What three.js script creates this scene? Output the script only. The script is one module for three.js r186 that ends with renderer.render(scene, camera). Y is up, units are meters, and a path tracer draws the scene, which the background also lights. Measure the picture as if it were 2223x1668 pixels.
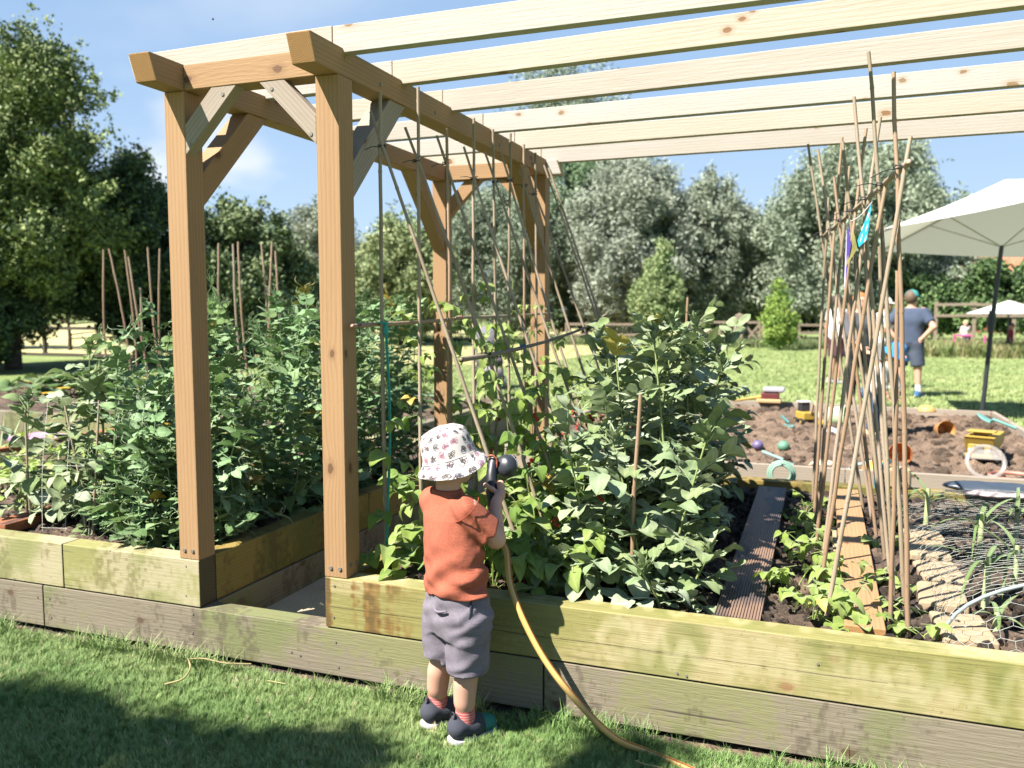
import * as THREE from 'three';
import { RoundedBoxGeometry } from 'three/addons/geometries/RoundedBoxGeometry.js';
import { mergeGeometries } from 'three/addons/utils/BufferGeometryUtils.js';
import { MarchingCubes } from 'three/addons/objects/MarchingCubes.js';

// ---------- camera ----------
const scene = new THREE.Scene();
const camera = new THREE.PerspectiveCamera(48.97, 1024 / 768, 0.05, 900);
camera.position.set(0, 1.42, 0);
camera.rotation.order = 'YXZ';
camera.rotation.set(-4.963 * Math.PI / 180, 20.125 * Math.PI / 180, 0);
camera.focus = 2.88;
camera.userData.fStop = 3.0;

// ---------- renderer ----------
const renderer = new THREE.WebGLRenderer({ antialias: true });
renderer.toneMapping = THREE.LinearToneMapping;
renderer.toneMappingExposure = 3.45;
renderer.shadowMap.enabled = true;

// ---------- sun ----------
const SUN = new THREE.Vector3(-0.82, 1.62, 1).normalize();
const sun = new THREE.DirectionalLight(0xfff7ee, 5);
sun.position.copy(SUN).multiplyScalar(60).add(new THREE.Vector3(0, 0, -10));
sun.target.position.set(0, 0, -10);
sun.castShadow = true;
sun.shadow.mapSize.set(4096, 4096);
Object.assign(sun.shadow.camera, { left: -45, right: 45, top: 45, bottom: -45, near: 1, far: 160 });
sun.shadow.bias = -0.0004;
scene.add(sun, sun.target);

// ---------- noise ----------
function rngOf(seed) { let a = seed >>> 0; return () => { a = (a + 0x6d2b79f5) | 0; let t = Math.imul(a ^ (a >>> 15), 1 | a); t = (t + Math.imul(t ^ (t >>> 7), 61 | t)) ^ t; return ((t ^ (t >>> 14)) >>> 0) / 4294967296; }; }
const rnd = rngOf(20240);
const rr = (a, b, r = rnd) => a + (b - a) * r();
const hash2 = (x, y) => { let h = Math.imul(x, 374761393) + Math.imul(y, 668265263) | 0; h = Math.imul(h ^ (h >>> 13), 1274126177); return ((h ^ (h >>> 16)) >>> 0) / 4294967296; };
const hash3 = (x, y, z) => hash2(x + Math.imul(z, 1013), y - Math.imul(z, 7919));
const sm = (t) => t * t * (3 - 2 * t);
const lerp = (a, b, t) => a + (b - a) * t;
const clamp = (x, a = 0, b = 1) => Math.min(b, Math.max(a, x));
const sstep = (a, b, x) => sm(clamp((x - a) / (b - a)));
function n2(x, y) { const i = Math.floor(x), j = Math.floor(y), u = sm(x - i), v = sm(y - j); return lerp(lerp(hash2(i, j), hash2(i + 1, j), u), lerp(hash2(i, j + 1), hash2(i + 1, j + 1), u), v); }
function n3(x, y, z) { const k = Math.floor(z), w = sm(z - k), i = Math.floor(x), j = Math.floor(y), u = sm(x - i), v = sm(y - j); const f = (q) => lerp(lerp(hash3(i, j, q), hash3(i + 1, j, q), u), lerp(hash3(i, j + 1, q), hash3(i + 1, j + 1, q), u), v); return lerp(f(k), f(k + 1), w); }
function fbm(x, y, o = 4) { let s = 0, a = 0.5, t = 0; for (let i = 0; i < o; i++) { s += a * n2(x, y); t += a; a *= 0.5; x = x * 2.03 + 11.7; y = y * 2.03 + 5.3; } return s / t; }
function fbm3(x, y, z, o = 4) { let s = 0, a = 0.5, t = 0; for (let i = 0; i < o; i++) { s += a * n3(x, y, z); t += a; a *= 0.5; x = x * 2.03 + 11.7; y = y * 2.03 + 5.3; z = z * 2.03 + 3.1; } return s / t; }

// ---------- sky ----------
{
  const W = 1536, H = 768, data = new Float32Array(W * H * 4);
  for (let j = 0; j < H; j++) for (let i = 0; i < W; i++) {
    const up = ((j + 0.5) / H - 0.5) * Math.PI, ro = ((i + 0.5) / W - 0.5) * 2 * Math.PI;
    const y = Math.sin(up), x = Math.cos(ro) * Math.cos(up), z = Math.sin(ro) * Math.cos(up);
    const e = Math.max(0, y), t = Math.pow(1 - e, 2.4);
    const c = [lerp(0.044, 0.205, t), lerp(0.10, 0.268, t), lerp(0.205, 0.335, t)];
    // thin fair-weather cloud, thicker towards the horizon
    const k = 1 / (e + 0.16), f = fbm3(x * k * 1.25 + 3.4, y * 2.2 + 0.4, z * k * 1.25 + 1.9, 6);
    const puffs = fbm3(x * 5 + 9.1, y * 13 + 2.0, z * 5 + 4.7, 6);
    let a = sstep(0.64, 0.88, f) * 0.25 * sstep(0.0, 0.1, e) + sstep(0.56, 0.72, puffs) * sstep(0.32, 0.12, e) * 0.75;
    a = clamp(a, 0, 0.92) * (y > 0 ? 1 : 0);
    for (let q = 0; q < 3; q++) data[(j * W + i) * 4 + q] = (y < 0 ? [0.09, 0.1, 0.07][q] : lerp(c[q], [0.33, 0.333, 0.337][q], a));
    data[(j * W + i) * 4 + 3] = 1;
  }
  const t = new THREE.DataTexture(data, W, H, THREE.RGBAFormat, THREE.FloatType);
  t.mapping = THREE.EquirectangularReflectionMapping; t.magFilter = t.minFilter = THREE.LinearFilter; t.needsUpdate = true;
  scene.background = t; scene.environment = t;
}

// ---------- helpers ----------
const V = (x, y, z) => new THREE.Vector3(x, y, z);
const taken = new Map();
function numbered(name) { const n = taken.get(name) ?? 0; taken.set(name, n + 1); return n ? name + '_' + String(n).padStart(3, '0') : name; }
function tag(o, label, category, group, kind) { o.userData.label = label; if (category) o.userData.category = category; if (group) o.userData.group = group; if (kind) o.userData.kind = kind; return o; }
function thing(name, label, category, pos, group) { const o = new THREE.Group(); o.name = numbered(name); if (pos) o.position.set(...pos); tag(o, label, category, group); scene.add(o); return o; }
function part(name, geo, m, parent, label) { const o = new THREE.Mesh(geo, m); o.name = name; if (label) o.userData.label = label; (parent ?? scene).add(o); return o; }
function single(name, geo, m, label, category, group) { const o = part(numbered(name), geo, m); return tag(o, label, category, group); }
function struct(name, geo, m, label) { const o = part(numbered(name), geo, m); o.userData.kind = 'structure'; if (label) o.userData.label = label; return o; }
function tex(w, h, fn, srgb = true) {
  const d = new Uint8Array(w * h * 4);
  for (let j = 0; j < h; j++) for (let i = 0; i < w; i++) { const c = fn((i + 0.5) / w, (j + 0.5) / h), o = (j * w + i) * 4; if (c.length) { d[o] = clamp(c[0], 0, 255); d[o + 1] = clamp(c[1], 0, 255); d[o + 2] = clamp(c[2], 0, 255); d[o + 3] = c[3] ?? 255; } }
  const t = new THREE.DataTexture(d, w, h); t.wrapS = t.wrapT = THREE.MirroredRepeatWrapping; t.magFilter = THREE.LinearFilter; if (srgb) t.colorSpace = THREE.SRGBColorSpace; t.needsUpdate = true; return t;
}
const grey = (x) => [x, x, x];
const mix3 = (a, b, t) => [lerp(a[0], b[0], t), lerp(a[1], b[1], t), lerp(a[2], b[2], t)];
const base = (c) => new THREE.Color(c ?? '#ffffff').multiplyScalar(0.66);   // brings all chosen tones down to real-world reflectances
const std = (o) => new THREE.MeshStandardMaterial({ roughness: 0.85, ...o, color: base(o.color) });
const leafMat = (o) => new THREE.MeshPhysicalMaterial({ roughness: 0.96, transmission: 0.34, thickness: 0, side: THREE.DoubleSide, specularIntensity: 0.6, ...o, color: base(o.color) });
const flat = (hex, rough = 0.8, more = {}) => std({ color: hex, roughness: rough, ...more });

// wood: u runs along the grain over 2.4 m, v across it over 0.5 m
function woodTex({ seed, base, dark, knot, nk = 7, ring = 0.5, streak = 0.5, extra }) {
  const r = rngOf(seed), ks = [];
  for (let i = 0; i < nk; i++) ks.push([rr(0, 2.4, r), rr(0, 0.5, r), rr(0.6, 1.25, r), r() < 0.5 ? 1 : -1]);
  const o = seed * 7.31, bump = new Float32Array(1536 * 384);
  const t = tex(1536, 384, (u, v) => {
    const x = u * 2.4, y = v * 0.5;
    let h = y + 0.016 * (fbm(x * 1.1 + o, y * 3 + o, 3) - 0.5), k = 0, kr = 0;
    for (const [kx, ky, ks_, sg] of ks) {
      const dx = x - kx, dy = y - ky; if (Math.abs(dx) > 0.4 || Math.abs(dy) > 0.16) continue;
      h += sg * 0.016 * ks_ * Math.exp(-((dx / (0.085 * ks_)) ** 2) - (dy / (0.03 * ks_)) ** 2);
      const d = Math.hypot(dx / (0.02 * ks_), dy / (0.0125 * ks_)) + 0.35 * (n2(x * 90 + o, y * 120) - 0.5);
      k = Math.max(k, 1 - sstep(0.75, 1.15, d)); kr = Math.max(kr, (1 - sstep(1, 2.6, d)) * 0.55 * (0.5 + 0.5 * n2(x * 40, y * 200 + o)));
      if (d < 1) kr = Math.max(kr, 0.4 + 0.4 * Math.sin(d * 18));
    }
    const g = Math.pow(0.5 + 0.5 * Math.sin(6.283 * (h * 62 + 0.9 * n2(x * 0.7 + o, y * 14))), 2.2);
    const f = n2(x * 7 + o, h * 620) * 0.6 + n2(x * 22, h * 1500 + o) * 0.4;
    const s = fbm(x * 1.6 + o, y * 9 + o, 3);
    let c = mix3(base, dark, clamp(ring * g * 0.5 + streak * (f - 0.35) * 0.55 + 0.35 * (s - 0.45)));
    c = mix3(c, knot, clamp(k * 0.75 + kr * 0.55));
    if (extra) c = extra(x, y, c, f, g);
    return c;
  });
  return t;
}
const grainBump = tex(768, 384, (u, v) => grey(120 + 90 * (n2(u * 30, v * 300) - 0.5) + 70 * (n2(u * 90, v * 150 + 7) - 0.5) + 60 * (fbm(u * 10, v * 12, 3) - 0.5)), false);
const wood = (map, o = {}) => std({ map, bumpMap: grainBump, bumpScale: 0.0011, roughness: 0.82, ...o });
const endTex = (base, dark, cx, cy) => tex(256, 256, (u, v) => {
  const d = Math.hypot(u - cx, v - cy) * 34 + 1.6 * fbm(u * 5, v * 5, 3), g = Math.pow(0.5 + 0.5 * Math.sin(d * 3.1), 2), f = n2(u * 120, v * 120);
  return mix3(base, dark, clamp(0.62 * g + 0.5 * (f - 0.4)));
});
// a chamfered timber between two points; w across (horizontal), h up; ends may be sheared: cut = [start per metre up, end per metre up]
function timberGeo(L, h, w, bevel = 0.004, cut) {
  const g = new RoundedBoxGeometry(L, h, w, 1, Math.min(bevel, h / 3, w / 3)), p = g.attributes.position, n = g.attributes.normal, uv = g.attributes.uv;
  const ou = rnd() * 2.4, rest = (s) => s / 2 + rnd() * Math.max(0, 0.5 - s), ov = rest(h), oz = rest(h), oy = rest(w), on = rest(w);
  for (let i = 0; i < p.count; i++) {
    const x = p.getX(i), y = p.getY(i), z = p.getZ(i), ax = Math.abs(n.getX(i)), ay = Math.abs(n.getY(i)), az = Math.abs(n.getZ(i));
    if (ax > ay && ax > az) uv.setXY(i, z / w + 0.5, y / h + 0.5);
    else if (az >= ay) uv.setXY(i, (x + ou) / 2.4, (y + (n.getZ(i) < 0 ? oz : ov)) / 0.5);
    else uv.setXY(i, (x + ou) / 2.4, (z + (n.getY(i) < 0 ? on : oy)) / 0.5);
    if (cut && Math.abs(x) > L / 2 - 0.03) p.setX(i, x + (x > 0 ? cut[1] : cut[0]) * y);
  }
  const gr = g.groups.slice(); g.clearGroups();
  gr.forEach((q, i) => g.addGroup(q.start, q.count, i < 2 ? 1 : 0));
  if (cut) g.computeVertexNormals();
  return g;
}
function timber(name, mats, a, b, w, h, parent, { cut, bevel, label } = {}) {
  const d = b.clone().sub(a), L = d.length(), g = timberGeo(L, h, w, bevel, cut), o = part(name, g, mats, parent, label);
  const x = d.normalize(), z = new THREE.Vector3().crossVectors(x, Math.abs(x.y) > 0.9 ? V(0, 0, -1) : V(0, 1, 0)).normalize(), y = new THREE.Vector3().crossVectors(z, x);
  o.quaternion.setFromRotationMatrix(new THREE.Matrix4().makeBasis(x, y, z));
  o.position.copy(a).add(b).multiplyScalar(0.5);
  return o;
}
// a tube through points with a radius for each, uv in metres
function tubeGeo(pts, radii, sides = 7, cap = true) {
  const P = [], N = [], U = [], I = []; let nrm = null, len = 0;
  for (let i = 0; i < pts.length; i++) {
    const t = pts[Math.min(i + 1, pts.length - 1)].clone().sub(pts[Math.max(i - 1, 0)]).normalize();
    if (!nrm) nrm = new THREE.Vector3().crossVectors(t, Math.abs(t.y) > 0.9 ? V(1, 0, 0) : V(0, 1, 0)).normalize();
    else nrm.sub(t.clone().multiplyScalar(nrm.dot(t))).normalize();
    const bi = new THREE.Vector3().crossVectors(t, nrm); if (i) len += pts[i].distanceTo(pts[i - 1]);
    const r = Array.isArray(radii) ? radii[i] : radii;
    for (let s = 0; s <= sides; s++) { const a = s / sides * 6.28318, q = nrm.clone().multiplyScalar(Math.cos(a)).addScaledVector(bi, Math.sin(a)); P.push(pts[i].x + q.x * r, pts[i].y + q.y * r, pts[i].z + q.z * r); N.push(q.x, q.y, q.z); U.push(len, s / sides); }
  }
  const w = sides + 1;
  for (let i = 0; i < pts.length - 1; i++) for (let s = 0; s < sides; s++) { const a = i * w + s; I.push(a, a + 1, a + w, a + 1, a + w + 1, a + w); }
  if (cap) for (const e of [0, pts.length - 1]) { const c = P.length / 3; const p = pts[e]; P.push(p.x, p.y, p.z); const t = pts[e === 0 ? 0 : e].clone().sub(pts[e === 0 ? 1 : e - 1]).normalize(); N.push(t.x, t.y, t.z); U.push(0.01, 0.5); for (let s = 0; s < sides; s++) e === 0 ? I.push(c, e * w + s + 1, e * w + s) : I.push(c, e * w + s, e * w + s + 1); }
  const g = new THREE.BufferGeometry(); g.setAttribute('position', new THREE.Float32BufferAttribute(P, 3)); g.setAttribute('normal', new THREE.Float32BufferAttribute(N, 3)); g.setAttribute('uv', new THREE.Float32BufferAttribute(U, 2)); g.setIndex(I); return g;
}
const smoothPts = (pts, n) => new THREE.CatmullRomCurve3(pts, false, 'centripetal').getPoints(n);
function boxG(w, h, d, b = 0.004, x = 0, y = 0, z = 0) { const g = new RoundedBoxGeometry(w, h, d, 1, Math.min(b, w / 3, h / 3, d / 3)); g.translate(x, y, z); return g; }
function merge(gs) { return mergeGeometries(gs.map((g) => { const q = g.index ? g.toNonIndexed() : g; for (const k of Object.keys(q.attributes)) if (!['position', 'normal', 'uv'].includes(k)) q.deleteAttribute(k); q.clearGroups(); return q; }), false); }

// a direction through the photograph (2223 x 1668 pixels), met with a plane that the thing touches
function at(px, py, axis, value) {
  const f = 1831, yaw = 20.125 * Math.PI / 180, pit = -4.963 * Math.PI / 180;
  const fw = V(-Math.sin(yaw) * Math.cos(pit), Math.sin(pit), -Math.cos(yaw) * Math.cos(pit)), rt = V(Math.cos(yaw), 0, -Math.sin(yaw)), up = new THREE.Vector3().crossVectors(rt, fw);
  const d = fw.multiplyScalar(f).addScaledVector(rt, px - 1111.5).addScaledVector(up, 834 - py), c = V(0, 1.42, 0);
  return c.addScaledVector(d, (value - c[axis]) / d[axis]);
}
const ground = (px, py, y = 0) => at(px, py, 'y', y);
const wallZ = (px, py, z) => at(px, py, 'z', z);

// ================= materials =================
const M = {};
{
  const tan = [205, 168, 118];
  M.pale = wood(woodTex({ seed: 3, base: [190, 186, 178], dark: [166, 150, 126], knot: [142, 114, 82], nk: 15, ring: 0.5, streak: 0.8 }));
  M.paleB = wood(woodTex({ seed: 47, base: [192, 186, 172], dark: [172, 152, 122], knot: [138, 100, 66], nk: 18, ring: 0.6, streak: 0.9 }));
  M.paleC = wood(woodTex({ seed: 53, base: [186, 180, 170], dark: [160, 144, 120], knot: [150, 118, 84], nk: 11, ring: 0.45, streak: 1.0 }));
  M.paleEnd = wood(endTex([214, 190, 146], [176, 138, 88], 0.4, 1.3));
  M.gold = wood(woodTex({ seed: 5, base: [174, 139, 98], dark: [140, 105, 68], knot: [112, 78, 50], nk: 13, ring: 0.6, streak: 0.8 }));
  M.goldEnd = wood(endTex([192, 148, 92], [142, 98, 52], 0.2, 1.25));
  M.greyTimber = wood(woodTex({ seed: 8, base: [168, 156, 140], dark: [134, 120, 106], knot: [110, 80, 58], nk: 6, ring: 0.7, streak: 0.9 }));
  const algae = (sx, sy, lo, hi, cols, dirt) => (x, y, c, f, g) => {
    const a = fbm(x * sx + 3.1, y * sy + 8.8, 5), b = fbm(x * 3.1 + 40, y * 2.2 + 9, 5), t = n2(x * 60, y * 60);
    c = mix3(c, cols[0], sstep(lo, hi, a + 0.16 * (t - 0.5)) * 0.85);
    c = mix3(c, cols[1], sstep(0.52, 0.66, b + 0.12 * (f - 0.5)) * 0.6);
    // dark runs and lichen specks
    const run = fbm(x * 9 + 2, y * 1.6 + 3, 4); c = mix3(c, dirt, sstep(0.56, 0.78, run + 0.3 * (t - 0.5) + 0.12 * (n2(x * 160, y * 40) - 0.5)) * 0.5);
    const sp = n2(x * 130, y * 130); if (sp > 0.88) c = mix3(c, [205, 200, 170], (sp - 0.88) * 3.2 * sstep(0.45, 0.7, b));
    const crack = n2(x * 1.1 + 7, (y + 0.012 * (fbm(x * 3, 5, 3) - 0.5)) * 80); if (crack > 0.86) c = mix3(c, [48, 42, 34], clamp((crack - 0.86) * 9) * (0.35 + 0.65 * n2(x * 4, y * 30)));
    return c;
  };
  M.moss = wood(woodTex({ seed: 11, base: [180, 171, 136], dark: [152, 141, 104], knot: [126, 96, 56], nk: 4, ring: 0.4, streak: 0.6, extra: algae(1.6, 4.5, 0.34, 0.62, [[142, 142, 80], [120, 128, 66]], [116, 106, 66]) }));
  M.mossEnd = wood(endTex([96, 84, 58], [64, 56, 38], 0.5, -0.3));
  M.weather = wood(woodTex({ seed: 14, base: [142, 132, 112], dark: [98, 90, 73], knot: [96, 74, 54], nk: 4, ring: 0.55, streak: 1.0, extra: algae(1.9, 4.0, 0.48, 0.68, [[134, 134, 88], [112, 126, 66]], [84, 74, 60]) }), { bumpScale: 0.0018 });
  M.weatherEnd = wood(endTex([110, 96, 76], [74, 64, 48], 0.5, 1.3));
  M.damp = wood(woodTex({ seed: 17, base: [152, 132, 66], dark: [112, 92, 40], knot: [86, 62, 34], nk: 5, ring: 0.5, streak: 0.7, extra: algae(2.2, 4.0, 0.42, 0.66, [[118, 110, 38], [96, 100, 40]], [86, 72, 36]) }));
  M.rail = wood(woodTex({ seed: 19, base: [150, 136, 116], dark: [112, 98, 80], knot: [90, 70, 50], nk: 5 }));
  M.darkRail = flat('#4a4238', 0.9);
  M.rust = wood(woodTex({ seed: 23, base: [168, 104, 66], dark: [128, 72, 44], knot: [70, 42, 34], nk: 2, ring: 0.3, extra: (x, y, c) => mix3(c, [70, 52, 52], sstep(0.58, 0.7, fbm(x * 5, y * 9, 4)) * 0.7) }));
  M.screw = flat('#8f8a82', 0.5, { metalness: 0.3 });
  // bamboo: u in metres along the cane
  const bam = (seed, a, b, c) => { const t = tex(1024, 64, (u, v) => { const x = u * 2.4, k = fbm(x * 3 + seed, v * 2, 4), f = n2(x * 8 + seed, v * 40); let q = mix3(a, b, clamp((k - 0.3) * 2.2)); q = mix3(q, c, clamp((f - 0.45) * 0.7)); const s = n2(x * 60 + seed, v * 12); return s > 0.86 ? mix3(q, [84, 72, 54], (s - 0.86) * 3) : q; }); t.repeat.set(1 / 2.4, 1); return std({ map: t, roughness: 0.6 }); };
  M.cane = [bam(1, [180, 154, 128], [156, 126, 98], [136, 112, 88]), bam(4, [172, 158, 134], [146, 128, 104], [120, 104, 84]), bam(9, [182, 166, 146], [166, 144, 118], [146, 128, 108])];
  M.tie = flat('#22242a', 0.6);
  M.twine = flat('#3aa79a', 0.8);
  // soil
  const soilC = (u, v) => { const a = fbm(u * 14, v * 14, 5), b = n2(u * 190, v * 190), c = n2(u * 70 + 5, v * 70); let q = mix3([62, 50, 40], [124, 104, 84], clamp((a - 0.28) * 1.9)); q = mix3(q, [150, 132, 110], clamp((b - 0.72) * 2.2)); return mix3(q, [44, 34, 28], clamp((0.3 - c) * 1.6)); };
  const st = tex(512, 512, soilC), sb = tex(512, 512, (u, v) => grey(255 * clamp(0.5 * fbm(u * 22, v * 22, 4) + 0.5 * n2(u * 150, v * 150))), false);
  M.soil = std({ map: st, bumpMap: sb, bumpScale: 0.02, roughness: 1 });
  const mudC = tex(512, 512, (u, v) => { const a = fbm(u * 10 + 3, v * 10, 5), b = n2(u * 160, v * 160); return mix3(mix3([106, 87, 70], [142, 121, 101], clamp((a - 0.25) * 1.8)), [82, 66, 54], clamp((b - 0.7) * 1.6)); });
  M.mud = std({ map: mudC, bumpMap: sb, bumpScale: 0.02, roughness: 1 });
  const sandC = tex(512, 512, (u, v) => { const a = fbm(u * 9, v * 9, 5), b = n2(u * 200, v * 200); return mix3(mix3([176, 160, 134], [206, 192, 166], a), [140, 122, 96], clamp((b - 0.75) * 2)); });
  M.path = std({ map: sandC, roughness: 0.95, bumpMap: sb, bumpScale: 0.004 });
  M.slab = std({ map: sandC, roughness: 0.9, color: '#e6ddd0' });
}
const Z0 = -2.69;                                   // front face of the raised beds
const XL = -2.33, XR = -1.742;                      // the walkway between them

// ================= ground =================
{
  const g = new THREE.PlaneGeometry(900, 900); g.rotateX(-Math.PI / 2);
  const uv = g.attributes.uv; for (let i = 0; i < uv.count; i++) uv.setXY(i, uv.getX(i) * 900 / 6, uv.getY(i) * 900 / 6);
  const t = tex(1024, 1024, (u, v) => { const a = fbm(u * 6, v * 6, 5), b = n2(u * 260, v * 420), c = n2(u * 70 + 9, v * 90); let q = mix3([112, 134, 66], [148, 158, 96], clamp((a - 0.3) * 1.9)); q = mix3(q, [168, 172, 112], clamp((b - 0.5) * 1.1)); return mix3(q, [104, 126, 60], clamp((c - 0.6) * 1.1)); });
  const b = tex(512, 512, (u, v) => grey(255 * (0.6 * n2(u * 170, v * 250) + 0.4 * fbm(u * 30, v * 30, 3))), false);
  struct('lawn', g, std({ map: t, bumpMap: b, bumpScale: 0.03, roughness: 1 }), 'mown lawn running back to the far hedge');
}

// ================= raised beds =================
const SW = 0.097;                                    // sleeper thickness
const mossT = [M.moss, M.mossEnd], weatherT = [M.weather, M.weatherEnd], dampT = [M.damp, M.mossEnd];
const screwG = (() => { const g = new THREE.CylinderGeometry(0.0042, 0.0042, 0.004, 8); g.rotateX(Math.PI / 2); return g; })();
const YB = [0.03, 0.216], YU = [0.2205, 0.415];
function sleeperX(parent, m, x0, x1, z, ys, o) { return timber('sleeper', m, V(x0, (ys[0] + ys[1]) / 2, z - SW / 2), V(x1, (ys[0] + ys[1]) / 2, z - SW / 2), SW, ys[1] - ys[0], parent, { bevel: 0.005, ...o }); }
function sleeperZ(parent, m, x, z0, z1, ys, o) { return timber('sleeper', m, V(x, (ys[0] + ys[1]) / 2, z0), V(x, (ys[0] + ys[1]) / 2, z1), SW, ys[1] - ys[0], parent, { bevel: 0.005, ...o }); }
function screw(parent, x, y, z = Z0 + 0.001) { part('screw', screwG, M.screw, parent).position.set(x, y, z); }
const bedL = thing('raised_bed', 'raised bed of mossy timber sleepers holding peas, left of the walkway', 'raised bed');
sleeperX(bedL, weatherT, -6.4, -3.19, Z0, YB); sleeperX(bedL, weatherT, -3.186, -0.872, Z0, YB);
sleeperX(bedL, mossT, -6.4, -3.062, Z0 + 0.002, YU); sleeperX(bedL, mossT, -3.058, XL, Z0 + 0.002, YU);
sleeperZ(bedL, dampT, XL - SW / 2, Z0 - SW - 0.002, -4.05, YU); sleeperZ(bedL, dampT, XL - SW / 2, -4.054, -5.25, YU);
sleeperZ(bedL, weatherT, XL - SW / 2 + 0.006, Z0 - SW - 0.003, -5.25, YB);
sleeperX(bedL, mossT, -5.6, XL - SW - 0.002, -5.86, YU); sleeperX(bedL, weatherT, -5.6, XL - SW - 0.003, -5.862, YB);
sleeperZ(bedL, dampT, XL - SW / 2, -5.254, -5.95, YU); sleeperZ(bedL, weatherT, XL - SW / 2 + 0.006, -5.253, -5.95, YB);
sleeperZ(bedL, [M.rust, M.mossEnd], -5.66, Z0 - SW - 0.002, -5.95, YU); sleeperZ(bedL, weatherT, -5.66, Z0 - SW - 0.003, -5.95, YB);
for (const [x, y] of [[-2.395, 0.385], [-2.4, 0.262], [-2.37, 0.19], [-2.375, 0.11], [-1.70, 0.165], [-1.69, 0.068], [-3.15, 0.16], [-3.145, 0.075], [-3.22, 0.16], [-1.86, 0.09], [-1.9, 0.098]]) screw(bedL, x, y);
const bedR = thing('raised_bed', 'long raised bed of green stained sleepers holding beans and cane frames, behind the child', 'raised bed');
// the front sleeper of the right bed carries scrubbed swirls in its algae
{
  const strokes = [], sw = (pts) => strokes.push(pts);
  const wave = (x0, x1, n, lo, hi, lean) => { const p = []; for (let i = 0; i <= n * 14; i++) { const t = i / (n * 14); p.push([lerp(x0, x1, t) + lean * Math.sin(t * n * 6.283 * 1 + 1.6), lo + (hi - lo) * (0.5 - 0.5 * Math.cos(t * n * 6.283 + 0.4))]); } sw(p); };
  { const r = rngOf(404); let x = 1.17, p = [[x, 0.10]]; while (x < 2.36) { const w = rr(0.045, 0.10, r), hi = rr(0.12, 0.17, r), lo = rr(0.03, 0.075, r), ln = rr(-0.01, 0.04, r); for (let i = 1; i <= 8; i++) { const a = i / 8 * 6.283; p.push([x + w * i / 8 + ln * Math.sin(a), lerp(lo, hi, 0.5 - 0.5 * Math.cos(a))]); } x += w; if (r() < 0.25) { sw(p); x += rr(0.01, 0.05, r); p = [[x, rr(0.06, 0.12, r)]]; } } sw(p); }
  { const p = []; for (let i = 0; i <= 22; i++) { const a = i / 22 * 6.6; p.push([1.13 + 0.055 * Math.cos(a), 0.105 + 0.06 * Math.sin(a)]); } sw(p); }
  const near = (x, y) => { let d = 9; for (const p of strokes) for (let i = 1; i < p.length; i++) { const [ax, ay] = p[i - 1], [bx, by] = p[i]; if (x < Math.min(ax, bx) - 0.06 || x > Math.max(ax, bx) + 0.06) continue; const t = clamp(((x - ax) * (bx - ax) + (y - ay) * (by - ay)) / ((bx - ax) ** 2 + (by - ay) ** 2 + 1e-9)); d = Math.min(d, Math.hypot(x - ax - t * (bx - ax), y - ay - t * (by - ay))); } return d; };
  const map = woodTex({ seed: 29, base: [178, 166, 120], dark: [146, 130, 84], knot: [150, 112, 76], nk: 7, ring: 0.45, streak: 0.6, extra: (x, y, c, f) => {
    const a = fbm(x * 1.5 + 7, y * 4 + 3, 5), t = n2(x * 60, y * 60);
    c = mix3(c, [144, 140, 78], sstep(0.28, 0.55, a + 0.15 * (t - 0.5)) * 0.9);
    c = mix3(c, [122, 128, 66], sstep(0.5, 0.68, fbm(x * 4 + 1, y * 2, 4)) * 0.6);
    const sp = n2(x * 150, y * 150), st = n2(x * 5, y * 260); c = mix3(c, [96, 92, 48], clamp((st - 0.62) * 1.2)); c = mix3(c, [188, 178, 130], clamp((0.3 - st) * 0.9)); if (sp > 0.86) c = mix3(c, [88, 80, 46], (sp - 0.86) * 3);
    const ck = Math.abs(y - 0.085 - 0.018 * (fbm(x * 1.4 + 2, 4, 3) - 0.5)); if (ck < 0.0016 && n2(x * 2.2, 8) > 0.4) c = mix3(c, [70, 62, 36], 0.7);
    const d = y < 0.2 ? near(x, y) : 9; c = mix3(c, [200, 190, 152], (1 - sstep(0.004, 0.03, d + 0.016 * (n2(x * 30, y * 30) - 0.5))) * 0.42 * (0.2 + 1.4 * fbm(x * 6, y * 12, 3)));
    { const ed = 1 - sstep(0.22, 0.40, x + 0.16 * (n2(x * 13, y * 9) - 0.5)); const run = fbm(x * 16 + 2, y * 1.2 + 3, 4); c = mix3(c, [128, 88, 34], sstep(0.50, 0.66, run + 0.2 * (t - 0.5)) * 0.7 * ed); c = mix3(c, [84, 70, 34], sstep(0.62, 0.75, run + 0.25 * (t - 0.5)) * 0.6 * ed); }
    return c; } });
  const m = wood(map), o = sleeperX(bedR, [m, M.mossEnd], XR, 0.658, Z0 + 0.002, YU), uv = o.geometry.attributes.uv, p = o.geometry.attributes.position, n = o.geometry.attributes.normal;
  for (let i = 0; i < p.count; i++) if (n.getZ(i) > 0.5) uv.setXY(i, (p.getX(i) + 1.2) / 2.4, (p.getY(i) + 0.0975) / 0.5);
}
sleeperX(bedR, mossT, 0.662, 2.6, Z0 + 0.002, YU); sleeperX(bedR, weatherT, -0.868, 2.6, Z0, YB);
sleeperZ(bedR, dampT, XR + SW / 2, Z0 - SW - 0.002, -5.25, YU); sleeperZ(bedR, weatherT, XR + SW / 2 - 0.006, Z0 - SW - 0.003, -5.25, YB);
sleeperX(bedR, dampT, XR + SW + 0.002, 2.6, -5.153, YU); sleeperX(bedR, weatherT, XR + SW + 0.002, 2.6, -5.155, YB);
sleeperZ(bedR, mossT, 2.6 - SW / 2, Z0 - SW - 0.002, -5.15, YU); sleeperZ(bedR, weatherT, 2.6 - SW / 2, Z0 - SW - 0.003, -5.15, YB);
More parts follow.
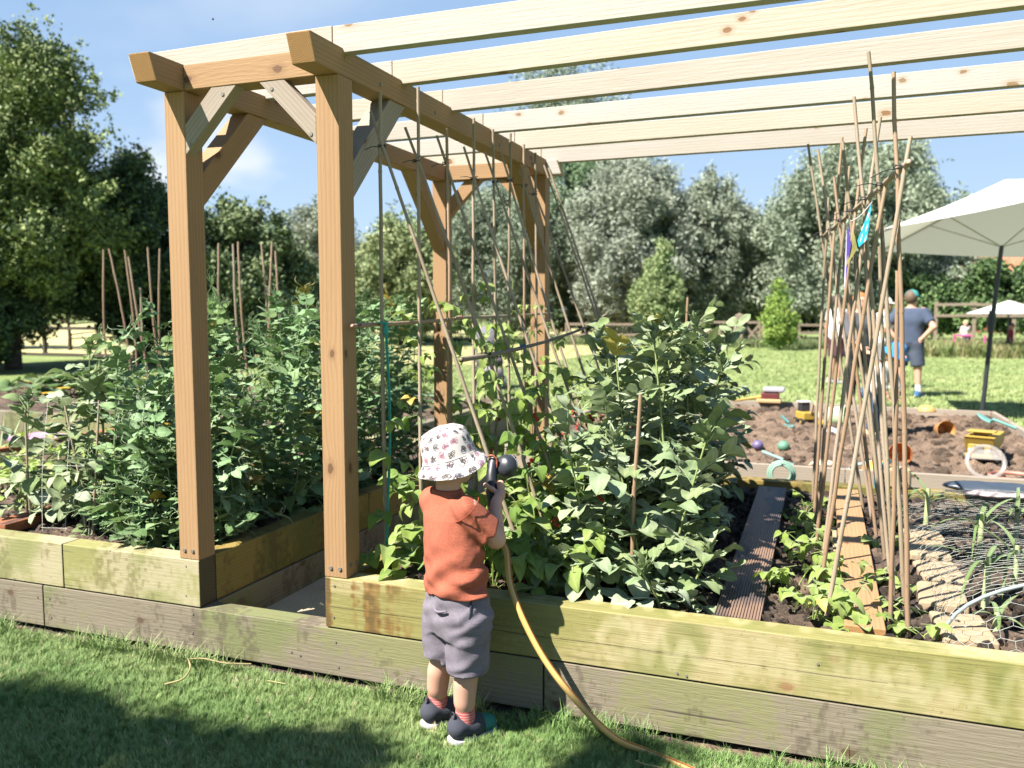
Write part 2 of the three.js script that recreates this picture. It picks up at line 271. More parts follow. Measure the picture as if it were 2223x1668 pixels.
for (const [x, y] of [[-1.70, 0.385], [-1.705, 0.262], [0.02, 0.335], [-0.38, 0.235], [-0.41, 0.24]]) screw(bedR, x, y, Z0 + 0.003);
// soil sheets, uneven
function soilSheet(name, x0, x1, z0, z1, y, amp, m, label, fine = 0.018) {
  const nx = Math.ceil((x1 - x0) / fine / 1), nz = Math.ceil((z1 - z0) / fine), g = new THREE.PlaneGeometry(x1 - x0, z1 - z0, nx, nz); g.rotateX(-Math.PI / 2); g.translate((x0 + x1) / 2, y, (z0 + z1) / 2);
  const p = g.attributes.position, uv = g.attributes.uv;
  for (let i = 0; i < p.count; i++) { const x = p.getX(i), z = p.getZ(i); p.setY(i, y + amp * (1.5 * (fbm(x * 4, z * 4, 3) - 0.5) + 1.2 * (fbm(x * 16 + 5, z * 16, 3) - 0.5) + 0.5 * Math.pow(n2(x * 34, z * 34), 3))); uv.setXY(i, x / 1.3, z / 1.3); }
  g.computeVertexNormals(); return struct(name, g, m, label);
}
soilSheet('bed_soil', -5.6, XL - SW, -5.86, Z0 - SW, 0.372, 0.04, M.soil, 'crumbly soil in the bed of peas', 0.03);
soilSheet('bed_soil', XR + SW, 2.5, -5.14, Z0 - SW, 0.362, 0.045, M.soil, 'dark crumbly soil in the bean bed', 0.02);
{ // loose clods
  const g = new THREE.IcosahedronGeometry(0.012, 1), p = g.attributes.position; for (let i = 0; i < p.count; i++) { const k = 0.7 + 0.6 * n3(p.getX(i) * 130 + 5, p.getY(i) * 130, p.getZ(i) * 130); p.setXYZ(i, p.getX(i) * k, p.getY(i) * k * 0.8, p.getZ(i) * k); } g.computeVertexNormals();
  const n = 5200, im = new THREE.InstancedMesh(g, M.soil, n), d = new THREE.Object3D(), r = rngOf(77);
  for (let i = 0; i < n; i++) { const left = i % 5 === 0, x = left ? rr(-4.4, XL - SW - 0.02, r) : rr(XR + SW + 0.02, 1.2, r), z = rr(-5.1, Z0 - SW - 0.02, r), s = 0.3 + Math.pow(r(), 3) * 1.9; d.position.set(x, 0.368 + (left ? 0.01 : 0) + 0.004 * s, z); d.rotation.set(r() * 6, r() * 6, r() * 6); d.scale.setScalar(s); d.updateMatrix(); im.setMatrixAt(i, d.matrix); const q = rr(0.6, 1.35, r); im.setColorAt(i, new THREE.Color(q, q, q)); }
  im.name = 'soil_clods'; tag(im, 'loose crumbs of soil lying in the raised beds', 'soil', null, 'stuff'); scene.add(im);
}
soilSheet('soil_strip', -6.2, 2.6, Z0 - 0.09, Z0 + 0.045, 0.006, 0.012, M.soil, 'strip of bare soil under the edge of the sleepers', 0.03);
// walkway floor
{ const g = new THREE.BoxGeometry(XR - XL - 0.002, 0.06, 5.2); const uv = g.attributes.uv, p = g.attributes.position; for (let i = 0; i < uv.count; i++) uv.setXY(i, p.getX(i), p.getZ(i) + p.getY(i)); g.translate((XL + XR) / 2, 0.05, -2.79 - 2.6); struct('walkway', g, M.path, 'sandy path between the raised beds'); }

// ================= pergola =================
const perg = thing('pergola', 'pale new timber pergola with four posts and long roof rafters', 'pergola', [0, 0, 0]);
{
  const PW = 0.097, gold = [M.gold, M.goldEnd], pale = [M.pale, M.paleEnd], yT = 2.264;
  const xc = [XL - PW / 2, -1.6945], zc = [Z0 - PW / 2, -5.148];
  for (const x of xc) for (const z of zc) timber('post', gold, V(x, 0.4155, z), V(x, yT, z), PW, PW, perg, { bevel: 0.004 });
  for (const z of [-2.74, zc[1]]) timber('post', gold, V(2.2, 0.4155, z), V(2.2, yT, z), PW, PW, perg);
  timber('beam', gold, V(2.2, yT + 0.0495, -2.5), V(2.2, yT + 0.0495, -5.2), PW, 0.098, perg);
  for (const x of xc) timber('beam', gold, V(x, yT + 0.0495, -2.532), V(x, yT + 0.0495, -5.2), PW, 0.098, perg, { cut: [0.36 * -1, 0] });
  for (const z of zc) timber('cross_beam', [M.gold, M.goldEnd], V(xc[0] + PW / 2 + 0.001, yT + 0.048, z + 0.001), V(xc[1] - PW / 2 - 0.001, yT + 0.048, z + 0.001), 0.096, 0.095, perg);
  timber('cross_beam', pale, V(xc[1] + PW / 2 + 0.001, yT + 0.048, zc[1]), V(xc[1] + PW / 2 + 0.085, yT + 0.048, zc[1]), 0.09, 0.09, perg, { cut: [0, -0.35] });
  for (let k = 0; k < 6; k++) {
    const z = [-2.748, -3.202, -3.695, -4.195, -4.679, -5.169][k], sl = [0.01, 0.067, 0.073, 0.043, 0.038, 0.021][k], y = 2.397;
    timber('rafter', [[M.paleC, M.pale, M.paleB][k % 3], M.paleEnd], V(-2.652 + rr(-0.01, 0.01), y, z - 0.035), V(-1.69, y, z), 0.046, 0.096, perg, { cut: [-0.33, 0], bevel: 0.003 });
    timber('rafter', [[M.pale, M.paleB, M.paleC][k % 3], M.paleEnd], V(-1.6875, y - 0.003, z), V(2.35, y - 0.003, z + sl * 4.04), 0.046, 0.098, perg, { bevel: 0.003 });
  }
  // knee braces: a polygon between the legs o (outer) and i (inner), extruded by t
  function brace(corner, ax, o, i, t, m) {
    const s = new THREE.Shape([[0, -o], [0, -i], [i, 0], [o, 0]].map((q) => new THREE.Vector2(...q)));
    const g = new THREE.ExtrudeGeometry(s, { depth: t, bevelEnabled: true, bevelSize: 0.002, bevelThickness: 0.002, bevelSegments: 1 }); g.translate(0, 0, -t / 2);
    const p = g.attributes.position, uv = g.attributes.uv, n = g.attributes.normal, ou = rnd() * 2.4, ov = rnd() * 0.5;
    for (let k = 0; k < p.count; k++) { const x = p.getX(k), y = p.getY(k); uv.setXY(k, ((x + y) * 0.707 + ou) / 2.4, ((Math.abs(n.getZ(k)) > 0.5 ? (x - y) * 0.707 : p.getZ(k)) + ov) / 0.5); }
    const b = part('brace', g, m, perg); b.position.set(...corner); b.rotation.y = ax;
  }
  const y = yT - 0.0015;
  brace([xc[0] + PW / 2 + 0.001, y, zc[0] + 0.02], 0, 0.238, 0.128, 0.05, M.greyTimber);
  brace([xc[1] - PW / 2 - 0.001, y, zc[0] + 0.02], Math.PI, 0.238, 0.135, 0.05, M.greyTimber);
  for (const x of [0, 1]) {
    brace([xc[x], y, zc[0] - PW / 2 - 0.001], Math.PI / 2, 0.43, 0.30, 0.078, x ? M.greyTimber : M.gold);
    brace([xc[x], y, zc[1] + PW / 2 + 0.001], -Math.PI / 2, 0.45, 0.31, 0.078, M.gold);
  }
  brace([xc[0] + PW / 2 + 0.001, y, zc[1]], 0, 0.24, 0.13, 0.05, M.gold);
  brace([xc[1] - PW / 2 - 0.001, y, zc[1]], Math.PI, 0.24, 0.13, 0.05, M.gold);
  for (const z of [-2.74, zc[1]]) brace([2.2 - PW / 2 - 0.001, y, z], Math.PI, 0.24, 0.13, 0.05, M.gold);
  { const bolt = new THREE.CylinderGeometry(0.0075, 0.0085, 0.006, 6).rotateX(Math.PI / 2), put = (x, yy, z, ry = 0) => { const q = part('bolt', bolt, M.screw, perg); q.position.set(x, yy, z); q.rotation.y = ry; }; for (const [x, yy] of [[-2.31, 2.06], [-2.15, 2.235], [-1.765, 2.06], [-1.93, 2.235]]) put(x, yy, zc[0] + 0.047); for (const x of [-2.36, -2.40, -1.675, -1.715]) put(x, 0.452, Z0 + 0.002); for (const z of [-2.72, -2.76]) put(xc[1] + PW / 2 + 0.002, 0.46, z, Math.PI / 2); for (const z of [-3.0, -3.5, -4.3]) put(xc[1] + PW / 2 + 0.002, 2.3, z, Math.PI / 2); }
  for (const [x, yy, z] of [[-1.66, 2.33, -2.735], [-2.345, 2.33, -2.735]]) { const q = part('bolt', screwG, M.screw, perg); q.position.set(x + 0.015, yy, z); q.rotation.y = Math.PI / 2; }
}

// ================= canes =================
function caneGeo(a, b, r0 = 0.0075, r1 = 0.006, bend = 0.012) {
  const L = a.distanceTo(b), pts = [], rad = [], d = b.clone().sub(a), side = new THREE.Vector3(rr(-1, 1), rr(-0.3, 0.3), rr(-1, 1)).cross(d).normalize(); let t = 0, node = rr(0.05, 0.18);
  const at = (s) => a.clone().addScaledVector(d, s / L).addScaledVector(side, bend * Math.sin(s / L * 3.1) + 0.0018 * Math.sin(s * 17 + r0 * 9000));
  const add = (s, k) => { pts.push(at(s)); rad.push(lerp(r0, r1, s / L) * k); };
  add(0, 1);
  while (node < L - 0.03) { add(node - 0.008, 1); add(node - 0.001, 1.22); add(node + 0.003, 1.05); add(node + 0.01, 0.98); node += rr(0.13, 0.24); }
  add(L, 1); return tubeGeo(pts, rad, 7);
}
function cane(parent, a, b, k, r0, r1, bend) { return part('cane', caneGeo(a, b, r0, r1, bend), M.cane[k ?? (rnd() * 3) | 0], parent); }
function tieGeo(c, r, tails) { // a few turns of wire and its loose ends
  const pts = []; for (let i = 0; i <= 26; i++) { const a = i / 26 * 6.283 * 2.4; pts.push(V(c.x + r * Math.cos(a) * 1.2, c.y + 0.004 * Math.sin(i) + i * 0.0003, c.z + r * Math.sin(a))); }
  const gs = [tubeGeo(pts, 0.0018, 5)];
  for (const [x, y, z] of tails) gs.push(tubeGeo(smoothPts([c, V(c.x + x * 0.5, c.y + y * 0.5 + 0.008, c.z + z * 0.5), V(c.x + x, c.y + y, c.z + z)], 8), 0.0017, 5));
  return merge(gs);
}
// bean frame under the pergola beam
const frame = thing('bean_cane_frame', 'tall frame of bamboo canes lashed under the pergola beam for runner beans', 'cane frame');
const FR = { v: [], d: [] };
{
  const zs = [-2.90, -3.19, -3.48, -3.80, -4.08, -4.30, -4.53, -4.71], tops = [2.24, 2.33, 2.22, 2.335, 2.34, 2.36, 2.34, 2.33];
  zs.forEach((z, i) => {
    const xb = -1.59, a = V(xb + rr(-0.01, 0.01), 0.34, z), b = V(xb + rr(-0.015, 0.015), tops[i], z + rr(-0.02, 0.02)); cane(frame, a, b, [1, 2, 0, 2, 1, 1, 0, 1][i], 0.009, 0.0068); FR.v.push([a, b]);
    const c = V(-0.96 + rr(-0.04, 0.04), 0.34, z + rr(-0.03, 0.03)), yc = 2.04 + rr(-0.02, 0.1), q = V(xb + 0.012, yc, z + 0.014), dir = q.clone().sub(c), e = c.clone().addScaledVector(dir, 1 + rr(0.05, 0.10)); e.y = Math.min(e.y, 2.255);
    cane(frame, c, e, [1, 1, 1, 2, 1, 2, 1, 1][i], 0.0088, 0.006); FR.d.push([c, e]);
    part('tie', tieGeo(V(xb + 0.006, yc, z + 0.008), 0.013, [[-0.05 - rnd() * 0.03, rr(-0.01, 0.02), 0.01], [0.03, rr(0, 0.02), 0.02]]), M.tie, frame);
  });
  for (const [dz, dx] of [[0.05, 0.03], [0.14, 0.05]]) { const c = V(-0.93 + dx, 0.34, -4.86 - dz), e = V(-1.575, 2.28, -4.80 - dz); cane(frame, c, e, 2, 0.008, 0.006); FR.d.push([c, e]); }
  cane(frame, V(-1.612, 1.365, -2.70), V(-1.612, 1.385, -3.72), 0, 0.0085, 0.008, 0.004); cane(frame, V(-1.6, 1.388, -3.6), V(-1.6, 1.405, -5.09), 1, 0.008, 0.0065, 0.006);
  const br = smoothPts([V(-1.28, 1.235, -2.93), V(-1.27, 1.24, -3.25), V(-1.26, 1.255, -3.6), V(-1.22, 1.285, -3.95), V(-1.14, 1.34, -4.25), V(-1.08, 1.40, -4.4)], 30);
  part('branch', tubeGeo(br, br.map((p, i) => lerp(0.010, 0.005, i / 30) * (1 + 0.18 * n2(i * 1.3, 3))), 7), M.rail, frame);
  for (const [x, y, z, m] of [[-1.612, 1.366, -2.74, M.tie], [-1.27, 1.242, -3.18, M.tie], [-1.25, 1.262, -3.55, flat('#2f6f9e')], [-1.6, 1.388, -3.66, flat('#b85a66')]]) part('tie', tieGeo(V(x, y, z), 0.0115, [[0.015, -0.03, 0.01]]), m, frame);
  const tw = []; for (let i = 0; i <= 40; i++) { const t = i / 40; tw.push(V(-1.573 + 0.007 * Math.sin(t * 5), 1.375 - t * 0.98, -2.885 + 0.006 * Math.cos(t * 7))); }
  part('twine', merge([tubeGeo(tw, 0.0035, 5), tubeGeo(tw.map((p) => p.clone().add(V(0.007, 0, 0.004))), 0.003, 5), new THREE.TorusGeometry(0.015, 0.005, 6, 14).rotateX(1.4).translate(-1.585, 1.372, -2.89), new THREE.SphereGeometry(0.012, 8, 6).scale(1, 1.9, 1).translate(-1.572, 1.345, -2.882)]), M.twine, frame);
}
// second frame: an A-frame row of canes with a ridge cane
const aframe = thing('cane_row', 'leaning row of crossed bamboo canes tied along a ridge, beside the ribbed plank', 'cane frame');
{
  const N = 7, rid = (t) => V(lerp(0.215, 0.0, t), lerp(1.862, 1.80, t), lerp(-2.93, -4.7, t));
  const tR = [2.16, 2.31, 2.23, 2.12, 2.02, 2.20, 2.28], tL = [1.955, 1.87, 2.14, 2.16, 2.06, 2.24, 2.0];
  for (let i = 0; i < N; i++) {
    const t = i / (N - 1), r = rid(t), z = r.z;
    // canes standing on the left foot line lean right at the top, and the other way round
    const aL = V(0.035 - 0.05 * t + rr(-0.012, 0.012), 0.33, z - 0.03), aR = V(0.31 - 0.06 * t + rr(-0.015, 0.015), 0.33, z - 0.02);
    const up = (a, q, top) => { const d = q.clone().sub(a); return a.clone().addScaledVector(d, (top - a.y) / d.y); };
    const qL = r.clone().add(V(0.012, -0.004, 0.012)), qR = r.clone().add(V(-0.012, 0.004, -0.014));
    cane(aframe, aL, up(aL, qL, tL[i]), [2, 0, 2, 0, 1, 0, 1][i], 0.0082, 0.0064, 0.006);
    cane(aframe, aR, up(aR, qR, tR[i]), [0, 1, 2, 1, 0, 2, 1][i], 0.0085, 0.0064, 0.006);
    if (i < 5) { const e = V(aR.x - 0.05 + 0.02 * i, 0.33, z - 0.10), q = r.clone().add(V(0.01, -0.3 + 0.05 * i, -0.1)); cane(aframe, e, up(e, q, 1.55 + 0.1 * (i % 3)), i % 3, 0.0078, 0.0064, 0.008); }
    part('tie', tieGeo(r, 0.016, [[-0.085, rr(-0.03, 0.0), 0.02], [0.03, rr(-0.02, 0.02), 0.03]]), M.tie, aframe);
  }
  cane(aframe, rid(-0.035).add(V(0.012, 0.006, 0)), rid(1.04).add(V(0, 0.01, 0)), 2, 0.0105, 0.0085, 0.002);
}

// ================= leaves =================
function leafTex(a, b, vein, spots) { return tex(128, 128, (u, v) => {
  const s = Math.abs(u - 0.5) * 2, n = fbm(u * 7, v * 7, 4); let c = mix3(a, b, clamp((n - 0.3) * 1.8));
  const q = (v * 9 - s * 2.6) % 1, w = Math.abs((q + 1) % 1 - 0.5); c = mix3(c, vein, (1 - sstep(0.02, 0.12, w)) * 0.35);
  c = mix3(c, vein, (1 - sstep(0.015, 0.06, s)) * 0.8);
  if (spots) c = mix3(c, spots, clamp((n2(u * 34, v * 34) - 0.82) * 2.5)); return c; }); }
// a leaf blade from the origin along +z, y up
function blade({ L, W, n = 5, m = 1, shape, fold = 0.25, droop = 0.6, wave = 0, tip = 0 }) {
  const P = [], U = [], I = [], cols = 2 * m + 1;
  for (let i = 0; i <= n; i++) { const t = i / n, a = droop * t * 0.7, hw = W / 2 * shape(t);
    for (let j = 0; j < cols; j++) { const s = (j - m) / m, x = s * hw; P.push(x, -L * t * Math.sin(a) + Math.abs(x) * fold + wave * W * Math.sin(t * 9 + s * 2.5) * Math.abs(s), L * t * Math.cos(a)); U.push(0.5 + s * 0.5, t); } }
  for (let i = 0; i < n; i++) for (let j = 0; j < cols - 1; j++) { const a = i * cols + j; I.push(a, a + cols, a + 1, a + 1, a + cols, a + cols + 1); }
  const g = new THREE.BufferGeometry(); g.setAttribute('position', new THREE.Float32BufferAttribute(P, 3)); g.setAttribute('uv', new THREE.Float32BufferAttribute(U, 2)); g.setIndex(I); g.computeVertexNormals(); return g;
}
const bluntS = (t) => Math.pow(Math.sin(Math.PI * Math.pow(clamp(t), 0.9)), 0.52), ovalS = (t) => Math.pow(Math.sin(Math.PI * Math.pow(clamp(t), 0.85)), 0.72), roundS = (t) => Math.pow(Math.sin(Math.PI * Math.pow(clamp(t), 0.75)), 0.55), ovateS = (t) => (t < 0.02 ? 0.25 : Math.pow(Math.sin(Math.PI * Math.pow(clamp(t * 0.97 + 0.03), 0.55)), 0.85)), lanceS = (t) => Math.pow(Math.sin(Math.PI * Math.pow(clamp(t), 0.7)), 1.0), strapS = (t) => Math.min(1, t * 6 + 0.6) * Math.pow(1 - t, 0.55);
function placed(g, [x, y, z], yaw, pitch, roll = 0, s = 1) { const q = g.clone(); q.applyMatrix4(new THREE.Matrix4().compose(V(x, y, z), new THREE.Quaternion().setFromEuler(new THREE.Euler(pitch, yaw, roll, 'YXZ')), V(s, s, s))); return q; }
const petiole = (pts, r = 0.0016, sides = 4) => { const g = tubeGeo(pts, r, sides, false), uv = g.attributes.uv; for (let i = 0; i < uv.count; i++) uv.setXY(i, 0.5, 0.3); return g; };
function leafVariants(n, fn) { return Array.from({ length: n }, (_, i) => fn(rngOf(500 + i * 31), i)); }
// orient a mesh so that its +z follows f, its y as near up as can be, with a roll
const _m = new THREE.Matrix4();
function aim(o, f, roll = 0) { const z = f.clone().normalize(), x = new THREE.Vector3().crossVectors(V(0, 1, 0), z); if (x.lengthSq() < 1e-4) x.set(1, 0, 0); x.normalize(); const y = new THREE.Vector3().crossVectors(z, x); o.quaternion.setFromRotationMatrix(_m.makeBasis(x, y, z)); if (roll) o.rotateZ(roll); return o; }
const tints = (tx, cols, more) => cols.map((c) => leafMat({ map: tx, color: c, ...more }));
const waxy = (tx, cols, rough) => cols.map((c) => std({ map: tx, color: c, roughness: rough, side: THREE.DoubleSide }));

const sick = waxy(leafTex([186, 178, 92], [170, 150, 70], [206, 196, 130], [120, 92, 50]), ['#ffffff', '#e6d2a0'], 0.6), leafOf = (mats, r, n = mats.length) => (r() < 0.014 ? sick[(r() * 2) | 0] : mats[(r() * n) | 0]);
// ----- broad beans -----
const faba = waxy(leafTex([158, 172, 142], [134, 152, 118], [194, 202, 174]), ['#ffffff', '#e4ecda', '#ccdabc', '#f4f6e6'], 0.8).concat(tints(leafTex([158, 174, 132], [136, 156, 108], [194, 202, 168]), ['#f4f8e0', '#e2eccc', '#ffffff'], { transmission: 0.34 }));
const fabaStem = flat('#8fa05e', 0.7);
const fabaLeaf = leafVariants(7, (r) => { const gs = [], np = r() < 0.45 ? 3 : 2, L = rr(0.05, 0.07, r); for (let k = 0; k < np; k++) for (const s of [-1, 1]) gs.push(placed(blade({ L: rr(0.055, 0.078, r), W: rr(0.034, 0.05, r), n: 6, m: 2, shape: bluntS, fold: rr(-0.1, 0.5, r), droop: rr(-0.4, 1.2, r), wave: 0.07 }), [0, 0, 0.02 + k * L * 0.7], s * rr(0.5, 1.15, r), rr(-0.3, 0.25, r), s * rr(-0.3, 0.5, r))); gs.push(petiole([V(0, 0, 0), V(0, 0.004, L * 0.6), V(0, 0, L * np * 0.55 + 0.02)], 0.0018)); return merge(gs); });
const fabaTop = leafVariants(3, (r) => { const gs = []; for (let k = 0; k < 9; k++) gs.push(placed(blade({ L: rr(0.03, 0.06, r), W: rr(0.014, 0.026, r), n: 4, m: 1, shape: ovalS, fold: rr(0.3, 0.7, r), droop: rr(-0.5, 0.4, r) }), [rr(-0.008, 0.008, r), rr(-0.02, 0.02, r), 0], k * 2.4 + r(), -rr(0.5, 1.35, r))); return merge(gs); });
function stalkPts(x, z, y0, H, lean, r) { const a = r() * 6.283; return smoothPts([V(x, y0, z), V(x + lean * 0.25 * Math.cos(a), y0 + H * 0.4, z + lean * 0.25 * Math.sin(a)), V(x + lean * Math.cos(a), y0 + H, z + lean * Math.sin(a))], 10); }
function broadBean(x, z, y0, H, n, label, group, lean = 0.08, r = rnd) {
  const t = thing('broad_bean_plant', label, 'bean plant', [x, y0, z], group), pts = stalkPts(0, 0, 0, H, lean, r), c = new THREE.CatmullRomCurve3(pts);
  part('stem', tubeGeo([V(0, -0.04, 0), ...pts], [0.0065, ...pts.map((_, i) => lerp(0.0065, 0.0035, i / 10))], 4), fabaStem, t);
  let a = r() * 6;
  for (let k = 0; k < n; k++) { const u = Math.pow((k + 0.6) / n, 0.85), p = c.getPoint(u); a += 2.5 + rr(-0.5, 0.5, r); const el = lerp(-0.25, 0.7, u) + rr(-0.35, 0.35, r), o = part('leaf', fabaLeaf[(r() * 7) | 0], leafOf(faba, r), t); o.position.copy(p); aim(o, V(Math.cos(a) * Math.cos(el), Math.sin(el), Math.sin(a) * Math.cos(el)), rr(-0.4, 0.4, r)); o.scale.setScalar(lerp(1.1, 1.35, Math.sin(u * 3)) * rr(0.75, 1.25, r)); }
  for (let k = 0; k < 2; k++) { const o = part('leaf', fabaTop[(r() * 3) | 0], leafOf(faba, r), t); o.position.copy(pts[10]); o.position.y += k * 0.02; o.rotation.y = r() * 6; o.scale.setScalar(rr(0.9, 1.3, r)); }
  return t;
}
// ----- peas -----
const peaTex = leafTex([136, 164, 120], [110, 144, 94], [184, 202, 166], [172, 190, 158]), pea = [...waxy(peaTex, ['#ffffff', '#d8e8d2', '#eef4de'], 0.78), leafMat({ map: peaTex, color: '#dcecc8', transmission: 0.38 }), leafMat({ map: peaTex, color: '#eef6c8', transmission: 0.45 })];
const peaStem = flat('#86a868', 0.7);
const curl = (r, L) => { const p = [], k = rr(1.2, 3.4, r), s = r() < 0.5 ? -1 : 1; for (let i = 0; i <= 12; i++) { const t = i / 12; p.push(V(s * 0.02 * Math.sin(t * k * 2) * t, 0.012 * (1 - Math.cos(t * k * 2.2)) * t, L * t * (1 - 0.35 * t))); } return petiole(p, 0.0008, 3); };
const peaLeaf = leafVariants(8, (r) => { const gs = []; for (const s of [-1, 1]) gs.push(placed(blade({ L: rr(0.045, 0.062, r), W: rr(0.034, 0.046, r), n: 4, m: 2, shape: roundS, fold: rr(-0.1, 0.3, r), droop: rr(-0.2, 0.7, r), wave: 0.06 }), [0, 0, -0.004], s * rr(0.9, 1.5, r), rr(-0.4, 0.2, r), s * rr(0.1, 0.7, r)));
  const L = rr(0.05, 0.08, r); for (let k = 0; k < 2; k++) for (const s of [-1, 1]) gs.push(placed(blade({ L: rr(0.034, 0.05, r), W: rr(0.024, 0.034, r), n: 4, m: 1, shape: ovalS, fold: rr(0, 0.5, r), droop: rr(-0.2, 0.8, r) }), [0, 0.004, L * (0.5 + 0.45 * k)], s * rr(0.7, 1.2, r), rr(-0.3, 0.2, r), s * rr(-0.2, 0.5, r)));
  gs.push(petiole([V(0, 0, 0), V(0, 0.006, L * 0.6), V(0, 0.004, L * 1.15)], 0.0013)); for (let k = 0; k < 3; k++) gs.push(placed(curl(r, rr(0.05, 0.09, r)), [0, 0.004, L * 1.1], rr(-0.8, 0.8, r), -rr(0, 0.8, r), rr(0, 6, r))); return merge(gs); });
function peaPlant(x, z, y0, H, n, label, lx, lz, r = rnd) {
  const t = thing('pea_plant', label, 'pea plant', [x, y0, z], 'pea plants in the walkway bed'), w = () => rr(-0.07, 0.07, r);
  const pts = smoothPts([V(0, -0.02, 0), V(lx * 0.3 + w(), H * 0.3, lz * 0.3 + w()), V(lx * 0.7 + w(), H * 0.65, lz * 0.7 + w()), V(lx + w(), H, lz + w())], 14), c = new THREE.CatmullRomCurve3(pts);
  part('stem', tubeGeo(pts, pts.map((_, i) => lerp(0.004, 0.002, i / 14)), 4), peaStem, t);
  let a = r() * 6;
  for (let k = 0; k < n; k++) { const u = (k + 0.8) / n, p = c.getPoint(Math.min(u, 1)); a += 3.14 + rr(-0.9, 0.9, r); const el = lerp(-0.1, 0.8, u) + rr(-0.4, 0.5, r), o = part('leaf', peaLeaf[(r() * 8) | 0], leafOf(pea, r), t); o.position.copy(p); aim(o, V(Math.cos(a) * Math.cos(el), Math.sin(el), Math.sin(a) * Math.cos(el)), rr(-0.5, 0.5, r)); o.scale.setScalar(lerp(1.75, 1.15, u) * rr(0.7, 1.25, r)); }
  return t;
}
// ----- runner beans -----
const runner = tints(leafTex([164, 186, 98], [142, 168, 80], [194, 208, 140]), ['#ffffff', '#eef4d0', '#cfe0b8', '#b9d19f'], { transmission: 0.42 });
const runnerStem = flat('#8ea653', 0.7), redFlower = flat('#c2371f', 0.7);
const runnerLeaf = leafVariants(7, (r) => { const gs = [], L = rr(0.035, 0.05, r); const b = (s) => blade({ L: rr(0.075, 0.10, r) * s, W: rr(0.06, 0.078, r) * s, n: 7, m: 2, shape: ovateS, fold: rr(0.0, 0.45, r), droop: rr(0.2, 1.3, r), wave: 0.05 }); gs.push(placed(b(1.05), [0, 0, L], rr(-0.15, 0.15, r), rr(0, 0.4, r))); for (const s of [-1, 1]) gs.push(placed(b(0.92), [0, 0, L * 0.55], s * rr(1.1, 1.6, r), rr(0, 0.5, r), s * rr(0, 0.4, r))); gs.push(petiole([V(0, 0, -0.05), V(0, 0.003, 0), V(0, 0, L + 0.01)], 0.0016)); return merge(gs); });
const smallRunner = runnerLeaf.map((g) => g.clone().scale(0.72, 0.72, 0.72));
const youngLeaf = leafVariants(3, (r) => { const gs = []; for (let k = 0; k < 3; k++) gs.push(placed(blade({ L: 0.035, W: 0.022, n: 4, m: 1, shape: ovateS, fold: 0.4, droop: 0.6 }), [0, 0, 0.006], (k - 1) * 1.2, rr(-0.4, 0.3, r))); return merge(gs); });
const flowerGeo = merge([0, 1, 2, 3].map((k) => new THREE.SphereGeometry(0.008, 7, 5).scale(1, 0.8, 1.2).translate(0.008 * Math.cos(k * 1.7), 0.009 * k, 0.008 * Math.sin(k * 1.7))));
function climber(a, b, reach, n, label, group, r = rnd) { // twines round a cane from a to b
  const d = b.clone().sub(a), L = d.length(), t = thing('runner_bean_plant', label, 'bean plant', [a.x, 0.355, a.z], group), org = V(a.x, 0.355, a.z), x = new THREE.Vector3().crossVectors(d, V(0, 0, 1)).normalize(), z = new THREE.Vector3().crossVectors(d, x).normalize(), u0 = 0.02 / L;
  const pt = (u, ra = 0.012, ph = 0) => a.clone().addScaledVector(d, u).addScaledVector(x, ra * Math.cos(u * L * 26 + ph)).addScaledVector(z, ra * Math.sin(u * L * 26 + ph)).sub(org);
  const pts = []; const k1 = Math.ceil(reach * L * 60); for (let i = 0; i <= k1; i++) pts.push(pt(u0 + reach * i / k1, 0.0115));
  part('vine', tubeGeo(pts, pts.map((_, i) => lerp(0.0028, 0.0015, i / k1)), 5), runnerStem, t);
  for (let k = 0; k < n; k++) { const u = Math.pow(rr(0.0, 1, r), 1.25), p = pt(u0 + reach * u, 0.014), an = r() * 6.283, el = rr(-0.2, 0.6, r), f = V(Math.cos(an) * Math.cos(el), Math.sin(el), Math.sin(an) * Math.cos(el)), s = lerp(1.1, 0.62, u) * rr(0.75, 1.15, r); const o = part('leaf', r() < 0.1 + 0.15 * u ? youngLeaf[(r() * 3) | 0] : runnerLeaf[(r() * 7) | 0], leafOf(runner, r, u > 0.6 ? 2 : 4), t); o.position.copy(p).addScaledVector(f, 0.05 * s); aim(o, f.add(V(0, -0.25, 0)), rr(-0.4, 0.4, r)); o.scale.setScalar(s); }
  const nf = r() < 0.6 ? 1 + ((r() * 2) | 0) : 0; for (let k = 0; k < nf; k++) { const o = part('flower', flowerGeo, redFlower, t); o.position.copy(pt(rr(0.1, 0.7, r) * reach, 0.03, 1)); o.rotation.y = r() * 6; }
  return t;
}
function bush(name, x, z, y0, n, R, H, leaves, mats, stemM, label, group, cat, r = rnd, flowers) {
  const t = thing(name, label, cat, [x, y0, z], group), st = [];
  for (let k = 0; k < n; k++) { const an = r() * 6.283, ra = R * Math.sqrt(r()), p = V(Math.cos(an) * ra, H * (0.2 + 0.8 * r()) * (1 - 0.4 * ra / R), Math.sin(an) * ra), o = part('leaf', leaves[(r() * leaves.length) | 0], leafOf(mats, r), t); o.position.copy(p); aim(o, V(Math.cos(an), rr(-0.3, 0.6, r), Math.sin(an)), rr(-0.4, 0.4, r)); o.scale.setScalar(rr(0.75, 1.2, r)); if (k % 2 === 0) st.push(tubeGeo(smoothPts([V(0, -0.01, 0), V(p.x * 0.3, p.y * 0.6, p.z * 0.3), p], 4), 0.002, 4, false)); }
  part('stem', merge(st), stemM, t);
  for (let k = 0; k < (flowers ?? 0); k++) { const o = part('flower', flowerGeo, redFlower, t); o.position.set(rr(-R, R, r) * 0.7, H * rr(0.7, 1.05, r), rr(-R, R, r) * 0.7); o.scale.setScalar(rr(0.8, 1.3, r)); }
  return t;
}

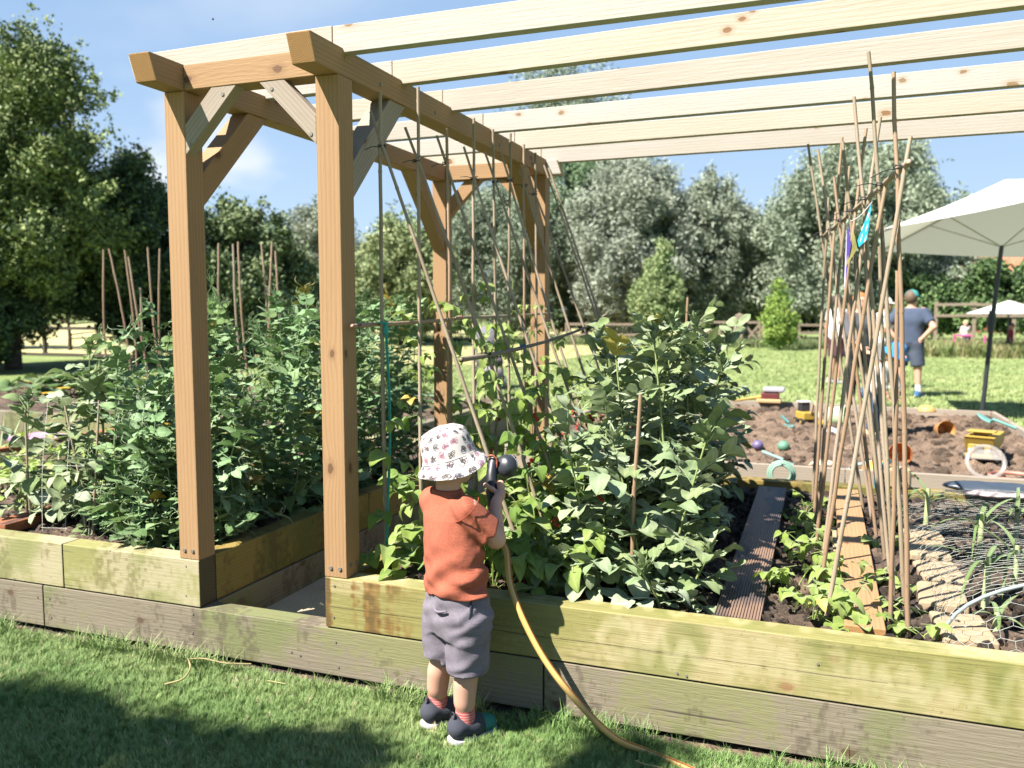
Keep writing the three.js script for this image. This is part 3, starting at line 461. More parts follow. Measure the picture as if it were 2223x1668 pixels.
const ORD = ['first', 'second', 'third', 'fourth', 'fifth', 'sixth', 'seventh', 'eighth', 'ninth', 'tenth'];
// --- plant the beds ---
{
  const r = rngOf(101);
  // peas: two staggered rows along the walkway sleepers, spilling to the front
  for (let i = 0; i < 50; i++) { const row = i % 3, z = lerp(-2.95, -5.08, ((i / 3) | 0) / 16) + rr(-0.05, 0.05, r), x = [-2.50, -2.68, -2.86][row] + rr(-0.05, 0.05, r); peaPlant(x, z, 0.375, rr(0.84, 1.12, r) * (z > -3.1 ? 0.88 : 1), 16, 'blue green pea vine with tendrils in the dense pea thicket', rr(-0.05, 0.10, r) - (row === 2 ? 0.1 : 0), rr(0.0, 0.08, r), r); }
  for (let i = 0; i < 14; i++) peaPlant(rr(-3.12, -2.48, r), rr(-3.1, -2.86, r), 0.375, rr(0.25, 0.62, r), 11, 'short pea vine sprawling at the front of the pea thicket', rr(-0.12, 0.12, r), rr(0.0, 0.1, r), r);
  for (let i = 0; i < 9; i++) peaPlant(rr(-3.3, -3.0, r), rr(-4.2, -3.1, r), 0.375, rr(0.6, 0.92, r), 15, 'tall pea vine leaning out of the thicket towards the salad patch', rr(-0.2, -0.05, r), rr(0, 0.1, r), r);
  // runner beans on the frame
  FR.v.forEach(([a, b], i) => climber(a, b, [0.42, 0.58, 0.6, 0.66, 0.5, 0.62, 0.6, 0.55][i], [12, 28, 24, 24, 20, 20, 18, 16][i], `runner bean twining up the ${ORD[i]} upright cane from the front pergola post`, 'runner beans on upright canes', r));
  FR.d.forEach(([a, b], i) => climber(a, b, [0.42, 0.56, 0.5, 0.45, 0.5, 0.4, 0.45, 0.4, 0.4, 0.4][i], [20, 24, 22, 22, 20, 18, 16, 14, 11, 11][i], `runner bean twining up the ${ORD[i]} slanted cane from the front sleeper`, 'runner beans on slanted canes', r));
  for (const [x, z] of [[-1.12, -2.92], [-0.98, -3.02], [-0.86, -2.96], [-1.25, -3.12], [-0.92, -3.28], [-1.1, -3.4], [-0.84, -3.55], [-1.0, -3.75], [-0.8, -3.95], [-1.05, -4.15], [-0.85, -4.4], [-1.0, -4.7], [-1.42, -2.96], [-1.52, -3.25], [-1.45, -3.7], [-1.3, -4.2], [-1.2, -3.6], [-0.95, -3.5], [-1.15, -3.9], [-0.9, -4.1], [-1.1, -4.4], [-1.3, -4.6], [-0.95, -4.55], [-1.2, -4.85]]) bush('young_bean_plant', x + rr(-0.03, 0.03, r), z, 0.36, x < -1.35 ? 9 : 20, 0.17, x < -1.35 ? 0.22 : rr(0.36, 0.56, r) * (z > -3.1 ? 0.75 : 1), runnerLeaf, runner, runnerStem, 'bushy young runner bean at the foot of the bean frame', 'bushy beans under the frame', 'bean plant', r, r() < 0.35 ? 2 : 0);
  // broad beans
  for (let i = 0; i < 27; i++) { const z = lerp(-2.98, -4.75, i / 26), x = -0.64 + [-0.12, 0.0, 0.10][i % 3] + rr(-0.05, 0.05, r); broadBean(x, z, 0.362, rr(0.72, 1.0, r) * (i < 4 ? 0.72 : 1), 16, 'grey green broad bean plant in the clump beside the ribbed plank', 'broad beans beside the plank', 0.12, r); }
  for (const [x, z, h] of [[-0.72, -2.9, 0.22], [-0.5, -2.88, 0.16], [-0.42, -3.02, 0.2], [-0.88, -2.95, 0.2]]) broadBean(x, z, 0.362, h, 7, 'small broad bean shoot at the edge of the sleeper', 'small bean shoots', 0.08, r);
  for (const [px, py, top] of [[1372, 1303, 1.12], [1420, 1180, 1.0], [1545, 1020, 0.95], [1478, 1060, 1.5]]) { const p = ground(px, py, 0.36); single('garden_cane', caneGeo(V(p.x, 0.33, p.z), V(p.x + 0.02, top, p.z - 0.02), 0.0085, 0.007), M.cane[0], 'bamboo cane propping up the broad bean clump', 'cane', 'canes among the broad beans'); }
  // left end: broad beans with canes
  for (const [px, py, H, n, l] of [[195, 1150, 0.86, 24, 'tall broad bean plant tied to a cane beside the pea thicket'], [165, 1135, 0.55, 17, 'drooping broad bean plant at the rusty edging board'], [60, 1140, 0.60, 15, 'broad bean with an upright top standing alone by the sleeper'], [235, 1140, 0.7, 15, 'thin broad bean between the pea net and the bean cane']]) { const p = ground(px, py, 0.375); broadBean(p.x, p.z, 0.375, H, n, l, null, 0.05, r); }
  for (const [px, py, qx, qy, l] of [[68, 1145, 55, 890, 'short cane beside the lone broad bean'], [200, 1160, 215, 870, 'yellow bamboo cane leaning beside the tall broad bean'], [188, 1155, 137, 870, 'cane slanting behind the drooping broad bean'], [242, 1120, 222, 915, 'thin brown cane at the pea net']]) { const p = ground(px, py, 0.375), q = wallZ(qx, qy, p.z - 0.02); single('garden_cane', caneGeo(V(p.x, 0.35, p.z), q, 0.006, 0.005), M.cane[(r() * 3) | 0], l, 'cane'); }
  // beans at the cane row
  const py0 = [[0.0, -2.95], [-0.06, -3.2], [0.02, -3.45], [-0.04, -3.75], [0.0, -4.1], [-0.05, -4.45], [0.13, -2.98], [0.1, -3.3]];
  py0.forEach(([x, z], i) => bush('dwarf_bean_plant', x, z, 0.36, 9, 0.085, 0.17, smallRunner, runner.slice(0, 2), runnerStem, 'bright green dwarf bean growing at the foot of the cane row', 'dwarf beans at the cane row', 'bean plant', r));
  for (const [x, z] of [[0.3, -3.1], [0.29, -3.5], [0.27, -4.0], [0.33, -2.93]]) bush('dwarf_bean_plant', x, z, 0.36, 4, 0.05, 0.08, smallRunner, runner.slice(0, 2), runnerStem, 'small bean seedling between the pale plank and the slabs', 'bean seedlings by the slabs', 'bean plant', r);
}

// ================= grass =================
const shoeAt = (x, z) => [[-1.205, -2.545], [-1.072, -2.475]].some(([a, b]) => { const u = (x - a) * 0.55 + (z - b) * -0.835, v = (x - a) * 0.835 + (z - b) * 0.55; return u > -0.075 && u < 0.135 && Math.abs(v) < 0.045; });
function tuftGeo(seed, nb, h0, h1, spread, w) {
  const r = rngOf(seed), P = [], N = [], I = [];
  for (let k = 0; k < nb; k++) {
    const a = r() * 6.283, q = spread * Math.sqrt(r()), bx = q * Math.cos(a), bz = q * Math.sin(a), h = rr(h0, h1, r), d = r() * 6.283, ln = h * rr(0.25, 1.0, r), ww = w * rr(0.7, 1.3, r), sx = -Math.sin(d) * ww, sz = Math.cos(d) * ww, b = P.length / 3;
    for (const [t, f] of [[0, 1], [0.55, 0.8], [1, 0]]) { const x = bx + Math.cos(d) * ln * t * t, z = bz + Math.sin(d) * ln * t * t, y = h * t * (1 - 0.18 * t); if (f) { P.push(x - sx * f, y, z - sz * f, x + sx * f, y, z + sz * f); N.push(0, 1, 0, 0, 1, 0); } else { P.push(x, y, z); N.push(0, 1, 0); } }
    I.push(b, b + 1, b + 2, b + 1, b + 3, b + 2, b + 2, b + 3, b + 4);
  }
  const g = new THREE.BufferGeometry(); g.setAttribute('position', new THREE.Float32BufferAttribute(P, 3)); g.setIndex(I); g.computeVertexNormals(); return g;
}
const grassMat = std({ color: '#ffffff', side: THREE.DoubleSide, roughness: 0.7 });
function grassField(name, label, n, geo, pick, hue, seed) {
  const im = new THREE.InstancedMesh(geo, grassMat, n), d = new THREE.Object3D(), r = rngOf(seed), c = new THREE.Color();
  for (let i = 0; i < n; i++) { const [x, y, z, s] = pick(r); d.position.set(x, y, z); d.rotation.set(rr(-0.15, 0.15, r), r() * 6.283, rr(-0.15, 0.15, r)); d.scale.set(s, s * rr(0.75, 1.3, r), s); d.updateMatrix(); im.setMatrixAt(i, d.matrix); const k = fbm(x * 2.2 + 4, z * 2.2, 3), q = r(); hue(c, k, q); im.setColorAt(i, c); }
  im.name = numbered(name); tag(im, label, 'grass', null, 'stuff'); scene.add(im); return im;
}
const lawnHue = (c, k, q) => { const t = clamp((k - 0.3) * 1.7 + (q - 0.5) * 0.7); c.setRGB(lerp(0.17, 0.37, t), lerp(0.31, 0.47, t), lerp(0.075, 0.17, t)); if (q > 0.985) c.setRGB(0.6, 0.53, 0.3); };
grassField('lawn_grass', 'short mown grass in front of the raised beds', 95000, tuftGeo(3, 9, 0.014, 0.032, 0.012, 0.0008), (r) => { let x, z; do { x = rr(-4.6, 1.5, r); z = rr(-2.66, -1.35, r); } while (shoeAt(x, z)); return [x, 0, z, rr(0.75, 1.25, r)]; }, lawnHue, 31);
grassField('edge_grass', 'longer unmown grass along the foot of the sleepers', 1500, tuftGeo(5, 7, 0.05, 0.10, 0.012, 0.0013), (r) => { const x = rr(-4.4, 1.4, r); return [x, 0, -2.66 + Math.abs(rr(-0.06, 0.06, r)), rr(0.5, 1.1, r) * (fbm(x * 3, 2, 3) > 0.48 ? 1.1 : 0.55)]; }, lawnHue, 37);
grassField('distant_grass', 'sunlit mown grass beyond the sandpit', 60000, tuftGeo(9, 6, 0.03, 0.06, 0.05, 0.004), (r) => { const z = -5.6 - 30 * Math.pow(r(), 1.6); return [rr(-0.72, 0.42, r) * Math.abs(z) - 0.3, 0, z, rr(0.8, 1.6, r)]; }, (c, k, q) => { const t = clamp((k - 0.3) * 1.5 + (q - 0.5) * 0.6); c.setRGB(lerp(0.27, 0.41, t), lerp(0.36, 0.46, t), lerp(0.12, 0.20, t)); }, 41);
{ // weeds and dry stalks by the sleepers
  const straw = flat('#a89c6c', 0.9), dry = (pts, r, l) => single('dry_stalk', tubeGeo(smoothPts(pts, 16), r, 5), straw, l, 'plant debris');
  const g = (px, py, y = 0.03) => ground(px, py, y);
  dry([g(405, 1432, 0.03), g(440, 1430, 0.05), g(490, 1440, 0.045), g(545, 1442, 0.035)], 0.003, 'pale dry stalk lying on the grass along the sleeper');
  dry([g(408, 1430, 0.035), g(412, 1452, 0.05), g(395, 1475, 0.045), g(357, 1486, 0.03)], 0.0034, 'bent dry bean stalk lying towards the lawn shade');
  dry([g(580, 1478, 0.025), g(620, 1485, 0.03)], 0.0022, 'short straw piece on the lawn');
  dry([g(1380, 1652, 0.02), g(1400, 1660, 0.025), g(1440, 1668, 0.02)], 0.0028, 'pale straw piece under the hose');
  const w = thing('weed', 'wiry weed sprawling against the lower sleeper', 'weed', g(1925, 1665, 0).toArray()), r = rngOf(8);
  for (let k = 0; k < 10; k++) { const a = rr(0.1, 3, r), L = rr(0.06, 0.13, r), o = part('leaf', blade({ L, W: 0.007, n: 6, m: 1, shape: strapS, fold: 0.4, droop: rr(0.6, 1.6, r) }), runner[3], w); o.position.set(rr(-0.06, 0.08, r), 0.005, rr(-0.01, 0.02, r)); aim(o, V(Math.cos(a), rr(0.5, 1.4, r), Math.sin(a) * 0.5)); }
  part('stem', tubeGeo(smoothPts([V(-0.07, 0, 0), V(-0.06, 0.09, 0.01), V(-0.055, 0.15, 0.02)], 8), 0.002, 4), runnerStem, w);
}

// ================= trees =================
function sprigGeo(seed, n, L, W, R) {
  const r = rngOf(seed), P = [], I = [];
  for (let k = 0; k < n; k++) {
    const d = V(rr(-1, 1, r), rr(-1, 1, r), rr(-1, 1, r)).normalize(), s = V(rr(-1, 1, r), rr(-1, 1, r), rr(-1, 1, r)).cross(d).normalize(), nn = new THREE.Vector3().crossVectors(d, s), o = V(rr(-1, 1, r), rr(-1, 1, r), rr(-1, 1, r)).multiplyScalar(R), b = P.length / 3, l = L * rr(0.7, 1.25, r), w = W * rr(0.7, 1.2, r);
    for (const [t, u, h] of [[0, 0, 0], [0.45, -0.5, 0.12], [0.45, 0.5, 0.12], [1, 0, 0]]) { const p = o.clone().addScaledVector(d, l * t).addScaledVector(s, w * u).addScaledVector(nn, w * h); P.push(p.x, p.y, p.z); }
    I.push(b, b + 1, b + 2, b + 1, b + 3, b + 2);
  }
  const g = new THREE.BufferGeometry(); g.setAttribute('position', new THREE.Float32BufferAttribute(P, 3)); g.setIndex(I); g.computeVertexNormals(); return g;
}
const SPR = { broad: sprigGeo(1, 7, 0.12, 0.075, 0.11), narrow: sprigGeo(2, 8, 0.15, 0.045, 0.12), fine: sprigGeo(4, 9, 0.09, 0.035, 0.09) };
const crownMat = std({ color: '#ffffff', side: THREE.DoubleSide, roughness: 0.75 }), bark = std({ map: tex(128, 256, (u, v) => { const k = n2(u * 24, v * 10) * 0.6 + n2(u * 60, v * 30) * 0.4; return mix3([62, 52, 42], [116, 102, 86], k); }), roughness: 1 });
// lobes: ellipsoids [x, y, z, rx, ry, rz], relative to the tree's foot
function tree(name, label, x, z, lobes, n, sprig, size, cols, { group, trunk = 0.14, seed = 1, cat = 'tree', fill = 0.35, limbs = 7, trunkH, nc = 170, box, cs = 0.72 } = {}) {
  const t = thing(name, label, cat, [x, 0, z], group), r = rngOf(seed * 97 + 13), clumps = [];
  const vol = lobes.map((l) => l[3] * l[4]), tot = vol.reduce((a, b) => a + b, 0);
  lobes.forEach((l, i) => { const m = Math.max(5, Math.round(nc * vol[i] / tot)); for (let k = 0; k < m; k++) { let p; do p = V(rr(-1, 1, r), rr(-1, 1, r), rr(-1, 1, r)); while (!box && (p.length() > 1 || p.length() < fill)); const cr = Math.min(l[3], l[4]) * cs * rr(0.18, 0.4, r); clumps.push([l[0] + p.x * (l[3] - cr * 0.6), l[1] + p.y * (l[4] - cr * 0.6), l[2] + p.z * (l[5] - cr * 0.6), cr, rr(0.75, 1.2, r)]); } });
  const wt = clumps.map((c) => c[3] * c[3]), sum = wt.reduce((a, b) => a + b, 0), im = new THREE.InstancedMesh(sprig, crownMat, n), d = new THREE.Object3D(), c = new THREE.Color(), A = new THREE.Color(cols[0]), B = new THREE.Color(cols[1]);
  let i = 0; clumps.forEach((q, k) => { const m = k === clumps.length - 1 ? n - i : Math.min(n - i, Math.round(n * wt[k] / sum)); for (let e = 0; e < m; e++, i++) { const v = V(rr(-1, 1, r), rr(-1, 1, r), rr(-1, 1, r)).normalize(), ra = q[3] * Math.pow(r(), 0.45) * (r() < 0.12 ? 1.25 : 1); const shoot = r() < 0.07 ? q[3] * rr(0.3, 1.5, r) : 0; d.position.set(q[0] + v.x * ra * (shoot ? 0.5 : 1), Math.max(0.1, q[1] + v.y * ra + shoot), q[2] + v.z * ra); d.rotation.set(r() * 6, r() * 6, r() * 6); d.scale.setScalar(size * rr(0.7, 1.35, r)); d.updateMatrix(); im.setMatrixAt(i, d.matrix); c.copy(A).lerp(B, clamp(r() * 0.8 + (q[4] - 0.9))); im.setColorAt(i, c); } });
  im.name = 'crown'; im.userData.kind = 'stuff'; t.add(im);
  const H = trunkH ?? Math.max(...lobes.map((l) => l[1] + l[4] * 0.5)), gs = [tubeGeo([V(0, -0.1, 0), V(0.05, H * 0.35, 0.03), V(-0.04, H * 0.7, 0), V(0, H, 0)], [trunk, trunk * 0.75, trunk * 0.45, trunk * 0.12], 8)];
  for (let k = 0; k < limbs; k++) { const q = clumps[(r() * clumps.length) | 0], y0 = Math.min(q[1] * 0.6, H * 0.6); gs.push(tubeGeo(smoothPts([V(0, y0, 0), V(q[0] * 0.4, lerp(y0, q[1], 0.6), q[2] * 0.4), V(q[0], q[1], q[2])], 6), [0.32, 0.28, 0.23, 0.18, 0.14, 0.1, 0.06].map((s) => s * trunk), 5)); }
  part('trunk', merge(gs), bark, t); return t;
}
// a lobe from the rectangle that it fills in the photograph at depth z
function lobe(l, rgt, top, bot, z, deep, x0) { const a = wallZ(l, top, z), b = wallZ(rgt, bot, z), rx = (b.x - a.x) / 2, ry = (a.y - b.y) / 2; return [(a.x + b.x) / 2 - x0, Math.max(b.y, 0.1) + (a.y - Math.max(b.y, 0.1)) / 2, 0, rx, (a.y - Math.max(b.y, 0.1)) / 2, deep ?? rx]; }
{
  const T = (name, label, px, z, rects, n, sprig, size, cols, o) => { const x0 = wallZ(px, 720, z).x; return tree(name, label, x0, z, rects.map((q) => lobe(q[0], q[1], q[2], q[3], z, q[4], x0)), n, SPR[sprig], size, cols, o); };
  T('leafy_tree', 'tall leafy tree with sunlit yellow green shoots above the dark hedge', 25, -15, [[-250, 225, 260, 760], [-170, 165, 70, 460], [50, 125, 5, 260], [130, 195, 30, 300], [-40, 50, 20, 260], [165, 268, 150, 520], [-230, 60, 560, 860]], 27000, 'broad', 0.9, ['#496238', '#98a85c'], { seed: 2, trunk: 0.2, nc: 380, fill: 0.1, limbs: 18, cs: 0.6 });
  T('dark_shrub', 'dark shrub round the foot of the tall leafy tree', -20, -14, [[-160, 50, 600, 860]], 5000, 'broad', 0.9, ['#33482a', '#5c7644'], { seed: 21, trunk: 0.06, nc: 90, fill: 0.0, cat: 'shrub' });
  T('dark_tree', 'dark green tree standing behind the left pergola post', 300, -18, [[150, 430, 360, 760], [200, 345, 310, 560], [235, 440, 560, 830]], 13000, 'broad', 1.05, ['#33492a', '#66804a'], { seed: 3, trunk: 0.16, fill: 0.2, nc: 140 });
  T('leafy_tree', 'rounded mid green tree with wispy top seen between the pergola posts', 540, -19, [[400, 660, 460, 800], [545, 625, 410, 620], [430, 520, 430, 640], [420, 660, 600, 830]], 13000, 'broad', 1.0, ['#455e3a', '#8b9c68'], { seed: 4, trunk: 0.15, fill: 0.2, nc: 150 });
  T('hedge', 'dark field hedge running behind the left fence', 150, -23, [[-260, 45, 560, 800, 1.2], [40, 240, 560, 690, 1.2], [235, 470, 570, 800, 1.2], [460, 650, 570, 800, 1.2], [620, 770, 610, 790, 1.2]], 15000, 'broad', 1.15, ['#2f4428', '#5a7440'], { seed: 5, cat: 'hedge', trunk: 0.08, limbs: 10, trunkH: 1.6, nc: 220, box: true });
  T('silver_willow', 'slender silver leaved willow seen beside the right pergola post', 690, -40, [[600, 790, 440, 740], [640, 740, 425, 600]], 6500, 'narrow', 1.35, ['#82907a', '#aeb6a0'], { seed: 6, trunk: 0.18 });
  T('green_bush', 'light green rounded bush behind the bean frame', 870, -31, [[760, 990, 475, 740], [790, 900, 470, 640]], 7500, 'broad', 1.25, ['#728a56', '#a8b27c'], { seed: 7, cat: 'bush' });
  T('silver_willow', 'broad grey green willow behind the far pergola post', 1090, -40, [[950, 1250, 400, 740], [1010, 1180, 380, 600]], 10500, 'narrow', 1.4, ['#6c7e66', '#98a68a'], { seed: 8, trunk: 0.2 });
  T('dark_tree', 'dark poplar rising between the silver willows', 1270, -44, [[1170, 1345, 335, 740]], 5200, 'broad', 1.5, ['#4a6842', '#7a946a'], { seed: 9, trunk: 0.2 });
  T('silver_willow', 'large silver grey willow beneath the rear rafter', 1370, -40, [[1220, 1520, 360, 740], [1290, 1440, 340, 560]], 12500, 'narrow', 1.4, ['#84917a', '#b4bcaa'], { seed: 10, trunk: 0.22 });
  T('silver_willow', 'silver willow leaning towards the gap of sky', 1530, -42, [[1430, 1650, 390, 740], [1480, 1600, 370, 560]], 10000, 'narrow', 1.4, ['#7e8c74', '#acb6a0'], { seed: 11, trunk: 0.2 });
  T('poplar', 'tall hazy poplar far behind the willows', 1240, -66, [[1040, 1440, 150, 700], [1120, 1400, 125, 420]], 8000, 'narrow', 2.1, ['#7a8a6e', '#a6b298'], { seed: 12, trunk: 0.3 });
  T('silver_willow', 'huge silver willow behind the cane row', 1870, -40, [[1640, 2080, 310, 740], [1720, 1990, 285, 600], [1900, 2165, 370, 740]], 19000, 'narrow', 1.4, ['#788a70', '#a8b49a'], { seed: 13, trunk: 0.28, limbs: 12 });
  T('silver_willow', 'low silver willow filling the gap beside the gate', 1610, -43, [[1520, 1720, 455, 740]], 6500, 'narrow', 1.3, ['#72826a', '#a0ac92'], { seed: 14 });
  T('conical_bush', 'conical light green bush beside the gate', 1430, -34, [[1366, 1490, 590, 730], [1385, 1472, 520, 690]], 4200, 'fine', 1.4, ['#76925a', '#aab67c'], { seed: 15, cat: 'bush', trunk: 0.08, fill: 0.1 });
  T('young_conifer', 'small bright green conifer standing on the lawn', 1690, -32, [[1650, 1735, 670, 765], [1662, 1716, 628, 720], [1676, 1706, 600, 680]], 2600, 'fine', 1.2, ['#66903a', '#a8be58'], { seed: 16, cat: 'conifer', trunk: 0.06, fill: 0.05 });
  T('hedge', 'dense dark hedge behind the willows and the gate', 1400, -47, [[620, 1000, 600, 740, 1.4], [950, 1330, 610, 740, 1.4], [1280, 1680, 590, 740, 1.4], [1620, 2010, 590, 740, 1.4], [1950, 2400, 590, 730, 1.4]], 13000, 'broad', 1.7, ['#3c5634', '#66824c'], { seed: 17, cat: 'hedge', trunk: 0.08, limbs: 12, trunkH: 2, nc: 300, box: true });
  T('hedge', 'dark garden hedge along the right fence under the roof', 2100, -38, [[1930, 2190, 590, 720, 1.5], [2120, 2420, 565, 720, 1.5]], 9000, 'broad', 1.35, ['#3a5632', '#749450'], { seed: 18, cat: 'hedge', trunk: 0.08, limbs: 8, trunkH: 1.6, nc: 160, box: true });
}
// a tree behind the viewer whose crown dapples the foreground lawn: its clumps stand up the sun's line from the patches of shade
{
  const spots = [[-2.75, -2.0, 0.22], [-2.5, -2.08, 0.16], [-2.3, -2.02, 0.12], [-2.2, -1.9, 0.12], [-2.75, -1.7, 0.16], [-1.9, -1.75, 0.12], [-1.3, -1.98, 0.1], [-1.5, -1.88, 0.14], [-1.1, -1.85, 0.18], [-0.75, -2.05, 0.1], [-0.45, -2.1, 0.1], [-0.9, -1.6, 0.4], [-2.0, -1.3, 0.5], [-3.2, -1.6, 0.3], [-0.1, -1.9, 0.2], [0.2, -1.5, 0.4]];
  for (const [px, py, ra] of [[430, 1640, 0.1], [560, 1650, 0.12], [700, 1645, 0.12], [790, 1655, 0.05], [1390, 1662, 0.06], [1300, 1668, 0.06], [330, 1600, 0.08], [180, 1620, 0.1]]) { const q = ground(px, py); spots.push([q.x, q.z, ra]); }
  const t = thing('shade_tree', 'tree behind the viewer whose leafy branches dapple the front lawn', 'tree', [-5.2, 0, 4.2]), r = rngOf(61), n = 4300, im = new THREE.InstancedMesh(SPR.broad, crownMat, n), d = new THREE.Object3D(), gs = [tubeGeo([V(0, -0.1, 0), V(0.1, 2, -0.1), V(0.5, 4.5, -0.3), V(1, 7, -0.6)], [0.22, 0.18, 0.12, 0.05], 9)], wt = spots.map((s) => (s[2] + 0.06) ** 2), sum = wt.reduce((a, b) => a + b, 0);
  let i = 0; spots.forEach(([x, z, ra], k) => { const h = rr(4.2, 5.6, r), f = h / SUN.y, c = V(x + SUN.x * f, h, z + SUN.z * f).sub(t.position), m = k === spots.length - 1 ? n - i : Math.round(n * wt[k] / sum); gs.push(tubeGeo(smoothPts([V(0.4, 3.6, -0.25), V(c.x * 0.5 + 0.2, c.y * 0.85, c.z * 0.5), c], 6), [0.05, 0.04, 0.03, 0.022, 0.016, 0.012, 0.008], 5)); for (let e = 0; e < m; e++, i++) { const v = V(rr(-1, 1, r), rr(-1, 1, r), rr(-1, 1, r)).normalize().multiplyScalar(ra * 1.1 * Math.pow(r(), 0.45)); d.position.copy(c).add(v); d.rotation.set(r() * 6, r() * 6, r() * 6); d.scale.setScalar(rr(0.5, 0.8, r)); d.updateMatrix(); im.setMatrixAt(i, d.matrix); im.setColorAt(i, new THREE.Color(0.1, 0.17, 0.05)); } });
  im.name = 'crown'; im.userData.kind = 'stuff'; t.add(im); part('trunk', merge(gs), bark, t);
}
// ================= field, fences, house =================
{ const g = new THREE.PlaneGeometry(70, 50); g.rotateX(-Math.PI / 2); g.translate(-42, 0.012, -45); const uv = g.attributes.uv; for (let i = 0; i < uv.count; i++) uv.setXY(i, uv.getX(i) * 20, uv.getY(i) * 14); struct('field', g, std({ map: tex(256, 256, (u, v) => mix3([178, 172, 112], [206, 196, 140], fbm(u * 12, v * 12, 4))), roughness: 1 }), 'pale hay field beyond the left fence'); }
function postRail(name, label, a, b, n, h, rails, m, pw, group) {
  const t = thing(name, label, 'fence', a.toArray(), group), d = b.clone().sub(a);
  for (let k = 0; k <= n; k++) { const p = d.clone().multiplyScalar(k / n); timber('post', m, V(p.x, -0.1, p.z), V(p.x, h, p.z), pw, pw, t, { bevel: 0.008 }); }
  for (let k = 0; k < n; k++) for (const y of rails) { const p = d.clone().multiplyScalar(k / n), q = d.clone().multiplyScalar((k + 1) / n); timber('rail', m, V(p.x, y, p.z + pw * 0.7), V(q.x, y + rr(-0.02, 0.02), q.z + pw * 0.7), 0.04, 0.1, t, { bevel: 0.006 }); }
  return t;
}
{
  const dr = [M.darkRail, M.darkRail], gr = [M.rail, M.rail];
  const zf = -20, hi = wallZ(150, 713, zf).y, lo = wallZ(150, 770, zf).y;
  postRail('post_and_rail_fence', 'dark weathered post and rail fence in front of the hay field', V(wallZ(-120, 720, zf).x, 0, zf), V(wallZ(760, 720, zf).x, 0, zf), 7, hi + 0.1, [hi, lo], dr, 0.1);
  const z = -37, X = (px) => wallZ(px, 720, z).x, yy = (py) => wallZ(1600, py, z).y;
  postRail('post_and_rail_fence', 'grey post and rail fence left of the field gate', V(X(1230), 0, z), V(X(1500), 0, z), 3, yy(702), [yy(706), yy(730)], gr, 0.11);
  postRail('post_and_rail_fence', 'grey post and rail fence between the gate and the cane row', V(X(1735), 0, z), V(X(1960), 0, z - 1), 4, yy(700), [yy(705), yy(722)], gr, 0.12);
  postRail('post_and_rail_fence', 'pale post and rail fence in front of the right hedge', V(wallZ(2032, 690, -35).x, 0, -35), V(wallZ(2290, 690, -35).x, 0, -35), 3, wallZ(2032, 655, -35).y, [wallZ(2032, 662, -35).y, wallZ(2032, 686, -35).y], gr, 0.12);
  const gate = (name, label, p0, p1) => { const t = thing(name, label, 'gate', [X(p0), 0, z]), W = X(p1) - X(p0), top = yy(700), bot = yy(750) + 0.05; for (const y of [top, bot, lerp(top, bot, 0.45)]) timber('rail', gr, V(0, y, 0), V(W, y, 0), 0.04, 0.1, t); for (const x of [0.04, W - 0.04]) timber('stile', gr, V(x, bot - 0.05, 0.03), V(x, top + 0.05, 0.03), 0.06, 0.05, t); timber('brace', gr, V(0, bot, 0.045), V(W, top, 0.045), 0.03, 0.09, t); timber('brace', gr, V(0, top, 0.08), V(W, bot, 0.08), 0.03, 0.09, t); };
  gate('field_gate', 'wooden field gate with crossed braces beside the broad beans', 1518, 1596); gate('field_gate', 'small wooden wicket gate with crossed braces by the conifer', 1614, 1652);
  for (const [px, top, w, l] of [[1605, 684, 0.34, 'thick square gate post between the two field gates'], [1659, 700, 0.2, 'gate post beside the small conifer'], [1508, 700, 0.18, 'gate post hidden among the broad bean tops']]) { const t = thing('gate_post', l, 'post', [X(px), 0, z + 0.15]); timber('post', gr, V(0, -0.1, 0), V(0, yy(top), 0), w, w, t, { bevel: 0.02 }); part('post_cap', new THREE.ConeGeometry(w * 0.72, 0.08, 4).rotateY(0.785).translate(0, yy(top) + 0.04, 0), M.rail, t); }
  // brick house roof above the hedge
  const hz = -62, h0 = wallZ(2050, 600, hz), h1 = wallZ(2420, 545, hz), t = thing('house', 'house with a terracotta tiled roof above the right hedge', 'house', [h0.x + 1, 0, hz - 3]), W = h1.x - h0.x, er = h0.y - 0.3, rg = h1.y + 1.4;
  part('wall', boxG(W, er, 6, 0.02, W / 2, er / 2, 0), flat('#a56d52', 0.9), t);
  const tileM = std({ map: tex(256, 256, (u, v) => { const k = n2(u * 60, v * 40), row = (v * 24) % 1; return mix3(mix3([176, 106, 78], [204, 138, 106], k), [120, 68, 50], row < 0.12 ? 0.6 : 0); }), roughness: 0.9 });
  for (const s of [1, -1]) { const g = new THREE.BufferGeometry(); const zz = s * 3.5; g.setAttribute('position', new THREE.Float32BufferAttribute([-0.4, er - 0.2, zz, W + 0.4, er - 0.2, zz, W - 1.5, rg, 0, 1.5, rg, 0], 3)); g.setAttribute('uv', new THREE.Float32BufferAttribute([0, 0, 5, 0, 4, 2, 1, 2], 2)); g.setIndex(s > 0 ? [0, 1, 2, 0, 2, 3] : [0, 2, 1, 0, 3, 2]); g.computeVertexNormals(); part('roof', g, tileM, t); }
  for (const [x, zz, s] of [[-0.4, 1.5, 1], [W + 0.4, W - 1.5, -1]]) { const g = new THREE.BufferGeometry(); g.setAttribute('position', new THREE.Float32BufferAttribute([x, er - 0.2, 3.5, zz, rg, 0, x, er - 0.2, -3.5], 3)); g.setAttribute('uv', new THREE.Float32BufferAttribute([0, 0, 1, 2, 2, 0], 2)); g.setIndex(s > 0 ? [0, 1, 2] : [0, 2, 1]); g.computeVertexNormals(); part('roof', g, tileM, t); }
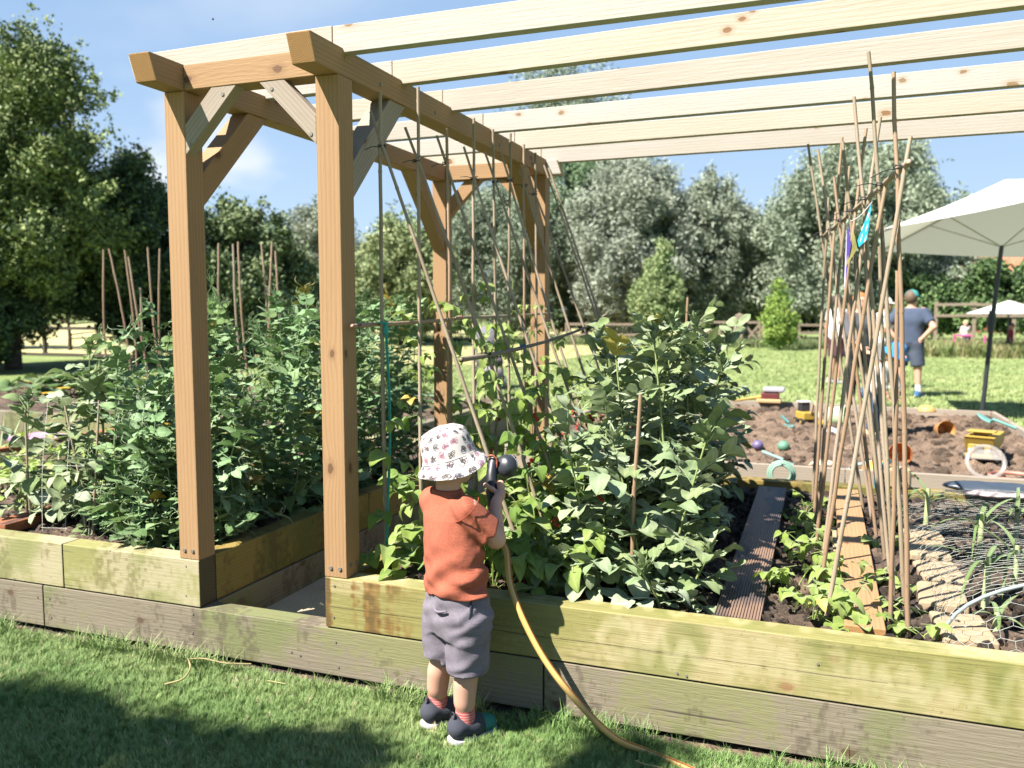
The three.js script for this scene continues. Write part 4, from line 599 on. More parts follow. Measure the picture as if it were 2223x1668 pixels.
  for (const x of [2, 5, 8]) { const w = part('window', boxG(1.2, 1.1, 0.08, 0.02, x, er - 1.1, 3.01), flat('#f0eee8', 0.6), t); part('pane', boxG(1.0, 0.9, 0.02, 0.004, x, er - 1.1, 3.06), flat('#2c3a44', 0.1), w); }
}
// tall rough grass bank at the far side of the lawn
grassField('rough_grass', 'tall dry grass bank below the right hedge', 5200, tuftGeo(12, 7, 0.25, 0.6, 0.12, 0.012), (r) => { const z = rr(-34, -28.5, r), p = wallZ(rr(1960, 2300, r), 700, z); return [p.x, 0, z, rr(0.6, 1.1, r)]; }, (c, k, q) => { const t = clamp((k - 0.3) * 1.4 + (q - 0.4) * 0.8); c.setRGB(lerp(0.18, 0.42, t), lerp(0.26, 0.36, t), lerp(0.07, 0.17, t)); }, 47);
grassField('rough_grass', 'unmown grass along the willow row', 5200, tuftGeo(14, 7, 0.2, 0.45, 0.12, 0.012), (r) => { const z = rr(-37, -33.5, r), p = wallZ(rr(560, 1800, r), 700, z); return [p.x, 0, z, rr(0.6, 1.1, r)]; }, (c, k, q) => { const t = clamp((k - 0.3) * 1.4 + (q - 0.5) * 0.8); c.setRGB(lerp(0.1, 0.3, t), lerp(0.18, 0.3, t), lerp(0.05, 0.13, t)); }, 49);

// ================= people =================
const _p = new THREE.Vector3();
function seg(px, py, pz, a, b, ra, rb) { const dx = b.x - a.x, dy = b.y - a.y, dz = b.z - a.z, t = clamp(((px - a.x) * dx + (py - a.y) * dy + (pz - a.z) * dz) / (dx * dx + dy * dy + dz * dz + 1e-9)); const x = px - a.x - dx * t, y = py - a.y - dy * t, z = pz - a.z - dz * t; return Math.sqrt(x * x + y * y + z * z) - lerp(ra, rb, t); }
const smin = (a, b, k) => { const h = Math.max(k - Math.abs(a - b), 0) / k; return Math.min(a, b) - h * h * k * 0.25; };
const ell = (px, py, pz, c, rx, ry, rz) => { const x = (px - c.x) / rx, y = (py - c.y) / ry, z = (pz - c.z) / rz, k = Math.sqrt(x * x + y * y + z * z); return (k - 1) * Math.min(rx, ry, rz); };
function sdfMesh(fn, lo, hi, cell) {
  const c = V((lo[0] + hi[0]) / 2, (lo[1] + hi[1]) / 2, (lo[2] + hi[2]) / 2), half = Math.max(hi[0] - lo[0], hi[1] - lo[1], hi[2] - lo[2]) / 2 + cell * 3, n = Math.ceil(2 * half / cell), mc = new MarchingCubes(n, new THREE.MeshBasicMaterial(), false, false, 160000);
  mc.isolation = 0; const h = n / 2, f = mc.field;
  for (let k = 0; k < n; k++) { const z = c.z + (k - h) / h * half; const oz = z < lo[2] - cell * 2 || z > hi[2] + cell * 2; for (let j = 0; j < n; j++) { const y = c.y + (j - h) / h * half, oy = oz || y < lo[1] - cell * 2 || y > hi[1] + cell * 2; for (let i = 0; i < n; i++) { const x = c.x + (i - h) / h * half; f[k * n * n + j * n + i] = oy || x < lo[0] - cell * 2 || x > hi[0] + cell * 2 ? -1 : -fn(x, y, z); } } }
  mc.update(); const m = mc.count, P = new Float32Array(mc.positionArray.slice(0, m * 3)), N = new Float32Array(mc.normalArray.slice(0, m * 3));
  for (let i = 0; i < m; i++) { P[i * 3] = P[i * 3] * half + c.x; P[i * 3 + 1] = P[i * 3 + 1] * half + c.y; P[i * 3 + 2] = P[i * 3 + 2] * half + c.z; }
  const g = new THREE.BufferGeometry(); g.setAttribute('position', new THREE.BufferAttribute(P, 3)); g.setAttribute('normal', new THREE.BufferAttribute(N, 3)); const uv = new Float32Array(m * 2); for (let i = 0; i < m; i++) { uv[i * 2] = P[i * 3] + P[i * 3 + 2]; uv[i * 2 + 1] = P[i * 3 + 1]; } g.setAttribute('uv', new THREE.BufferAttribute(uv, 2)); return g;
}
const skin = new THREE.MeshPhysicalMaterial({ color: base('#d9a78e'), roughness: 0.6, sheen: 0.2 });
const weave = tex(256, 256, (u, v) => grey(128 + 50 * (n2(u * 220, v * 60) - 0.5) + 60 * (n2(u * 60, v * 220) - 0.5)), false); weave.repeat.set(9, 9);
const heather = tex(512, 512, (u, v) => grey(255 * clamp(0.80 + 0.22 * (n2(u * 190, v * 190) - 0.3) + 0.16 * (fbm(u * 8, v * 8, 4) - 0.4))), true); heather.repeat.set(4, 4);
const cloth = (c, o = {}) => std({ color: c, roughness: 0.92, bumpMap: weave, bumpScale: 0.0012, ...o });
// fingers as chains: each {pts, r}
function handSdf(chains, palm) { return (x, y, z) => { let d = palm(x, y, z); for (const c of chains) for (let i = 1; i < c.p.length; i++) d = smin(d, seg(x, y, z, c.p[i - 1], c.p[i], c.r * (1 - 0.08 * (i - 1)), c.r * (1 - 0.08 * i)), 0.006); return d; }; }

// ---------- the child with the hose ----------
{
  const root = thing('person', 'small child in orange T-shirt, grey shorts and printed bucket hat watering with a hose', 'child', [-1.13, 0, -2.5]);
  const O = root.position, L = (x, y, z) => V(x - O.x, y, z - O.z);                     // world to the child's own axes
  const F = V(0.55, 0, -0.835), R = V(0.835, 0, 0.55);
  const J = { aL: L(-1.205, 0.075, -2.545), aR: L(-1.072, 0.075, -2.475), kL: L(-1.185, 0.225, -2.53), kR: L(-1.065, 0.225, -2.475), hL: L(-1.165, 0.40, -2.535), hR: L(-1.06, 0.40, -2.475), neck: L(-1.152, 0.815, -2.52), head: L(-1.15, 0.93, -2.535), sL: L(-1.232, 0.775, -2.575), sR: L(-1.062, 0.775, -2.475), eR: L(-0.985, 0.672, -2.535), wR: L(-1.028, 0.765, -2.645), eL: L(-1.235, 0.68, -2.66), wL: L(-1.13, 0.70, -2.755), pel: L(-1.11, 0.46, -2.505), chest: L(-1.145, 0.70, -2.525) };
  const HX = L(-1.058, 0.70, -2.70), HY = L(-1.092, 0.875, -2.765), axis = HY.clone().sub(HX).normalize();   // the spray handle
  const hp = (t) => HX.clone().lerp(HY, t);
  // local frame round the handle: a = to the right, b = away from the camera
  const side = V(0.86, 0.1, 0.3); side.addScaledVector(axis, -side.dot(axis)).normalize(); const away = new THREE.Vector3().crossVectors(side, axis).normalize(); if (away.z > 0) away.negate();
  const ring = (t, ang, ra) => hp(t).addScaledVector(side, ra * Math.cos(ang)).addScaledVector(away, ra * Math.sin(ang));
  const chains = [0, 1, 2, 3].map((k) => { const t = 0.34 + k * 0.085, r0 = 0.0235; return { r: 0.0075 - (k === 0 ? 0.0008 : 0), p: [ring(t, 0.15, 0.034), ring(t, 0.9, 0.031), ring(t, 1.9, r0), ring(t, 2.9, r0), ring(t - 0.01, 3.5 - (k === 0 ? 0.4 : 0), r0 - 0.001)] }; });
  chains.push({ r: 0.0085, p: [ring(0.36, -0.1, 0.04), ring(0.50, -0.9, 0.031), ring(0.58, -1.7, 0.026), ring(0.62, -2.5, 0.025)] });
  const palm = (x, y, z) => Math.min(seg(x, y, z, ring(0.36, 0.1, 0.036), ring(0.60, 0.2, 0.034), 0.0145, 0.0135), seg(x, y, z, J.wR, ring(0.42, 0.0, 0.038), 0.019, 0.0165));
  const hand = sdfMesh(handSdf(chains, palm), [-0.07 + HX.x, 0.66, HX.z - 0.12], [HX.x + 0.12, 0.86, HX.z + 0.1], 0.003);
  const limb = (x, y, z) => {
    let d = seg(x, y, z, J.aL, J.kL, 0.027, 0.036); d = Math.min(d, seg(x, y, z, J.kL, J.hL, 0.038, 0.046)); d = Math.min(d, seg(x, y, z, J.aR, J.kR, 0.027, 0.037), seg(x, y, z, J.kR, J.hR, 0.039, 0.046));
    const calf = (k, a) => seg(x, y, z, V(lerp(k.x, a.x, 0.2) - F.x * 0.012, lerp(k.y, a.y, 0.2), lerp(k.z, a.z, 0.2) - F.z * 0.012), V(lerp(k.x, a.x, 0.6) - F.x * 0.012, lerp(k.y, a.y, 0.6), lerp(k.z, a.z, 0.6) - F.z * 0.012), 0.033, 0.03);
    d = smin(d, Math.min(calf(J.kL, J.aL), calf(J.kR, J.aR)), 0.02);
    const foot = (a) => seg(x, y, z, V(a.x - F.x * 0.015, 0.04, a.z - F.z * 0.015), V(a.x + F.x * 0.085, 0.03, a.z + F.z * 0.085), 0.03, 0.022); d = smin(d, Math.min(foot(J.aL), foot(J.aR)), 0.02);
    d = smin(d, seg(x, y, z, J.hL, J.hR, 0.05, 0.05), 0.03); d = smin(d, seg(x, y, z, J.pel, J.chest, 0.066, 0.064), 0.03); d = smin(d, seg(x, y, z, J.sL, J.sR, 0.042, 0.042), 0.04);
    d = smin(d, seg(x, y, z, J.chest, J.neck, 0.06, 0.036), 0.03); d = smin(d, seg(x, y, z, J.neck, J.head, 0.037, 0.04), 0.02);
    let hd = ell(x, y, z, J.head, 0.073, 0.085, 0.08); const fc = V(J.head.x + F.x * 0.074, J.head.y - 0.012, J.head.z + F.z * 0.074); hd = smin(hd, seg(x, y, z, V(fc.x, fc.y + 0.012, fc.z), V(fc.x + F.x * 0.008, fc.y - 0.004, fc.z + F.z * 0.008), 0.006, 0.009), 0.012); hd = smin(hd, seg(x, y, z, V(fc.x - F.x * 0.02, fc.y - 0.045, fc.z - F.z * 0.02), V(fc.x - F.x * 0.02, fc.y - 0.05, fc.z - F.z * 0.02), 0.024, 0.024), 0.03);
    hd = smin(hd, seg(x, y, z, V(fc.x - R.x * 0.016, fc.y - 0.03, fc.z - R.z * 0.016), V(fc.x + R.x * 0.016, fc.y - 0.03, fc.z + R.z * 0.016), 0.006, 0.006), 0.008);
    for (const s of [-1, 1]) hd = smin(hd, ell(x, y, z, V(J.head.x + R.x * 0.073 * s, J.head.y - 0.012, J.head.z + R.z * 0.073 * s), 0.014, 0.02, 0.014), 0.008);
    d = smin(d, hd, 0.02);
    d = smin(d, seg(x, y, z, J.sR, J.eR, 0.035, 0.030), 0.02); d = smin(d, seg(x, y, z, J.eR, J.wR, 0.031, 0.0195), 0.012); d = smin(d, seg(x, y, z, J.sL, J.eL, 0.035, 0.029), 0.02); d = smin(d, seg(x, y, z, J.eL, J.wL, 0.029, 0.02), 0.012);
    return d; };
  // the left hand holds the hose end below the handle, on the far side
  const lc = [0, 1, 2, 3].map((k) => { const q = L(-1.062 + 0.003 * k, 0.655 + 0.0155 * k, -2.712); return { r: 0.0072, p: [V(q.x - 0.045, q.y, q.z - 0.012), V(q.x - 0.022, q.y, q.z - 0.03), V(q.x + 0.006, q.y, q.z - 0.028), V(q.x + 0.022, q.y, q.z - 0.008), V(q.x + 0.016, q.y, q.z + 0.012)] }; });
  lc.push({ r: 0.0082, p: [L(-1.105, 0.69, -2.725), L(-1.092, 0.70, -2.702), L(-1.07, 0.70, -2.69)] });
  const lh = sdfMesh(handSdf(lc, (x, y, z) => Math.min(seg(x, y, z, L(-1.106, 0.655, -2.727), L(-1.10, 0.70, -2.727), 0.0135, 0.013), seg(x, y, z, J.wL, L(-1.108, 0.69, -2.735), 0.019, 0.016))), [L(-1.16, 0, 0).x, 0.62, L(0, 0, -2.80).z], [L(-1.0, 0, 0).x, 0.74, L(0, 0, -2.66).z], 0.003);
  part('body', mergeGeometries([sdfMesh(limb, [-0.17, 0.0, -0.28], [0.19, 1.03, 0.12], 0.011), hand, lh], false), skin, root);
  for (const s of [-1, 1]) { const e = part('eye', new THREE.SphereGeometry(0.0085, 10, 8), flat('#3a2a20', 0.2), root); e.position.set(J.head.x + F.x * 0.07 + R.x * 0.028 * s, J.head.y + 0.002, J.head.z + F.z * 0.07 + R.z * 0.028 * s); }
  // fitted clothing from lofted sections: y -> [centre, half width, half depth]
  const loft = (rows) => (x, y, z) => { let i = 1; while (i < rows.length - 1 && y > rows[i][0]) i++; const a = rows[i - 1], b = rows[i], t = clamp((y - a[0]) / (b[0] - a[0])), cx = lerp(a[1], b[1], t), cz = lerp(a[2], b[2], t), w = lerp(a[3], b[3], t), e = lerp(a[4], b[4], t), u = (x - cx) * R.x + (z - cz) * R.z, v = (x - cx) * F.x + (z - cz) * F.z; return (Math.sqrt((u / w) ** 2 + (v / e) ** 2) - 1) * Math.min(w, e); };
  const q = (y, p, w, d) => [y, p.x, p.z, w, d];
  const torso = loft([q(0.48, L(-1.108, 0, -2.495), 0.124, 0.098), q(0.56, L(-1.115, 0, -2.50), 0.120, 0.094), q(0.66, L(-1.132, 0, -2.512), 0.116, 0.088), q(0.74, L(-1.145, 0, -2.522), 0.114, 0.076), q(0.79, L(-1.150, 0, -2.523), 0.09, 0.058), q(0.835, L(-1.152, 0, -2.52), 0.046, 0.046)]);
  const slv = J.sR.clone().lerp(J.eR, 0.74), slvL = J.sL.clone().lerp(J.eL, 0.8), dR = J.eR.clone().sub(J.sR).normalize(), dL = J.eL.clone().sub(J.sL).normalize();
  const fold = (x, y, z) => { const u = x * R.x + z * R.z, dn = sstep(0.72, 0.52, y), s1 = y * 1.0 - u * 0.95; return dn * (0.011 * Math.sin(s1 * 62 + 4 * n3(x * 9, y * 9, z * 9)) * (0.1 + n3(x * 11 + 4, y * 8, z * 11)) + 0.004 * Math.sin((y + u * 0.4) * 105 + 6 * n3(x * 14, y * 10, z * 14)) * n3(x * 12, y * 12, z * 12)) + 0.005 * (fbm3(x * 30, y * 22, z * 30, 3) - 0.5); };
  const shirt = (x, y, z) => { let d = torso(x, y, z); const ar = Math.max(seg(x, y, z, J.sR, J.eR, 0.047, 0.056), (x - slv.x) * dR.x + (y - slv.y) * dR.y + (z - slv.z) * dR.z), al = Math.max(seg(x, y, z, J.sL, J.eL, 0.047, 0.054), (x - slvL.x) * dL.x + (y - slvL.y) * dL.y + (z - slvL.z) * dL.z); d = smin(d, Math.min(ar + 0.004 * Math.sin((y * 0.8 + x) * 120), al), 0.03) + fold(x, y, z); const u = x * R.x + z * R.z; return Math.max(d, 0.495 + 0.05 * u + 0.006 * Math.sin(u * 40) - y, y - 0.832); };
  const sh = part('t_shirt', sdfMesh(shirt, [-0.19, 0.45, -0.2], [0.19, 0.85, 0.16], 0.0055), cloth('#c86d50', { map: heather }), root);
  // sleeve seam
  { const pts = []; for (let i = 0; i <= 20; i++) { const a = i / 20 * 6.283, c = J.sR.clone().lerp(J.eR, -0.05), n = dR, s1 = new THREE.Vector3().crossVectors(n, V(0, 1, 0)).normalize(), s2 = new THREE.Vector3().crossVectors(n, s1); pts.push(c.addScaledVector(s1, 0.056 * Math.cos(a)).addScaledVector(s2, 0.056 * Math.sin(a))); } part('seam', tubeGeo(pts, 0.0016, 4, false), cloth('#a8452a'), sh); }
  const legS = (x, y, z) => { const f = 0.0045 * Math.sin((y * 0.9 + x * 0.7) * 60 + 5 * n3(x * 10, y * 10, z * 10)) * n3(x * 9, y * 9, z * 9) + 0.0035 * Math.sin((y - x * 0.5) * 110 + 6 * n3(x * 14, y * 14, z * 14)) * n3(x * 13 + 3, y * 13, z * 13) + 0.003 * (fbm3(x * 34, y * 26, z * 34, 3) - 0.5); const kL = V(J.kL.x, 0.245, J.kL.z), kR = V(J.kR.x, 0.235, J.kR.z); let d = smin(seg(x, y, z, V(kL.x, 0.2, kL.z), V(J.hL.x, 0.42, J.hL.z), 0.064, 0.078), seg(x, y, z, V(kR.x, 0.2, kR.z), V(J.hR.x, 0.42, J.hR.z), 0.066, 0.078), 0.012); const hips = loft([q(0.33, L(-1.11, 0, -2.505), 0.112, 0.085), q(0.42, L(-1.11, 0, -2.503), 0.122, 0.096), q(0.55, L(-1.112, 0, -2.50), 0.11, 0.088)])(x, y, z); d = smin(d, Math.max(hips, 0.36 - y), 0.03) + f; const u = x * R.x + z * R.z; return Math.max(d, (u > -0.01 ? 0.238 : 0.256) - y, y - 0.505); };
  const shG = part('shorts', sdfMesh(legS, [-0.17, 0.2, -0.15], [0.17, 0.56, 0.15], 0.0055), cloth('#938b97', { map: heather }), root);
  const back = V(-F.x, 0, -F.z), at2 = (u, v, y) => V(L(-1.11, 0, -2.503).x + R.x * u - F.x * v, y, L(0, 0, -2.503).z + R.z * u - F.z * v);
  part('pocket_flap', tubeGeo(smoothPts([at2(-0.005, 0.094, 0.462), at2(0.03, 0.098, 0.452), at2(0.07, 0.088, 0.462)], 10), [...Array(11)].map((_, i) => 0.003 + 0.002 * Math.sin(i / 10 * 3.1)), 5), cloth('#7f7884'), shG);
  part('pocket_flap', tubeGeo(smoothPts([at2(0.112, 0.02, 0.50), at2(0.122, 0.03, 0.46), at2(0.119, 0.04, 0.42)], 8), 0.004, 5), cloth('#2f3440'), shG);
  // socks and shoes
  const stripe = std({ roughness: 0.95, map: (() => { const t = tex(16, 64, (u, v) => (v > 0.66 ? [184, 186, 196] : Math.floor(v * 22) % 2 ? [196, 84, 80] : [212, 152, 146])); t.wrapS = t.wrapT = THREE.ClampToEdgeWrapping; return t; })() });
  const soleM = flat('#b9b9b6', 0.8), upperM = cloth('#3f434e'), tealM = cloth('#1f7f74', { roughness: 0.6 });
  for (const a of [J.aL, J.aR]) {
    const sk = new THREE.LatheGeometry([[0.034, 0], [0.0335, 0.02], [0.0325, 0.04], [0.0325, 0.058], [0.034, 0.08], [0.031, 0.084]].map((v) => new THREE.Vector2(...v)), 20); sk.translate(a.x, 0.062, a.z); part('sock', sk, stripe, root);
    const sg = (t) => V(a.x + F.x * t, 0, a.z + F.z * t), up = (x, y, z) => { let d = seg(x, y, z, V(sg(-0.028).x, 0.048, sg(-0.028).z), V(sg(0.03).x, 0.046, sg(0.03).z), 0.036, 0.038); d = smin(d, seg(x, y, z, V(sg(0.03).x, 0.04, sg(0.03).z), V(sg(0.092).x, 0.030, sg(0.092).z), 0.034, 0.028), 0.02); d = smin(d, seg(x, y, z, V(sg(-0.03).x, 0.06, sg(-0.03).z), V(sg(-0.036).x, 0.088, sg(-0.036).z), 0.026, 0.012), 0.02); const hole = ell(x, y, z, V(a.x, 0.105, a.z), 0.036, 0.04, 0.036); return Math.max(d, -hole, 0.014 - y); };
    const s = part('shoe', sdfMesh(up, [a.x - 0.08, 0, a.z - 0.14], [a.x + 0.12, 0.11, a.z + 0.09], 0.004), upperM, root);
    const so = (x, y, z) => Math.max(Math.min(seg(x, 0, z, sg(-0.03), sg(0.03), 0.036, 0.038), seg(x, 0, z, sg(0.03), sg(0.094), 0.036, 0.030)), 0.002 - y, y - 0.016); part('sole', sdfMesh(so, [a.x - 0.08, -0.01, a.z - 0.14], [a.x + 0.13, 0.03, a.z + 0.09], 0.004), soleM, s);
    const to = (x, y, z) => Math.max(seg(x, y, z, V(sg(0.045).x, 0.042, sg(0.045).z), V(sg(0.092).x, 0.031, sg(0.092).z), 0.0355, 0.0295), 0.016 - y); part('toe_panel', sdfMesh(to, [a.x - 0.05, 0, a.z - 0.15], [a.x + 0.13, 0.09, a.z + 0.05], 0.004), tealM, s);
    const c2 = sg(-0.048); part('heel_loop', new THREE.TorusGeometry(0.011, 0.0028, 6, 14).rotateY(Math.atan2(F.x, F.z)).translate(c2.x, 0.095, c2.z), flat('#1b1c22', 0.6), s);
  }
  // hair at the nape and the hat
  part('hair', sdfMesh((x, y, z) => Math.max(ell(x, y, z, V(J.head.x - F.x * 0.006, J.head.y + 0.01, J.head.z - F.z * 0.006), 0.079, 0.09, 0.086), (x - J.head.x) * F.x + (z - J.head.z) * F.z - 0.03, J.head.y - 0.055 - y), [-0.13, 0.84, -0.16], [0.1, 1.05, 0.08], 0.006), flat('#a98a62', 0.8), root);
  const cv = document.createElement('canvas'); cv.width = 1024; cv.height = 512; const cx = cv.getContext('2d'), r = rngOf(33); cx.fillStyle = '#e2dad4'; cx.fillRect(0, 0, 1024, 512);
  const inks = ['#4a4548', '#4a4548', '#5c5452', '#9c6478', '#7a6e92', '#5b8588', '#5f5688', '#a08a64'];
  for (let row = 0; row < 8; row++) for (let col = 0; col < 16; col++) { const x = (col + 0.5 * (row % 2)) * 64 + rr(-8, 8, r), y = row * 64 + 30 + rr(-8, 8, r), s = rr(27, 33, r); cx.save(); cx.translate(x, y); cx.rotate(rr(-0.6, 0.6, r)); const tint = inks[3 + ((r() * 5) | 0)]; if (r() < 0.6) { cx.fillStyle = tint; cx.globalAlpha = 0.45; cx.beginPath(); cx.ellipse(rr(-4, 4, r), rr(-2, 6, r), s * 0.55, s * 0.4, r() * 3, 0, 7); cx.fill(); cx.globalAlpha = 1; } cx.strokeStyle = inks[(r() * 4) | 0]; cx.lineWidth = 3.0; for (let k = 0; k < 11; k++) { cx.beginPath(); cx.ellipse(rr(-s * 0.5, s * 0.5, r), rr(-s * 0.5, s * 0.5, r), rr(3, s * 0.6, r), rr(3, s * 0.5, r), r() * 3, 0, rr(3, 7, r)); cx.stroke(); } cx.restore(); }
  const hm = new THREE.CanvasTexture(cv); hm.colorSpace = THREE.SRGBColorSpace; hm.wrapS = THREE.RepeatWrapping; hm.wrapT = THREE.ClampToEdgeWrapping;
  const prof = [[0.001, 0.106], [0.03, 0.105], [0.056, 0.099], [0.073, 0.088], [0.080, 0.075], [0.085, 0.055], [0.089, 0.03], [0.092, 0.008], [0.0935, 0.0], [0.100, -0.008], [0.107, -0.019], [0.115, -0.032], [0.121, -0.043], [0.1215, -0.046], [0.119, -0.046], [0.106, -0.024], [0.091, -0.004], [0.086, 0.03], [0.08, 0.06]];
  const hg = new THREE.LatheGeometry(prof.map((v) => new THREE.Vector2(...v)), 56), hpz = hg.attributes.position, hu = hg.attributes.uv; let acc = [0]; for (let i = 1; i < prof.length; i++) acc.push(acc[i - 1] + Math.hypot(prof[i][0] - prof[i - 1][0], prof[i][1] - prof[i - 1][1]));
  for (let i = 0; i < hpz.count; i++) { const x = hpz.getX(i), y = hpz.getY(i), z = hpz.getZ(i), ra = Math.hypot(x, z), an = Math.atan2(z, x), k = (ra > 0.095 ? 1 : 0) * sstep(0.095, 0.121, ra); hpz.setXYZ(i, x * (1 + 0.015 * Math.sin(an * 3 + 1)), y + k * 0.012 * Math.sin(an * 2 + 0.6) + (y > 0.06 ? 0.007 * (n2(x * 50 + 9, z * 50) - 0.5) : 0.003 * (n2(an * 3 + 9, y * 60) - 0.5)), z * (1 + 0.012 * Math.cos(an * 4))); const j = i % prof.length; hu.setXY(i, 1 * (Math.floor(i / prof.length) / 56) * 1.0, clamp(acc[j] / 0.26)); }
  hg.computeVertexNormals();
  const hat = part('bucket_hat', hg, std({ map: hm, roughness: 0.95, side: THREE.DoubleSide, bumpMap: weave, bumpScale: 0.001 }), root); hat.position.set(J.head.x + 0.0, 0.935, J.head.z); hat.up.set(0, 1, 0); hat.quaternion.setFromUnitVectors(V(0, 1, 0), V(-0.27, 1, 0.10).normalize()); hat.rotateY(1.2);
  part('hat_band', new THREE.TorusGeometry(0.0935, 0.0016, 5, 48).rotateX(Math.PI / 2).translate(0, 0.0015, 0), cloth('#d8d0ca'), hat);

  // ---------- hose and spray head ----------
  const hose = thing('garden_hose', 'yellow garden hose with a black spray head held by the child', 'hose', [-0.6, 0, -2.52]), K = hose.position, W = (p) => p.clone().add(O).sub(K), wl = (x, y, z) => V(x - K.x, y, z - K.z);
  const hx = W(HX), hy = W(HY), ax = hy.clone().sub(hx).normalize(), bot = hx.clone().addScaledVector(ax, -0.06);
  const blackM = flat('#23252b', 0.45), pinkM = flat('#b3224c', 0.5);
  part('handle', merge([tubeGeo(smoothPts([hx.clone().addScaledVector(ax, 0.005), hx.clone().lerp(hy, 0.4), hx.clone().lerp(hy, 0.8), hy.clone().add(V(0.004, 0.012, -0.02))], 14), [...Array(15)].map((_, i) => 0.0175 + 0.003 * Math.sin(i / 14 * 3.1) + (i > 11 ? 0.004 : 0)), 14)]), blackM, hose);
  part('connector', tubeGeo([hx.clone().addScaledVector(ax, -0.035), hx.clone().addScaledVector(ax, -0.03), hx.clone().addScaledVector(ax, 0.0), hx.clone().addScaledVector(ax, 0.006)], [0.015, 0.019, 0.019, 0.016], 14), pinkM, hose);
  part('trigger', tubeGeo(smoothPts([hy.clone().add(V(-0.016, 0.024, 0.004)), hy.clone().add(V(0.004, 0.034, 0.01)), hy.clone().add(V(0.022, 0.02, 0.004)), hy.clone().add(V(0.022, -0.01, 0.004))], 10), 0.0035, 6), flat('#b5604a', 0.5), hose);
  const rose = new THREE.LatheGeometry([[0.0, -0.022], [0.02, -0.021], [0.034, -0.012], [0.042, 0.004], [0.044, 0.02], [0.042, 0.024], [0.038, 0.022], [0, 0.021]].map((v) => new THREE.Vector2(...v)), 30), ro = part('spray_head', rose, flat('#34383f', 0.35), hose); ro.position.copy(hy).add(V(0.042, -0.006, -0.02)); ro.quaternion.setFromUnitVectors(V(0, 1, 0), V(0.25, -0.35, -0.9).normalize());
  part('nozzle_ring', new THREE.TorusGeometry(0.043, 0.0025, 6, 30).rotateX(Math.PI / 2).translate(0, 0.018, 0), flat('#55595f', 0.4), ro);
  const g1 = ground(1400, 1632, 0.014), g2 = ground(1500, 1672, 0.013);
  const hs = smoothPts([hx.clone().addScaledVector(ax, -0.03), bot, wl(-1.0, 0.61, -2.66), wl(-0.955, 0.49, -2.60), wl(-0.83, 0.30, -2.545), wl(-0.69, 0.165, -2.515), wl(-0.575, 0.065, -2.53), wl(g1.x, 0.016, g1.z), wl(g2.x, 0.013, g2.z), wl(0.1, 0.013, -2.25), wl(0.9, 0.013, -1.9)], 90);
  const hoseT = tex(64, 32, (u, v) => (Math.abs(v - 0.3) < 0.05 || Math.abs(v - 0.8) < 0.05 ? [140, 74, 30] : mix3([214, 182, 112], [198, 162, 90], n2(u * 8, v * 8)))); hoseT.wrapS = THREE.RepeatWrapping;
  part('hose', tubeGeo(hs, 0.0112, 12), std({ map: hoseT, roughness: 0.4 }), hose);
}

